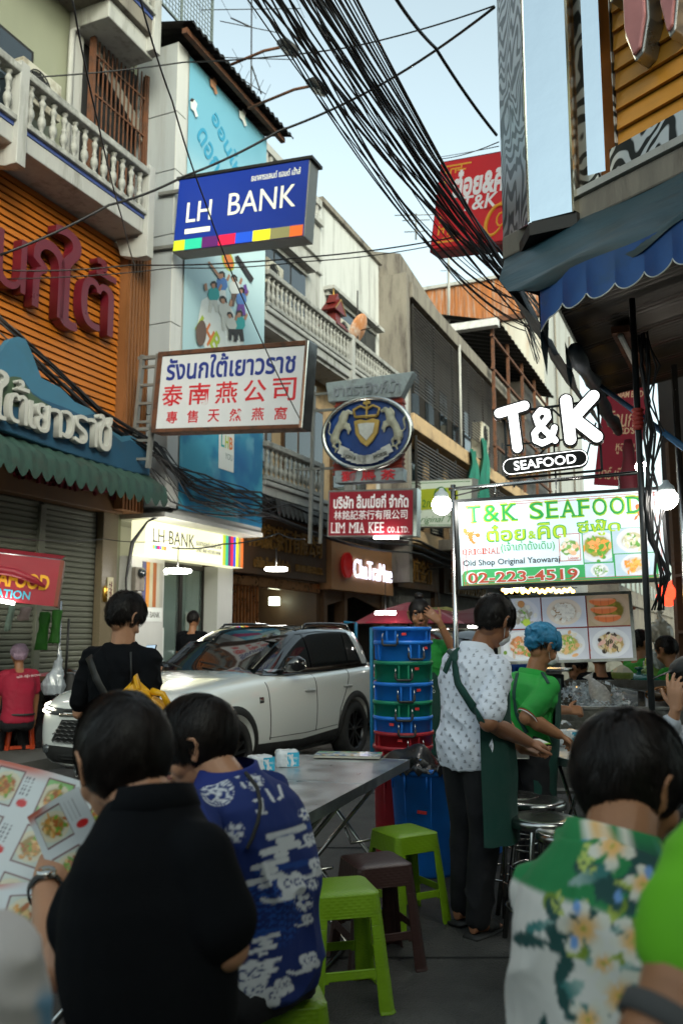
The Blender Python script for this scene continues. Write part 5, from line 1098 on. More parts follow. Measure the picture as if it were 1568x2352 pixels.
def oys(U,W,X_,Z_,asp=1):
 c=dish(17,(.62,.66,.7),[(.5,.5,.45),(.7,.7,.68),(.35,.33,.28),(.2,.45,.08)],bg=(.58,.63,.76),plate=(.68,.71,.8),pr=.52)(U,W,X_,Z_,asp)
 for x,y,r_,col in ((.65,.2,.13,(.45,.6,.08)),(.55,.8,.12,(.5,.25,.1))):
  d=np.sqrt(((U-x)*asp)**2+(W-y)**2); c=mixc(c,sst(r_,r_*.9,d),col); c=mixc(c,sst(r_*.85,r_*.8,d)*.5,tuple(np.array(col)*1.4))
 return c
cells=[(oys,.02,.335,.04,.49),(porr,.345,.665,.04,.49),(prawns,.675,.98,.04,.49),(noodles(21,(.55,.22,.08),(.8,.5,.3),[(.8,.3,.12),(.75,.6,.5),(.2,.35,.05)]),.02,.335,.51,.96),(noodles(22,(.5,.42,.12),(.75,.7,.35),[(.8,.45,.2),(.75,.7,.6),(.2,.4,.05)]),.345,.665,.51,.96),(noodles(23,(.5,.33,.12),(.8,.65,.35),[(.75,.45,.4),(.03,.02,.02),(.7,.6,.4)]),.675,.98,.51,.96)]
for f_,u0,u1,v0,v1 in cells: dpanel(t,u0,v0,u1,v1,f_,name='food_photograph',m=ppm,y=-.004,nx=84)
mk('hook',MB().tube([(-.3,0,h/2),(-.3,0,h/2+.12)],.004,5),m_ss,t)
# ---------- red drink sign behind the steel column
M,w,h=sframe((998,374,577),(1200,338,553),12.2,11.4)
t=thing('red_sign','tilted red sign with white Thai letters and gold corner ornaments beside the steel column','sign',M)
m_red=mat('sign_red',(.50,.008,.015),.4,var=.06,emis=.12); m_yel=mat('ornament_gold',(.65,.3,.03),.5,var=.1,emis=.12)
mk('box',MB().box(-w/2,w/2,0,.3,-h/2,h/2),mat('sign_dark_red',(.2,.005,.01),.5,var=.1),t,bevel=.02); mk('face',MB().box(-w/2+.03,w/2,-.015,0,-h/2+.05,h/2-.03),m_red,t,bevel=.005)
write(t,'ต๋อย&คิด',m_wl,w*.05,h*.21,w=w*.7,h=h*.3,y=-.016,bold=.04); write(t,'T&K',m_wl,w*.03,-h*.02,w=w*.4,h=h*.16,y=-.016,bold=.015,shear=.1)
cc=MB(); cc.tube([(w*(.24+.1*math.cos(a)),-.02,h*(-.24+.15*math.sin(a)+.05*math.cos(a))) for a in np.linspace(.7,5.4,16)],[.012+.016*math.sin(PI*k/15) for k in range(16)],6); cc.tube([(w*(.30+.045*math.cos(a)),-.02,h*(-.24+.07*math.sin(a))) for a in np.linspace(0,2*PI,10)],.014,6); cc.tube([(w*.2,-.02,-h*.1),(w*.3,-.02,-h*.06),(w*.42,-.02,-h*.1)],.014,6); mk('script_logo',cc,m_yel,t)
write(t,'เครื่องดื่มโคคา-โคลา',flatmat('dull_red',(.3,.01,.01)),w*.25,h*.02-.17,w=w*.3,h=.05,y=-.016)
og=MB()
for sz in (1,-1):
 for k in range(4): 
  a=.06+.05*k
  for j in range(3-(k>2)): pass
 z0=sz*(h/2-.12); x0=-w/2+.12
 for (dx,dz,ww_,hh_) in ((0,0,.42,.025),(0,-.12,.025,.145),(.08,-.05,.16,.022),(.08,-.13,.022,.1),(.16,-.11,.022,.08),(0,-.3,.03,.12),(.2,-.08,.14,.022),(.04,-.2,.1,.022),(.25,-.05,.022,.05)):
  og.box(x0+dx,x0+dx+ww_,-.02,-.016,z0+sz*dz,z0+sz*(dz)+hh_)
mk('corner_ornament',og,m_yel,t)
# ---------- banners and clutter behind the stall
M,w,h=sframe((1376,878,1112),(1472,872,1118),13.2,12.6)
t=thing('red_banner','tall dark red vertical banner with cream Thai letters behind the letter sign','banner',M)
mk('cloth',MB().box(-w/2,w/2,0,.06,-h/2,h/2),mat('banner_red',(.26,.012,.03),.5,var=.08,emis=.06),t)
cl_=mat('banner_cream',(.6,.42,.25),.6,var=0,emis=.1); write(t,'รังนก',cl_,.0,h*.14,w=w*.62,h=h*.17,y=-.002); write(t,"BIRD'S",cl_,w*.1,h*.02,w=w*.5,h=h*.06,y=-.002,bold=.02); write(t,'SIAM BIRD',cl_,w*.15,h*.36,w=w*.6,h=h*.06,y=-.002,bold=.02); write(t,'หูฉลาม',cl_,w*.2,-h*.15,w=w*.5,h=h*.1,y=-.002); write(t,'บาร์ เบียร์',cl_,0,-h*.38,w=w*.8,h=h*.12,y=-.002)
lf=MB(); 
for k in range(5): lf.prism([(w*(-.1+.06*k),h*.42),(w*(.05+.06*k),h*.47),(w*(0+.06*k),h*.40)],-.006,-.002)
mk('leaf_print',lf,cl_,t)
t=thing('furled_parasol','furled dark red parasol hanging beside the red banner','umbrella'); p=at(1445,1085,7.2); mk('cloth',MB().loft([(tuple(p+V((0,0,.28-.08*i))),(.03+.012*i+.01*math.sin(i*2),0,0),(0,.03+.012*i,0)) for i in range(9)],14),mat('parasol_dark_red',(.12,.01,.02),.7,var=.3,sc=9),t)
# right block behind: dark building with lit shop, red lanterns
t=thing('added_shade_block','unseen building blocks added behind and beside the camera to darken the street','building',kind='structure')  # out of view, added to block skylight from the street
mk('wall',MB().box(-34,-8,-26,-16,0,7),m_far,t); mk('wall',MB().box(-5,30,-24,-12,0,11),m_far,t); mk('wall',MB().box(8,18,-9,.5,0,12),m_far,t)
t=thing('market_block','dark market building behind the stall on the right side of the street','building')
Mb=Frame(-1.0,0,R(66.6)).M@Matrix.Identity(4)
mk('wall',MB().box(19,60,-8,0,0,0.01,Mb) if False else MB().box(14.5,60,-7.5,-.2,2.6,8.2,Mb),m_louv,t)
mk('back_wall',MB().box(22,22.2,-7.5,-.2,0,2.6,Mb),m_wood,t)
for k in range(5): mk('sign_strip',MB().box(14.35,14.49,-1.4-k*1.25,-.4-k*1.25,2.75+.1*(k%2),3.35,Mb),mat('strip_%d'%k,((.3,.02,.03),(.35,.3,.1),(.2,.22,.22),(.3,.03,.02),(.1,.14,.2))[k],.6,emis=.15),t)
m_lan=mat('lit_lantern_red',(.7,.03,.015),.5,var=0,emis=1.6,ecol=(.8,.05,.02))
for k,(px,py,Y_) in enumerate(((1527,1353,9),(1545,1362,9.5),(1552,1345,10),(1535,1380,11),(1556,1372,12),(1520,1372,12.5))):
 t=thing('red_lantern','round glowing red paper lantern at the right edge, %s'%('lowest left one','middle one','uppermost right one','small lower one','rightmost far one','small far left one')[k],'lantern',Matrix.Translation(at(px,py,Y_)),'red lanterns behind the stall'); mk('paper',MB().ball((0,0,0),.09,.09,.075,12),m_lan,t); mk('cap',MB().lathe([(.03,.07),(.03,.09)],8),m_gold,t); mk('cord',MB().tube([(0,0,.08),(0,0,.5)],.005,4),m_wire,t)
t=thing('fairy_light_string','string of small yellow lights under the menu lightbox','string lights'); r4=random.Random(4)
for k in range(26):
 p=at(1155+k*6.4,1355+2*math.sin(k)+(k%2)*4,8.5); mk('bulb',MB().ball(p,.018,n=8),mat('yellow_bulb',(1,.6,.1),.5,var=0,emis=7,ecol=(1,.6,.12)),t)
mk('string',MB().tube([at(1150,1352,8.5),at(1325,1350,8.5)],.004,4),m_wire,t)
# ================================================================ cars
from mathutils.bvhtree import BVHTree
def smooth_mesh(mb,sub=2,cut=None,voxel=None):
 me=bpy.data.meshes.new('b'); me.from_pydata(mb.v,[],mb.f); o=bpy.data.objects.new('b',me); COL.objects.link(o)
 if sub: m=o.modifiers.new('s','SUBSURF'); m.levels=sub
 if cut is not None:
  cm=bpy.data.meshes.new('c'); cm.from_pydata(cut.v,[],cut.f); co=bpy.data.objects.new('c',cm); COL.objects.link(co)
  m=o.modifiers.new('bo','BOOLEAN'); m.operation='DIFFERENCE'; m.object=co; m.solver='EXACT'; m.use_self=True
 dg=bpy.context.evaluated_depsgraph_get(); dg.update(); out=bpy.data.meshes.new_from_object(o.evaluated_get(dg)); bpy.data.objects.remove(o)
 if cut is not None: bpy.data.objects.remove(co)
 out.polygons.foreach_set('use_smooth',[True]*len(out.polygons)); return out
def bvh_of(me): return BVHTree.FromPolygons([v.co for v in me.vertices],[tuple(p.vertices) for p in me.polygons])
m_paint=mat('pearl_white_paint',(.66,.68,.66),.22,var=0,coat=1.0); m_plast=mat('black_bumper_plastic',(.018,.018,.018),.6,var=.1); m_gl=mat('car_glass',(.008,.010,.011),.04,var=0,spec=1.0,coat=.6)
m_gblk=mat('gloss_black_paint',(.01,.01,.011),.12,var=0,coat=1); m_tyre=mat('tyre_rubber',(.018,.018,.018),.85,var=.1); m_rim=mat('dark_alloy',(.05,.05,.052),.3,metal=.9,var=0); m_head=mat('headlamp_glass',(.05,.055,.06),.08,var=0,coat=1)
m_drl=mat('lit_headlamp',(1,.98,.85),.3,var=0,emis=6,ecol=(1,.95,.75)); m_tail=mat('tail_lamp_red',(.4,.01,.01),.2,var=0,coat=1,emis=.15)
def make_car(M,label):
 car=thing('parked_car',label,'car',M)
 st=[ # x, zbot, ws, wm, zm, wb, zb, zt
 (3.57,.36,.50,.58,.58,.50,.78,.84),(3.50,.26,.70,.76,.58,.68,.84,.90),(3.3,.21,.80,.86,.6,.78,.91,.965),(3.05,.2,.83,.895,.62,.82,.955,1.0),(2.64,.2,.845,.91,.66,.85,.99,1.045),(2.2,.2,.85,.912,.66,.865,1.01,1.085),(1.9,.2,.85,.91,.66,.875,1.02,1.11),
 (1.3,.2,.85,.905,.66,.88,1.03,1.1),(.6,.2,.85,.905,.66,.885,1.045,1.1),(0,.2,.85,.912,.68,.885,1.065,1.12),(-.4,.24,.84,.905,.7,.87,1.08,1.13),(-.7,.3,.78,.86,.72,.83,1.09,1.13),(-.84,.36,.7,.79,.74,.76,1.08,1.11),(-.89,.42,.6,.66,.76,.62,1.04,1.07)]
 b=MB(); vs=[];fs=[]
 for x,z0,ws,wm,zm,wb,zb,zt in st:
  half=[(0,z0),(ws*.8,z0),(ws,z0+.06),(wm-.012,(z0+zm)/2),(wm,zm),(wm-.012,(zm+zb)/2+.02),(wb,zb),(wb*.78,zt-.022),(wb*.4,zt-.004),(0,zt)]
  ring=half+[(-y,z) for y,z in half[-2:0:-1]]; vs+=[(x,y,z) for y,z in ring]
 n=18
 for i in range(len(st)-1):
  for k in range(n): k2=(k+1)%n; fs.append((i*n+k,(i+1)*n+k,(i+1)*n+k2,i*n+k2))
 fs.append(tuple(range(n))); fs.append(tuple((len(st)-1)*n+k for k in range(n-1,-1,-1)))
 b.add(vs,fs)
 cut=MB()
 for x in (0,2.64):
  for y in (-.95,.62): cut.lathe([(.001,0),(.375,0),(.375,.33),(.001,.33)],36,T3(x,y,.345)@RX(-PI/2))
 cut.f=[tuple(f) for f in cut.f]
 me=smooth_mesh(b,2,None); bv=bvh_of(me)
 # boolean on a remeshable closed body
 me2=smooth_mesh(b,2,cut)
 body=mk('body',me2,m_paint,car)
 def sy(x,z,off=.004,sgn=1):
  h=bv.ray_cast(V((x,2*sgn,z)),V((0,-sgn,0))); return (h[0].y if h[0] else .8*sgn)+off*sgn
 def fx(y,z,off=.004):
  h=bv.ray_cast(V((6,y,z)),V((-1,0,0))); return (h[0].x if h[0] else 3.5)+off
 def topz(x,y,off=.004):
  h=bv.ray_cast(V((x,y,3)),V((0,0,-1))); return (h[0].z if h[0] else 1)+off
 def seam(pts,r=.006,m=m_plast,name='panel_seam',sgn=1):
  P=[]; 
  for (x0,z0),(x1,z1) in zip(pts,pts[1:]):
   for k in range(8): t_=k/8; x=x0+(x1-x0)*t_; z=z0+(z1-z0)*t_; P.append((x,sy(x,z,.0,sgn),z))
  x,z=pts[-1]; P.append((x,sy(x,z,0,sgn),z)); return mk(name,MB().tube(P,r,5),m,car)
 def strip(top,bot,m,name,off=.006,n=14,front=False,sgn=1,thick=0):
  """draped patch between two polylines of equal length"""
  def samp(pl,t):
   k=t*(len(pl)-1); i=min(int(k),len(pl)-2); f=k-i; return (pl[i][0]*(1-f)+pl[i+1][0]*f,pl[i][1]*(1-f)+pl[i+1][1]*f)
  vs=[];fs=[];mm=4
  for i in range(n+1):
   a=samp(top,i/n); c=samp(bot,i/n)
   for j in range(mm+1):
    u=a[0]+(c[0]-a[0])*j/mm; z=a[1]+(c[1]-a[1])*j/mm; e_=off*(1 if 0<j<mm and 0<i<n else .2)
    vs.append((fx(u,z,e_),u,z) if front else (u,sy(u,z,e_,sgn),z))
  for i in range(n):
   for j in range(mm): a=i*(mm+1)+j; fs.append((a,a+1,a+mm+2,a+mm+1))
  return mk(name,MB().add(vs,fs),m,car,smooth=True)
 # lower cladding, arches
 for sg in (1,-1):
  strip([(.40,.40),(1.3,.36),(2.2,.40)],[(.40,.21),(1.3,.21),(2.2,.21)],m_plast,'sill_cladding',.012,sgn=sg)
  strip([(3.0,.42),(3.2,.5),(3.42,.52)],[(3.0,.23),(3.2,.22),(3.42,.28)],m_plast,'bumper_corner',.008,sgn=sg)
  strip([(-.86,.62),(-.6,.60),(-.42,.5)],[(-.84,.4),(-.6,.32),(-.42,.26)],m_plast,'rear_bumper_corner',.008,sgn=sg)
  for xc in (0,2.64):
   vs=[];fs=[];N=26
   for i in range(N+1):
    a=-.32+(PI+.64)*i/N
    for r_,o_ in ((.372,.004),(.40,.02),(.435,.012),(.452,.0)):
     x=xc+r_*math.cos(a); z=.345+r_*math.sin(a)*(1.02); vs.append((x,sy(x,max(z,.24),o_,sg),z))
   for i in range(N):
    for j in range(3): a_=i*4+j; fs.append((a_,a_+4,a_+5,a_+1))
   mk('wheel_arch',MB().add(vs,fs),m_plast,car,smooth=True)
 # seams and handles on the visible flanks
 for sg in (1,-1):
  seam([(2.02,1.0),(2.0,.7),(1.98,.42)],sgn=sg); seam([(1.0,1.04),(.99,.7),(1.0,.42)],sgn=sg); seam([(.12,1.06),(.25,.85),(.42,.62),(.45,.42)],sgn=sg); seam([(2.0,.44),(1.2,.42),(.48,.44)],.004,sgn=sg)
  for x in (1.15,.22): 
   y=sy(x,.87,0,sg); h=MB(); h.loft([((x-.1,y,.87),(0,.004*sg,0),(0,0,.012)),((x-.05,y+.03*sg,.872),(0,.012,0),(0,0,.016)),((x+.05,y+.03*sg,.875),(0,.012,0),(0,0,.016)),((x+.11,y,.875),(0,.004,0),(0,0,.012))],10); mk('door_handle',h,mat('pale_satin_trim',(.45,.46,.45),.3,metal=.6,var=0),car)
  # shoulder crease
  for x in (1.1,): pass
 # greenhouse
 rings=[]
 def outline(x0,x1,wf,wr,z,rz0=0):
  pts=[]; 
  hs=[(x1,0),(x1-.0,wf*.55),(x1-.10,wf*.92),(x1-.35,wf),( (x0+x1)/2,(wf+wr)/2+.01),(x0+.25,wr),(x0+.05,wr*.9),(x0,wr*.5),(x0,0)]
  ring=hs+[(x,-y) for x,y in hs[-2:0:-1]]; return [(x,y,z+rz0*((x-x0)/(x1-x0))) for x,y in ring]
 R_=[outline(-.80,2.02,.80,.80,1.06),outline(-.78,1.90,.82,.81,1.11),outline(-.68,1.42,.72,.73,1.38),outline(-.58,1.12,.655,.67,1.52),outline(-.48,.98,.60,.62,1.565),outline(-.30,.78,.48,.5,1.59)]
 g=MB(); n=16; vs=[p for r_ in R_ for p in r_]; fs=[]
 for i in range(len(R_)-1):
  for k in range(n): k2=(k+1)%n; fs.append((i*n+k,(i+1)*n+k,(i+1)*n+k2,i*n+k2))
 fs.append(tuple((len(R_)-1)*n+k for k in range(n)));fs.append(tuple(range(n-1,-1,-1))); g.add(vs,fs)
 gm=smooth_mesh(g,2); gv=bvh_of(gm); mk('glass_house',gm,m_gl,car)
 def gy(x,z,off,sg=1):
  h=gv.ray_cast(V((x,2*sg,z)),V((0,-sg,0))); return (h[0].y if h[0] else .6*sg)+off*sg
 def gz(x,y,off): 
  h=gv.ray_cast(V((x,y,3)),V((0,0,-1))); return (h[0].z if h[0] else 1.5)+off
 def gstrip(a,b_,wd,m,name,off=.01,sg=1,n=14):
  vs=[];fs=[]
  for i in range(n+1):
   t_=i/n; k=t_*(len(a)-1); q=min(int(k),len(a)-2); f=k-q; x=a[q][0]*(1-f)+a[q+1][0]*f; z=a[q][1]*(1-f)+a[q+1][1]*f
   x2=b_[q][0]*(1-f)+b_[q+1][0]*f; z2=b_[q][1]*(1-f)+b_[q+1][1]*f
   for j in range(4): g_=j/3; xx=x+(x2-x)*g_; zz=z+(z2-z)*g_; vs.append((xx,gy(xx,zz,off,sg),zz))
  for i in range(n):
   for j in range(3): a_=i*4+j; fs.append((a_,a_+1,a_+5,a_+4))
  mk(name,MB().add(vs,fs),m,car,smooth=True)
 for sg in (1,-1):
  gstrip([(1.88,1.13),(1.42,1.38),(1.08,1.52),(.6,1.562),(0,1.56),(-.42,1.53)],[(1.78,1.12),(1.32,1.36),(1.02,1.49),(.6,1.525),(0,1.52),(-.40,1.49)],0,m_gblk,'roof_side_trim',.012,sg,30)
  gstrip([(.98,1.10),(.93,1.51)],[(.88,1.10),(.85,1.51)],0,m_gblk,'centre_pillar',.008,sg); gstrip([(.04,1.10),(-.02,1.50)],[(-.03,1.10),(-.08,1.50)],0,m_gblk,'rear_door_pillar',.008,sg)
  gstrip([(-.36,1.12),(-.28,1.30),(-.18,1.52)],[(-.74,1.12),(-.66,1.34),(-.50,1.52)],0,m_paint,'rear_pillar',.014,sg)
  gstrip([(1.80,1.095),(.9,1.095),(-.3,1.13)],[(1.80,1.12),(.9,1.115),(-.33,1.15)],0,m_chrome,'window_trim',.02,sg,24)
  # roof rail
  P=[]
  for i in range(15):
   x=.80-i*.09; P.append((x,sg*.575,gz(x,sg*.57,.045 if 0<i<14 else -.005)))
  mk('roof_rail',MB().tube(P,.016,8),m_gblk,car)
  # mirror
  y0_=gy(1.58,1.13,0,sg); mr_=MB(); mr_.loft([((1.56,y0_-.02*sg,1.11),(.05,0,0),(0,0,.03)),((1.56,y0_+.09*sg,1.12),(.04,0,0),(0,0,.03))],10); mr_.loft([((1.60,y0_+.06*sg,1.16),(.05,0,0),(0,0,.05)),((1.60,y0_+.11*sg,1.17),(.075,0,0),(0,0,.085)),((1.58,y0_+.22*sg,1.175),(.07,0,0),(0,0,.085)),((1.56,y0_+.28*sg,1.17),(.035,0,0),(0,0,.05))],14); mk('door_mirror',mr_,m_gblk,car)
 vs=[];fs=[]
 for i in range(15):
  for j in range(11): x=-.46+i*1.40/14; y=-.58+j*1.16/10; vs.append((x,y,gz(x,y,.008)))
 for i in range(14):
  for j in range(10): a=i*11+j; fs.append((a,a+11,a+12,a+1))
 mk('roof_panel',MB().add(vs,fs),m_gblk,car,smooth=True)
 for y in (.35,-.25): mk('wiper',MB().tube([(1.98,y,1.125),(1.9,y-.2,1.16),(1.84,y-.45,1.19)],.010,5),m_plast,car)
 # front: headlamps, grille, bumper, plate
 def fgrid(poly_top,poly_bot,m,name,off=.01,n=16): return strip(poly_top,poly_bot,m,name,off,n,front=True)
 for sg in (1,-1):
  # lamp wraps from the grille edge back along the flank
  vs=[];fs=[];N=14
  for i in range(N+1):
   t_=i/N; 
   for j in range(5):
    g_=j/4
    x=3.53-.60*t_**1.3-.012*g_; zt_=.80+.085*t_; zb_=.735+.10*t_*t_+.02*t_
    z=zt_+(zb_-zt_)*g_
    y=.40+.55*t_**.6
    h=bv.ray_cast(V((x+.9*(1-t_)*1.0+.02,sg*(y+1.0*t_),z)),V((-(1-t_)-.001,-sg*t_,0)).normalized())
    p=h[0] if h[0] else V((x,sg*y*.9,z)); nr=h[1] if h[0] else V((1,0,0)); p=p+nr*(.012 if 0<i<N and 0<j<4 else .002); vs.append(tuple(p))
  for i in range(N):
   for j in range(4): a=i*5+j; fs.append((a,a+1,a+6,a+5) if sg>0 else (a,a+5,a+6,a+1))
  hl=mk('headlight',MB().add(vs,fs),m_head,car,smooth=True)
  dr=MB(); dr.tube([tuple(V(vs[i*5+1])+V((.012,.004*sg,0))) for i in range(1,N-1)],.009,6); dr.tube([tuple(V(vs[i*5+3])+V((.012,.004*sg,-.004))) for i in range(2,8)],.007,6); mk('daytime_strip',dr,m_drl,hl)
  c=V(vs[6*5+2]); mk('lamp_projector',MB().ball(tuple(c),.03,n=10),m_drl,hl)
  mk('fog_lamp',MB().lathe([(.001,.02),(.035,.02),(.045,0)],14,T3(fx(sg*.62,.42)+.0,sg*.62,.42)@RY(PI/2)),m_head,car)
 fgrid([(-.42,.70),(0,.71),(.42,.70)],[(-.55,.50),(0,.47),(.55,.50)],m_plast,'grille',.012)
 hx=MB()
 for r_ in range(6):
  for c_ in range(13):
   y=-.48+c_*.08+(r_%2)*.04; z=.495+r_*.036
   if abs(y)>.52-.1*(z-.5)/.2*1.0: continue
   x=fx(y,z,.016); hx.tube([(x,y-.034,z),(x+.008,y,z+.013),(x,y+.034,z)],.007,4)
 mk('grille_mesh',hx,mat('grille_gloss',(.05,.05,.05),.25,var=0,coat=1),car,kind='stuff')
 fgrid([(-.46,.755),(0,.76),(.46,.755)],[(-.46,.725),(0,.735),(.46,.725)],m_chrome,'grille_trim',.02); fgrid([(-.40,.80),(0,.81),(.40,.80)],[(-.44,.765),(0,.77),(.44,.765)],m_plast,'upper_intake',.008)
 fgrid([(-.70,.46),(0,.45),(.70,.46)],[(-.66,.28),(0,.26),(.66,.28)],m_plast,'lower_bumper',.012); fgrid([(-.50,.40),(0,.40),(.50,.40)],[(-.50,.32),(0,.32),(.50,.32)],m_black,'lower_intake',.02)
 for z in (.345,.375): fgrid([(-.48,z+.006),(.48,z+.006)],[(-.48,z-.006),(.48,z-.006)],m_plast,'intake_bar',.03,8)
 fgrid([(-.52,.30),(0,.29),(.52,.30)],[(-.45,.245),(0,.245),(.45,.245)],mat('skid_silver',(.42,.42,.41),.35,metal=.7,var=0),'skid_plate',.03)
 x=fx(0,.50,.03); p_=mk('number_plate',MB().box(x,x+.012,-.17,.17,.425,.565),mat('plate_white',(.6,.6,.58),.4,var=0),car); mk('lettering',txt('3ขฐ 2841'[:3]+' 41',.3,.08,.004),m_black,p_,T3(x+.014,0,.50)@RZ(PI/2))
 # tail lamps
 for sg in (1,-1): strip([(-.84,1.0),(-.72,1.02),(-.55,1.0)],[(-.86,.86),(-.72,.88),(-.56,.95)],m_tail,'tail_light',.014,sgn=sg)
 strip([(2.12,.86),(2.2,.86)],[(2.12,.80),(2.2,.80)],m_chrome,'side_badge',.01)
 # underbody + wheels
 mk('underbody',MB().box(-.5,3.2,-.7,.7,.19,.32),m_plast,car)
 whl=MB().lathe([(.20,-.11),(.30,-.115),(.335,-.09),(.342,0),(.335,.09),(.30,.115),(.235,.11),(.228,.09),(.228,-.1)],36,RX(-PI/2))
 rim=MB(); rim.lathe([(.232,.105),(.222,.10),(.215,.06),(.215,-.09)],36,RX(-PI/2)); rim.lathe([(.001,.085),(.03,.085),(.04,.075),(.045,.03)],14,RX(-PI/2)); 
 for k in range(10):
  a=2*PI*k/10+(.09 if k%2 else -.09); rim.add([(0.03,-.012,0),(0.03,.012,0),(.218,.013,0),(.218,-.013,0),(0.03,-.012,.02),(0.03,.012,.02),(.218,.013,.035),(.218,-.013,.035)],[(0,3,2,1),(4,5,6,7),(0,1,5,4),(1,2,6,5),(2,3,7,6),(3,0,4,7)],RX(-PI/2)@RZ(a)@T3(0,0,.055))
 me_t=me_r=None
 for x in (0,2.64):
  for sg in (1,-1):
   W=thing('wheel',None,None); W.parent=car; W.matrix_local=T3(x,sg*.80,.342)@(RZ(0) if sg>0 else RZ(PI)); W.name='wheel'
   if me_t is None: a_=mk('tyre',whl,m_tyre,W); b_=mk('rim',rim,m_rim,W); me_t,me_r=a_.data,b_.data; mk('hub_backing',MB().lathe([(.001,-.03),(.21,-.03)],24,RX(-PI/2)),m_black,W)
   else: mk('tyre',me_t,None,W); mk('rim',me_r,None,W)
 return car
dv=V((-.455,-.89,0)).normalized(); lv=V((-dv.y,dv.x,0))
def carM(px,py): # rear axle centre, heading
 return Matrix.Translation((px,py,0))@RZ(math.atan2(dv.y,dv.x))
ra=V((.09,10.95,0))-lv*.80
car=make_car(carM(ra.x,ra.y),'pearl white sport utility car with black roof and lit headlights in the street')
index_children()
blk={'pearl_white_paint':mat('black_car_paint',(.015,.015,.016),.25,var=0,coat=1)}; slv={'pearl_white_paint':mat('silver_car_paint',(.3,.31,.31),.3,metal=.5,var=0,coat=1)}
q=at(862,1700,12.6); c2=copy_tree(car,None,carM(2.25,16.3),'black car with a glowing headlight half hidden behind the stacked tubs',blk)
c3=copy_tree(car,None,carM(3.9,20.5),'grey car far behind the woman in green and the tubs',slv)
# ================================================================ people
def basis(y,zhint=(0,0,1)):
 """matrix whose local Y points along y, local Z as near zhint as possible"""
 y=V(y).normalized(); z=V(zhint); z=(z-y*z.dot(y))
 if z.length<1e-4: z=V((1,0,0))
 z.normalize(); x=y.cross(z); return Matrix((x,y,z)).transposed().to_4x4()
def MT(M,p): M=M.copy(); M.translation=V(p); return M
def yawM(a): return RZ(R(a))          # local +Y turned by a degrees (counter-clockwise) from world +Y
m_skin=mat('skin_tan',(.30,.135,.065),.5,var=.12,sc=9,bump=.12,bsc=90); m_skin2=mat('skin_light_tan',(.42,.21,.12),.5,var=.1,sc=9,bump=.1,bsc=90); m_skind=mat('skin_deep_tan',(.26,.11,.055),.5,var=.12,sc=9,bump=.12,bsc=90)
m_hair=mat('black_hair',(.010,.007,.006),.5,var=.4,sc=60,spec=.3); m_hairbr=mat('brown_hair',(.09,.03,.014),.4,var=.3,sc=20)
m_eyew=mat('eye_white',(.55,.52,.5),.2,var=0); m_iris=mat('eye_dark',(.01,.007,.006),.1,var=0); m_lip=mat('lips',(.30,.09,.07),.45,var=.1); m_brow=mat('eyebrow',(.02,.013,.01),.7,var=0)
def bez(a,b,c,t): return a*(1-t)**2+b*2*t*(1-t)+c*t*t
def head_blobs(b,M,jaw=1.0,face=True,ears=True):
 n=18; B=lambda c,r,rot=None:b.ball(c,r[0],r[1],r[2],n,M,rot)
 B((0,-.012,.03),(.077,.096,.092)); B((0,.012,.0),(.071,.08,.085)); B((0,.03,-.055),(.054*jaw,.058,.052)); B((0,.058,-.088),(.028,.026,.024)); B((0,-.028,-.035),(.054,.05,.055))
 B((.036,.055,-.035),(.028,.028,.03)); B((-.036,.055,-.035),(.028,.028,.03))
 if face:
  b.loft([((0,.082,.022),(.010,0,0),(0,.010,0)),((0,.094,-.005),(.012,0,0),(0,.012,0)),((0,.108,-.027),(.018,0,0),(0,.014,0)),((0,.092,-.038),(.016,0,0),(0,.014,0))],12,M); B((.012,.096,-.03),(.010,.012,.009)); B((-.012,.096,-.03),(.010,.012,.009))
  B((.03,.072,.032),(.028,.014,.012)); B((-.03,.072,.032),(.028,.014,.012)); B((0,.088,-.06),(.024,.012,.013))
 if ears:
  for s in (1,-1):
   E=[(s*.078,.012,.022),(s*.088,.0,.032),(s*.093,-.014,.026),(s*.092,-.02,.008),(s*.086,-.012,-.012),(s*.08,.0,-.03),(s*.077,.008,-.026)]
   b.chain([V(p) for p in E],[.006,.0065,.0065,.006,.006,.0075,.006],8,M); B((s*.078,-.004,.0),(.009,.017,.026)); 
def hand_blobs(b,M,side,curl=(35,38,42,45),mid=1.0,thumb=30,spread=3,sc=1.0):
 """wrist at the origin, fingers along +Y, palm towards -Z, thumb on the +X*side edge"""
 S_=Matrix.Scale(sc,4); M=M@S_
 b.loft([((0,-.01,0),(.027,0,0),(0,0,.019)),((0,.03,0),(.036,0,0),(0,0,.016)),((0,.07,.0),(.041,0,0),(0,0,.014)),((0,.09,-.001),(.038,0,0),(0,0,.011))],14,M,p=3)
 for k,(x,L_,r) in enumerate(((.030,.072,.0088),(.010,.080,.0090),(-.010,.074,.0086),(-.029,.058,.0078))):
  p=V((x*side,.085,0)); a=0; d0=(1.5-k)*spread; P=[p-V((0,.02,0)),p]
  for j,f in enumerate((.45,.32,.23)):
   a+=R(curl[k])*(mid if j else .8); q=V((math.sin(R(d0))*side*math.cos(a),math.cos(a),-math.sin(a))); p=p+q*L_*f; P.append(p)
  b.chain(P,[r*1.05,r*1.05,r,r*.93,r*.82],10,M)
 p=V((.026*side,.018,-.004)); t=R(thumb); P=[p]
 for j,(L_,k) in enumerate(((.038,1.0),(.030,.75),(.024,.45))): p=p+V((side*math.sin(R(55))*k,math.cos(R(55))+ (1-k)*.5,-math.sin(t)*.6)).normalized()*L_; P.append(p)
 b.chain(P,[.014,.0125,.0105,.0085],10,M)
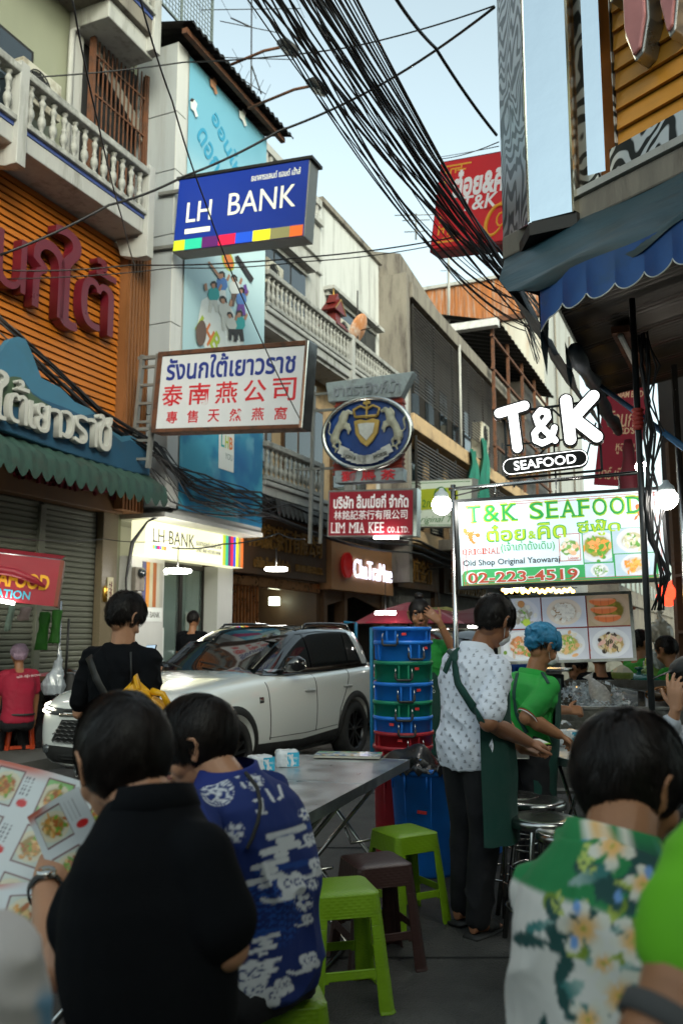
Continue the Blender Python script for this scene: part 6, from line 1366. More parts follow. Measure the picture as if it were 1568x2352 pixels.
def torso_blobs(b,pel,neck,chest_off,hipax,shax,g=0,w=1.0,t0=-.05,t1=1.0,belly=0,dscale=1.0,hemflare=0,n=26):
 pel=V(pel);neck=V(neck); mid=(pel+neck)/2+V(chest_off); secs=[]
 tab=[(-.12,.13,.10),(0,.158,.112),(.12,.162,.115),(.28,.146,.104),(.42,.148,.106),(.58,.160,.112),(.74,.168,.116),(.84,.160,.106),(.90,.132,.092),(.95,.098,.078),(1.0,.070,.064)]
 for t,hw,hd in tab:
  if t<t0 or t>t1: continue
  c=bez(pel,mid,neck,max(t,0)) if t>=0 else pel+(pel-mid).normalized()*(-t)*(neck-pel).length
  tg=(bez(pel,mid,neck,min(1,max(0,t)+.05))-bez(pel,mid,neck,max(0,min(1,t)-.05))).normalized()
  u=V(hipax).lerp(V(shax),min(1,max(0,t))).normalized(); v=tg.cross(u).normalized()
  hw_=hw*w+g+(hemflare*(1-t/.4) if t<.4 else 0); hd_=(hd*dscale*w+g)+(belly if .1<t<.5 else belly*.5)
  secs.append((c,u*hw_,v*hd_))
 b.loft(secs,n,p=2.4); return secs
def crease(me,amp=.006,sc=(9,9,16),seed=0,fine=.0012):
 c=coords(me); nr=np.empty(len(me.vertices)*3,dtype=np.float32); me.vertices.foreach_get('normal',nr); nr=nr.reshape(-1,3)
 n1=vn(c[:,0]*sc[0]+seed,c[:,1]*sc[1],c[:,2]*sc[2]); wx=c[:,0]+.05*n1; wz=c[:,2]+.08*n1
 f=1-np.abs(2*vn(wx*sc[0]*1.3+c[:,1]*4,c[:,1]*sc[1],wz*sc[2]*.8+wx*9,1)-1); f=f**3
 d=amp*(f-.25)+amp*.5*(n1-.5)+fine*(vn(c[:,0]*70,c[:,1]*70,c[:,2]*70)-.5)
 setco(me,c+nr*d[:,None]); me.polygons.foreach_set('use_smooth',[True]*len(me.polygons)); return me
def cloth(b,vox,amp=.006,sc=(9,9,16),seed=0,sm=7): return crease(blobmesh(b,vox,sm),amp,sc,seed)
def leg_blobs(b,hip,knee,ankle,g=0,taper=(.09,.075,.062,.055)):
 hip,knee,ankle=V(hip),V(knee),V(ankle); b.chain([hip,hip.lerp(knee,.5),knee,knee.lerp(ankle,.35),ankle],[taper[0]+g,taper[1]+g,taper[2]+g*.9,taper[2]*.93+g,taper[3]*.85+g],16)
def foot_blobs(b,ank,yaw,g=0):
 M=MT(yawM(yaw),ank); b.loft([((0,-.05,-.04),(.028+g,0,0),(0,0,.035+g)),((0,0,-.03),(.034+g,0,0),(0,0,.045+g)),((0,.07,-.055),(.04+g,0,0),(0,0,.03+g)),((0,.14,-.068),(.042+g,0,0),(0,0,.02+g)),((0,.18,-.072),(.03+g,0,0),(0,0,.012+g))],14,M)
def hair_cap(M,lift=.0,zcut=None,amp=.006,seed=0,grow=1.0,front=.55,back=-.62,side=-.02,vol=(0,0,0)):
 """skull-hugging shell of hair with a thickness of its own"""
 nu,nv=56,36; c0=V((0,-.015,.024)); Rr=np.array([.083,.103,.104])*grow
 vs=[];keep={}; fs=[]
 th=np.linspace(0,PI,nv); ph=np.linspace(0,2*PI,nu,endpoint=False)
 def zmin(x,y): 
  if y>=0: return side+(front-side)*y**1.5
  return side+(back-side)*(-y)**.8
 idx={}
 for i,t in enumerate(th):
  for j,p in enumerate(ph):
   u=V((math.sin(t)*math.cos(p),math.sin(t)*math.sin(p),math.cos(t)))
   r=1+lift*max(0,u.z)+vol[0]*max(0,u.y)+vol[1]*max(0,u.z)+vol[2]*max(0,-u.y)
   r+=-.02+amp*6*(noise.noise(V((u.x*3+seed,u.y*3,u.z*3)))*.5)*(.4+max(0,u.z)) 
   zm=zmin(u.x,u.y); e_=u.z-zm; edge=min(1,max(0,(e_+.12)/.14)); r*= (.885+.115*edge**.8)
   idx[(i,j)]=(V((c0.x+u.x*Rr[0]*r,c0.y+u.y*Rr[1]*r,c0.z+u.z*Rr[2]*r)),e_>-.12,u)
 vv=[];mp={}
 for i in range(nv-1):
  for j in range(nu):
   q=[(i,j),(i+1,j),(i+1,(j+1)%nu),(i,(j+1)%nu)]
   if all(idx[a][1] for a in q):
    f=[]
    for a in q:
     if a not in mp: mp[a]=len(vv); vv.append(tuple(M@idx[a][0]))
     f.append(mp[a])
    fs.append(tuple(f))
 return vv,fs,zmin,Rr,c0
def make_hair(name,parent,M,m,n=5000,L=.10,lift=.06,seed=1,whorl=(.15,-.55,.82),width=.0011,seg=7,amp=.006,grow=1.0,front=.55,back=-.62,side=-.02,vol=(0,0,0),curl=.25,out=.06,down=.0,fringe=0):
 vv,fs,zmin,Rr,c0=hair_cap(M,lift,None,amp,seed,grow,front+.04,back+.05,side+.05,vol)
 rs=np.random.default_rng(seed); u=rs.normal(size=(n*3,3)); u/=np.linalg.norm(u,axis=1)[:,None]
 zm=np.where(u[:,1]>=0,side+(front-side)*np.abs(u[:,1])**1.5,side+(back-side)*np.abs(u[:,1])**.8)
 u=u[u[:,2]>zm-.02][:n]; n=len(u); w=np.array(whorl)/np.linalg.norm(whorl)
 jit=rs.normal(size=(n,3))*curl*.5; clump=np.stack([vn(u[:,0]*9+k*7,u[:,1]*9,u[:,2]*9)-.5 for k in range(3)],1)*curl*2
 P=[];lens=L*rs.uniform(.55,1.1,n)
 rad=1+lift*np.maximum(0,u[:,2])+vol[0]*np.maximum(0,u[:,1])+vol[1]*np.maximum(0,u[:,2])+vol[2]*np.maximum(0,-u[:,1]); rad=rad+(vn(u[:,0]*3,u[:,1]*3,u[:,2]*3,1)-.5)*amp*5
 rj=rs.uniform(-.3,1,n)*out; cur=u.copy(); rad0=rad.copy()
 for k in range(seg+1):
  t=k/seg; p=np.array(c0)+cur*Rr*(rad0+rj*math.sin(PI*min(1,t*1.1))*.9+.008)[:,None]; P.append(p)
  d=(cur@w)[:,None]*cur-w; d/=np.linalg.norm(d,axis=1)[:,None]+1e-6; d=d+jit+clump+np.array([0,0,-down]); d-= (d*cur).sum(1)[:,None]*cur; d/=np.linalg.norm(d,axis=1)[:,None]+1e-6
  cur=cur+d*(lens/seg/Rr.mean())[:,None]; cur/=np.linalg.norm(cur,axis=1)[:,None]
 P=np.stack(P,1) # n,seg+1,3
 ng=max(20,n//38); gi=rs.choice(n,ng,replace=False); near=np.empty(n,dtype=int)
 for s0_ in range(0,n,2000): near[s0_:s0_+2000]=gi[np.argmax(u[s0_:s0_+2000]@u[gi].T,axis=1)]
 tt=np.linspace(0,1,seg+1)[None,:,None]; gl=rs.uniform(-1,1,n)*out*.10; P=P*(1-.62*tt**1.2)+P[near]*(.62*tt**1.2); P=P+((P-np.array(c0))*gl[near][:,None,None]*tt*3.0)
 dg_=np.linalg.norm(u-u[near],axis=1); sp_=np.median(dg_)*2+1e-6; bump_=.05*np.clip(1-dg_/sp_,0,1)-.02; P=P+(P-np.array(c0))*(bump_[:,None]*np.sin(np.linspace(0.2,PI,seg+1))[None,:])[:,:,None]
 T_=np.diff(P,axis=1); T_=np.concatenate([T_,T_[:,-1:]],1); O=P-np.array(c0); sd=np.cross(T_,O); sd/=np.linalg.norm(sd,axis=2)[:,:,None]+1e-9
 wd=width*np.linspace(1,.25,seg+1)[None,:,None]; A=P+sd*wd; B_=P-sd*wd
 allv=np.stack([A,B_],2).reshape(-1,3); Mn=np.array(M); allv=allv@Mn[:3,:3].T+Mn[:3,3]
 base=len(vv); st=(np.arange(n)[:,None]*(seg+1)+np.arange(seg)[None,:]).ravel()*2+base; F=np.stack([st,st+1,st+3,st+2],1)
 me=bpy.data.meshes.new(name); me.from_pydata(vv+allv.tolist(),[],fs+[tuple(x) for x in F.tolist()]); me.polygons.foreach_set('use_smooth',[True]*len(me.polygons))
 o=mk(name,me,[m,mat('hair_underlayer',(.006,.005,.0045),1.0,var=.3,sc=30,spec=.05)],parent)
 mi=[1]*len(fs)+[0]*len(F); me.polygons.foreach_set('material_index',mi); return o
def nrm(name,b,vox,mat_,label,cat='person',group=None,sm=3):
 me=blobmesh(b,vox,sm); me.name=name; return mk(name,me,mat_,None,label=label,cat=cat,group=group)
def eyes(parent,M,half=False):
 for s in (1,-1):
  e=mk('eye',MB().ball((s*.031,.0735,.006),.0115,.011,.0065,12,M),m_eyew,parent); mk('iris',MB().ball((s*.031+.001,.0815,.006),.0055,.004,.0055,10,M),m_iris,e)
  mk('eyebrow',MB().tube([M@V((s*.014,.0875,.028)),M@V((s*.032,.086,.033)),M@V((s*.05,.076,.028))],[.003,.0035,.002],6),m_brow,parent)
 mk('lips',MB().loft([((-.022,.09,-.058),(0,.003,0),(0,0,.002)),((0,.1005,-.056),(0,.006,0),(0,0,.008)),((.022,.09,-.058),(0,.003,0),(0,0,.002))],10,M),m_lip,parent)
def mask(parent,M):
 b=MB(); b.loft([((0,.060,.0),(.03,0,0),(0,.035,0)),((0,.075,-.02),(.05,0,0),(0,.045,0)),((0,.073,-.05),(.055,0,0),(0,.045,0)),((0,.06,-.085),(.042,0,0),(0,.035,0)),((0,.045,-.1),(.02,0,0),(0,.02,0))],18,M)
 me=blobmesh(b,.004,2); mk('face_mask',me,mat('mask_white',(.55,.56,.57),.8,var=.06),parent)
 for s in (1,-1): 
  mk('ear_loop',MB().tube([M@V((s*.052,.05,-.01)),M@V((s*.08,.02,.012)),M@V((s*.09,-.008,.022)),M@V((s*.088,-.012,-.01)),M@V((s*.07,.03,-.06)),M@V((s*.05,.05,-.06))],.0018,5),mat('mask_white',(.5,.5,.5)),parent)
def drape(me_or_bvh,pts,wd,name,m,parent,off=.006,Y0=0,thick=False):
 """cloth band laid over a garment along photo points, as real geometry on its surface"""
 bv=me_or_bvh; P=[];N=[]
 for (a,b_) in zip(pts,pts[1:]):
  for k in range(10):
   x=a[0]+(b_[0]-a[0])*k/10; y=a[1]+(b_[1]-a[1])*k/10; h=bv.ray_cast(V((0,0,CAMH)),ray(x,y).normalized())
   if h[0]: P.append(h[0]+h[1]*off); N.append(h[1])
 for _ in range(3): P=[P[0]]+[(P[i-1]+P[i]*2+P[i+1])/4 for i in range(1,len(P)-1)]+[P[-1]]
 vs=[];fs=[]
 for i in range(len(P)):
  t=(P[min(i+1,len(P)-1)]-P[max(i-1,0)]).normalized(); s=t.cross(N[i]).normalized(); ww=wd if not callable(wd) else wd(i/len(P)); vs+=[tuple(P[i]+s*ww-N[i]*.004),tuple(P[i]+s*ww*.9+N[i]*.002),tuple(P[i]-s*ww*.9+N[i]*.002),tuple(P[i]-s*ww-N[i]*.004)]
 for i in range(len(P)-1):
  for j in range(3): a=i*4+j; fs.append((a,a+1,a+5,a+4))
 return mk(name,MB().add(vs,fs),m,parent,smooth=True)
def projpx(co):
 """photo pixel of world points (n,3)"""
 x=co[:,0];y=co[:,1];z=co[:,2]-CAMH; d=y*CT+z*ST; return 784+2000*x/d,1176-2000*(z*CT-y*ST)/d
def caps(px,py,pts,r):
 """distance-like mask of a rounded stroke in photo pixels"""
 d=np.full(len(px),1e9)
 for (x0,y0),(x1,y1) in zip(pts,pts[1:]):
  vx,vy=x1-x0,y1-y0; L2=vx*vx+vy*vy+1e-9; t=np.clip(((px-x0)*vx+(py-y0)*vy)/L2,0,1); d=np.minimum(d,np.hypot(px-x0-t*vx,py-y0-t*vy))
 return sst(r+1.2,r-1.2,d)
def arcp(cx,cy,r,a0,a1,n=10,ry=None): ry=ry or r; return [(cx+r*math.cos(R(a0+(a1-a0)*i/n)),cy-ry*math.sin(R(a0+(a1-a0)*i/n))) for i in range(n+1)]
def lerpP(a,b,t): return V(a).lerp(V(b),t)
m_blackcl=mat('black_cotton',(.0042,.0048,.0062),1.0,var=.35,sc=3,bump=.15,bsc=300,spec=.12); m_denim=mat('light_denim',(.16,.27,.40),.9,var=.25,sc=30); m_trs=mat('charcoal_trousers',(.007,.007,.009),.85,var=.2,sc=5); m_apron=mat('dark_green_apron',(.006,.045,.034),.8,var=.15,sc=5,bump=.2,bsc=200); m_greenpolo=mat('green_polo',(.012,.25,.035),.8,var=.12,sc=5,bump=.2,bsc=250)
def trap(s,neck,sh,k=1.0):
 s.chain([neck+V((0,0,-.05)),lerpP(neck,sh,.5)+V((0,0,-.018)),sh],[.062*k,.064*k,.060*k],14); s.chain([lerpP(neck,sh,.45)+V((0,0,-.14)),sh+V((0,0,-.07))],[.085*k,.058*k],14)
# ---------------------------------------------------------------- A standing man in black by the car
def person_A():
 Y=4.75; hd=at(287,1420,Y); f=V((.35,.94,0)).normalized(); rt=V((f.y,-f.x,0))
 Mh=MT(RZ(-math.atan2(.62,.78))@RX(R(-28)),hd)
 neck=at(281,1484,Y-.0); shR=neck+rt*.175+V((0,0,-.07)); shL=neck-rt*.185+V((0,0,-.07)); pel=V((neck.x-.0,Y+.02,.93))
 b=MB(); head_blobs(b,Mh); b.chain([neck+V((0,0,-.03)),lerpP(neck,hd,.5),hd+V((0,-.0,-.02))],[.066,.062,.06],14)
 torso_blobs(b,pel,neck,(0,-.01,0),rt,rt,g=-.012)
 eR=at(338,1640,Y-.1); wR=at(336,1560,Y+.22); eL=shL+V((-.07,.03,-.29)); wL=eL+V((.16,.2,.05))
 b.chain([shR,lerpP(shR,eR,.5),eR,lerpP(eR,wR,.4),wR],[.052,.046,.04,.038,.026],14); b.chain([shL,eL,lerpP(eL,wL,.4),wL],[.052,.04,.038,.026],14)
 hand_blobs(b,MT(basis(V((-.1,.35,.6)),(.2,-.9,.3)),wR),1,(50,52,55,60),thumb=20)
 hand_blobs(b,MT(basis(wL-eL,(0,0,1)),wL),-1)
 for s,sg in ((rt,1),(-rt,-1)):
  hp=pel+s*.09; kn=V((hp.x+.01,hp.y+.02,.49)); an=V((hp.x+.02*sg,hp.y-.01,.09)); leg_blobs(b,hp,kn,an,g=-.012)
 o=nrm('person',b,.006,m_skin2,'young man in black t-shirt with crossbody strap looking at his phone')
 s=MB(); torso_blobs(s,pel,neck+V((0,0,.012)),(0,-.01,0),rt,rt,g=.018,t0=-.05,hemflare=.0,t1=1.0)
 for sh,el in ((shR,eR),(shL,eL)): c=lerpP(sh,el,.78); trap(s,neck,sh); s.chain([sh,lerpP(sh,el,.4),c],[.062,.064,.066],16)
 me=cloth(s,.009,.014,seed=3); sh_=mk('shirt',me,m_blackcl,o); bv=bvh_of(me)
 mk('collar',MB().tube([neck+V((math.cos(a)*.074,math.sin(a)*.07,.010+.01*math.sin(a))) for a in np.linspace(0,2*PI,18,endpoint=False)],.009,6,closed=True),m_blackcl,o)
 t=MB(); torso_blobs(t,pel,neck,(0,0,0),rt,rt,g=.008,t0=-.12,t1=.2)
 for sg in (1,-1): hp=pel+rt*.09*sg; leg_blobs(t,hp,V((hp.x+.01,hp.y+.02,.49)),V((hp.x+.02*sg,hp.y-.01,.09)),g=.012)
 mk('trousers',cloth(t,.012,.008,seed=5),m_trs,o)
 f_=MB(); 
 for sg in (1,-1): hp=pel+rt*.09*sg; foot_blobs(f_,V((hp.x+.02*sg,hp.y-.01,.09)),-20,.006)
 mk('shoes',blobmesh(f_,.008,2),m_plast,o)
 drape(bv,[(205,1510),(222,1560),(250,1610),(290,1660)],.022,'shoulder_strap',m_dark,o); drape(bv,[(300,1500),(302,1560),(292,1612)],.005,'bag_cord',m_plast,o)
 make_hair('hair',o,Mh,m_hair,7000,.07,.10,seed=4,amp=.03,curl=.9,out=.14,front=.4,back=-.95,side=-.12,vol=(.06,.08,0),whorl=(.1,-.75,.65))
 ph=thing('mobile_phone','mobile phone with a lit screen held by the man in black','phone'); M=MT(basis((.15,.35,.9),(-.5,-.85,.1)),at(341,1510,Y+.27)); mk('case',MB().box(-.037,.037,-.075,.075,-.005,.004,M),m_plast,ph,bevel=.002); mk('screen',MB().box(-.034,.034,-.071,.071,.004,.0055,M),mat('lit_screen',(.3,.4,.5),.2,var=0,emis=.5),ph)
 bag=thing('plastic_bag','crumpled yellow plastic carrier bag hanging in front of the man in black','bag'); c=at(312,1612,Y-.28); bb_=MB(); r=random.Random(2)
 vs=[];fs=[]; nn=26;mm=14
 for i in range(mm+1):
  t_=i/mm; rad=.015+.13*math.sin(min(1,t_*1.15)*PI*.55)**1.1; 
  for j in range(nn):
   a=2*PI*j/nn; rr=rad*(1+.28*noise.noise(V((math.cos(a)*2,math.sin(a)*2,t_*5)))+.12*noise.noise(V((math.cos(a)*6,math.sin(a)*6,t_*12)))); vs.append((c.x+rr*1.25*math.cos(a),c.y+rr*.7*math.sin(a),c.z+.10-.27*t_+.03*noise.noise(V((a*2,t_*4,1)))))
 for i in range(mm):
  for j in range(nn): j2=(j+1)%nn; fs.append((i*nn+j,i*nn+j2,(i+1)*nn+j2,(i+1)*nn+j))
 bb_.add(vs,fs); o2=mk('bag_film',bb_,mat('yellow_plastic',(.72,.36,.01),.3,var=.1,sc=9,bump=.5,bsc=14),bag,smooth=True)
 for k in range(2): mk('bag_handle',MB().tube([c+V((-.02+.1*k,0,.05)),c+V((.0+.14*k,-.03,.13-.09*k)),c+V((.03+.15*k,-.01,.0-.04*k))],[.02,.016,.02],8),MATS['yellow_plastic'],bag)
person_A()
# ---------------------------------------------------------------- B seated man in a black polo (foreground, back to us)
def person_B():
 Y=1.80; hd=at(278,1756,Y); Mh=MT(RZ(R(38))@RX(R(-16)),hd)
 neck=at(348,1868,1.72); rt=V((.80,-.30,0)).normalized(); rt=V((.93,.36,0)).normalized()
 shR=at(462,1975,1.64); shL=at(254,1990,1.72); pel=V((neck.x+.06,neck.y-.12,.50)); 
 b=MB(); head_blobs(b,Mh); b.chain([neck+V((0,0,-.04)),lerpP(neck,hd,.45),hd+V((.0,-.01,-.03))],[.068,.06,.06],14)
 torso_blobs(b,pel,neck,(0,-.07,0),rt,rt,g=-.01)
 eL=at(136,2225,1.66); wL=at(102,2035,1.98); eR=at(520,2175,1.62); wR=at(430,2100,1.95)
 for s,e,w_ in ((shL,eL,wL),(shR,eR,wR)): b.chain([s,lerpP(s,e,.5),e,lerpP(e,w_,.35),w_],[.052,.048,.042,.040,.027],16)
 hand_blobs(b,MT(basis(V((.05,.5,.35)),(0,-.4,.9)),wL),1,(50,50,50,55)); hand_blobs(b,MT(basis(V((-.5,.5,.3)),(.1,-.3,.9)),wR),-1,(40,42,45,50))
 fwd=V((-rt.y,rt.x,0))
 for sg in (1,-1): hp=pel+rt*.10*sg; leg_blobs(b,hp,hp+fwd*.42+rt*.10*sg+V((0,0,.0)),hp+fwd*.42+rt*.12*sg+V((0,0,-.42)),g=-.01)
 o=nrm('person',b,.005,m_skin2,'seated man in plain black polo with his back turned, reading a menu')
 s=MB(); torso_blobs(s,pel-V((0,0,.02)),neck+V((0,0,.018)),(0,-.07,0),rt,rt,g=.014,w=.86,t1=1.0,belly=.0)
 for sh,el,k in ((shL,eL,.60),(shR,eR,.75)): c=lerpP(sh,el,k); trap(s,neck,sh,.92); s.chain([sh,lerpP(sh,el,.45),c],[.058,.059,.060],18)
 mk('shirt',cloth(s,.008,.017,(5,5,8),seed=8,sm=5),m_blackcl,o)
 cb_=MB(); N=30
 vs=[];fs=[]
 for i in range(N+1):
  a=R(-35)+R(250)*i/N-PI/2-.5
  for r_,z in ((.067,.035),(.076,.036),(.090,.0),(.088,-.01)): vs.append(tuple(neck+rt*math.cos(a)*r_*1.02+fwd*(math.sin(a)*r_-.005)+V((0,0,z+.012-.02*math.sin(a)))))
 for i in range(N):
  for j in range(3): a=i*4+j; fs.append((a,a+1,a+5,a+4))
 mk('collar',MB().add(vs,fs),m_blackcl,o,smooth=True)
 t=MB(); torso_blobs(t,pel,neck,(0,0,0),rt,rt,g=.012,t0=-.12,t1=.12)
 for sg in (1,-1): hp=pel+rt*.10*sg; leg_blobs(t,hp,hp+fwd*.42+rt*.10*sg,hp+fwd*.42+rt*.12*sg+V((0,0,-.42)),g=.016)
 mk('jeans',cloth(t,.012,.008,seed=5),m_denim,o)
 make_hair('hair',o,Mh,m_hair,16000,.10,.07,seed=12,amp=.016,curl=.35,out=.07,front=.42,back=-.90,side=-.08,vol=(.03,.05,.05),width=.0012,whorl=(.1,-.62,.78))
 w_=thing('wristwatch','black wristwatch on the left wrist of the man in the black polo','watch'); Mw=MT(basis(wL-eL,(0,0,1)),lerpP(eL,wL,.93)); wb=MB(); wb.lathe([(.033,-.012),(.037,-.012),(.037,.012),(.033,.012)],24,Mw@RX(PI/2)); mk('strap',wb,m_plast,w_); mk('dial',MB().lathe([(.001,.008),(.018,.008),(.021,.004),(.021,-.004)],18,Mw@T3(0,0,.038)),m_chrome,w_)
 g=thing('eyeglasses','thin wire eyeglasses worn by the man in the black polo','glasses'); gm=MB()
 for sg in (1,-1): gm.tube([Mh@V((sg*.034+.023*math.cos(a),.098,.004+.018*math.sin(a))) for a in np.linspace(0,2*PI,16,endpoint=False)],.0012,5,closed=True); gm.tube([Mh@V((sg*.058,.095,.01)),Mh@V((sg*.082,.03,.02)),Mh@V((sg*.083,-.005,.02))],.0014,5)
 gm.tube([Mh@V((-.012,.1,.01)),Mh@V((.012,.1,.01))],.0012,5); mk('frame',gm,m_chrome,g)
person_B()
# ---------------------------------------------------------------- C seated man in the blue cloud shirt
def shirtC(me):
 c=coords(me); px,py=projpx(c); n=len(px); col=np.ones((n,3))*np.array([.005,.018,.115]); f=fbm(c[:,0]*3,c[:,1]*3,c[:,2]*3,1); col*=(.8+.5*f)[:,None]
 W=(.55,.57,.6); mid=(.01,.07,.33)
 # scale-like mid blue mesh zone
 zone=sst(80,60,np.hypot(px-625,(py-2090)*.8)); sc=np.minimum(np.abs(np.hypot((px%22)-11,(py%16)-14)-9),np.abs(np.hypot((px%22)-11,(py%16)-14)-5)); col=mixc(col,zone*sst(1.8,.6,sc)*.8,mid)
 for y0,x0,x1 in ((1990,590,740),(2148,520,650),(1905,640,735)): col=mixc(col,caps(px,py,[(x0,y0+12),(x1,y0-14)],7)*.5,mid)
 S_=lambda pts,r,k=1.0,cc=W:None
 def H(x,y,s=1,sl=-.28):
  nonlocal col
  for (a,b_,dy,r) in ((-38,42,0,7),(-14,14,17,8),(-52,30,34,7),(-20,2,50,6)): col=mixc(col,caps(px,py,[(x+a*s,y+dy*s-a*s*sl*-1),(x+b_*s,y+dy*s+b_*s*sl)],r*s),W)
 for x,y,s in ((655,1912,1.0),(618,1985,.95),(610,2155,.7),(615,2210,.65)): H(x,y,s)
 def swirl(x,y,s=1):
  nonlocal col
  for cx,cy,r in ((0,0,17),(22,-10,13),(30,10,14),(8,22,15)): col=mixc(col,sst(r*s+1.5,r*s-1.5,np.hypot(px-x-cx*s,py-y-cy*s)),W)
  col=mixc(col,caps(px,py,arcp(x+6*s,y+2*s,8*s,0,300),1.6*s),(.006,.02,.13)); col=mixc(col,caps(px,py,arcp(x+26*s,y-2*s,7*s,40,330),1.5*s),(.006,.02,.13)); col=mixc(col,caps(px,py,[(x+5*s,y+30*s),(x-25*s,y+40*s),(x-48*s,y+36*s)],5*s),W)
 for x,y,s in ((655,2028,1.1),(700,2205,.8),(700,2110,.45),(642,2262,.75),(548,2240,1.5),(600,2290,1.0),(722,1985,.8),(565,2275,1.2),(705,1925,.55)): swirl(x,y,s)
 def flower(x,y,s=1):
  nonlocal col
  for k in range(5):
   a=k*72+15; cx,cy=x+math.cos(R(a))*11*s,y+math.sin(R(a))*13*s; d=np.hypot(px-cx,py-cy); col=mixc(col,sst(7.5*s,6*s,d),W); 
  col=mixc(col,sst(4.5*s,3*s,np.hypot(px-x,py-y)),(.02,.05,.25)); col=mixc(col,sst(1.2,.4,np.abs(np.hypot(px-x,py-y)-21*s))*.6,W)
 for x,y,s in ((540,1913,1.1),(586,1797,.9),(697,2073,1.0),(718,2032,.6),(560,2130,.9),(512,2005,.9),(700,1870,.7)): flower(x,y,s)
 # round knot medallion on the shoulder
 R0=np.hypot((px-500)/1.15,py-1820); col=mixc(col,sst(1.8,.8,np.abs(R0-31)),W); col=mixc(col,sst(1.5,.6,np.abs(R0-26)),W)
 for pts in ([(480,1805),(500,1800),(500,1840),(518,1838)],[(478,1825),(490,1812),(520,1815),(522,1830)],[(488,1842),(508,1822)],[(505,1797),(515,1805)],[(478,1815),(498,1825)]): col=mixc(col,caps(px,py,pts,2.6)*(R0<30),W)
 for pts in ([(515,1760),(528,1775),(520,1790)],[(540,1765),(545,1785)],[(612,1815),(628,1840)],[(640,1805),(648,1830),(640,1835)],[(585,1840),(600,1835),(603,1860),(590,1865),(612,1868)],[(555,1800),(562,1808)]): col=mixc(col,caps(px,py,pts,3.2),W)
 return np.clip(col,0,1)
m_shC=vmat('printed_blue_cotton',.8,bump=.25,bsc=300)
def person_C():
 Y=2.5; hd=at(452,1713,Y); Mh=MT(RZ(R(90))@RX(R(-20)),hd)
 neck=at(528,1800,2.46); rt=V((.55,.83,0)).normalized()   # he faces left; his right hand side is away from us
 shR=neck+rt*.16+V((.0,0,-.06)); shL=neck-rt*.18+V((.03,0,-.07)); pel=atz(610,2240,.55); 
 b=MB(); head_blobs(b,Mh,.95); b.chain([neck+V((.02,0,-.04)),lerpP(neck,hd,.45),hd+V((.02,0,-.03))],[.064,.056,.056],14)
 hipax=rt
 torso_blobs(b,pel,neck,(.10,-.0,.04),hipax,rt,g=-.012)
 eL=at(470,2060,2.15); wL=at(370,2010,2.45); eR=at(420,2000,2.75); wR=at(330,1960,2.8)
 for s,e,w_ in ((shL,eL,wL),(shR,eR,wR)): b.chain([s,lerpP(s,e,.5),e,lerpP(e,w_,.35),w_],[.054,.048,.043,.04,.027],16)
 hand_blobs(b,MT(basis(wL-eL,(0,0,1)),wL),-1); hR=at(372,1850,2.62); hand_blobs(b,MT(basis(V((-.3,.1,.8)),(-.7,-.5,0)),at(395,1880,2.6)),1,(60,60,62,65))
 b.chain([wR,at(395,1885,2.62)],[.027,.027],10)
 fwd=V((-rt.y,rt.x,0))
 for sg in (1,-1): hp=pel+rt*.10*sg; leg_blobs(b,hp,hp+fwd*.42+rt*.04*sg,hp+fwd*.40+rt*.05*sg+V((0,0,-.43)),g=-.01)
 o=nrm('person',b,.005,m_skin2,'seated man in navy shirt printed with white clouds and blossoms, facing left')
 s=MB(); torso_blobs(s,pel-V((0,0,.0)),neck+V((0,0,.012)),(.10,0,.04),hipax,rt,g=.020,w=.95,t1=1.0,belly=.0,t0=-.01)
 for sh,el,k in ((shL,eL,.85),(shR,eR,.8)): c=lerpP(sh,el,k); trap(s,neck,sh); s.chain([sh,lerpP(sh,el,.45),c],[.066,.068,.072],18)
 me=cloth(s,.006,.016,(6,6,9),seed=15,sm=6); setcol(me,shirtC(me)); mk('shirt',me,m_shC,o); bv=bvh_of(me)
 fd=MB(); vs=[];fs=[];N=26
 for i in range(N+1):
  a=2*PI*i/N
  for r_,z in ((.070,.05),(.080,.048),(.098,.0)): vs.append(tuple(neck+rt*math.cos(a)*r_+fwd*math.sin(a)*r_+V((-.004,0,z+.012*math.cos(a)))))
 for i in range(N):
  for j in range(2): a=i*3+j; fs.append((a,a+1,a+4,a+3))
 mb=MB().add(vs,fs); me2=bpy.data.meshes.new('collar'); me2.from_pydata(mb.v,[],mb.f); setcol(me2,np.ones((len(me2.vertices),3))*np.array([.006,.018,.15])); mk('collar',me2,m_shC,o,smooth=True)
 cordp=[(560,1775),(588,1810),(596,1850),(590,1890),(578,1925),(566,1950)]; drape(bv,cordp,.0045,'bag_cord',m_plast,o,off=.006)
 t=MB(); torso_blobs(t,pel,neck,(0,0,0),hipax,rt,g=.012,t0=-.12,t1=.12)
 for sg in (1,-1): hp=pel+rt*.10*sg; leg_blobs(t,hp,hp+fwd*.42+rt*.04*sg,hp+fwd*.40+rt*.05*sg+V((0,0,-.43)),g=.016)
 mk('trousers',cloth(t,.012,.008,seed=6),m_trs,o)
 make_hair('hair',o,Mh,m_hair,14000,.11,.07,seed=21,amp=.018,curl=.45,out=.08,front=.35,back=-.9,side=-.05,vol=(.10,.05,.03),width=.0012,whorl=(.2,-.65,.72))
 eyes(o,Mh)
 g=thing('eyeglasses','thin dark rimmed eyeglasses worn by the man in the blue shirt','glasses'); gm=MB()
 for sg in (1,-1): gm.tube([Mh@V((sg*.034+.023*math.cos(a),.098,.004+.018*math.sin(a))) for a in np.linspace(0,2*PI,16,endpoint=False)],.0014,5,closed=True); gm.tube([Mh@V((sg*.058,.095,.01)),Mh@V((sg*.082,.03,.02)),Mh@V((sg*.083,-.005,.02))],.0016,5)
 gm.tube([Mh@V((-.012,.1,.01)),Mh@V((.012,.1,.01))],.0014,5); mk('frame',gm,m_plast,g)
person_C()
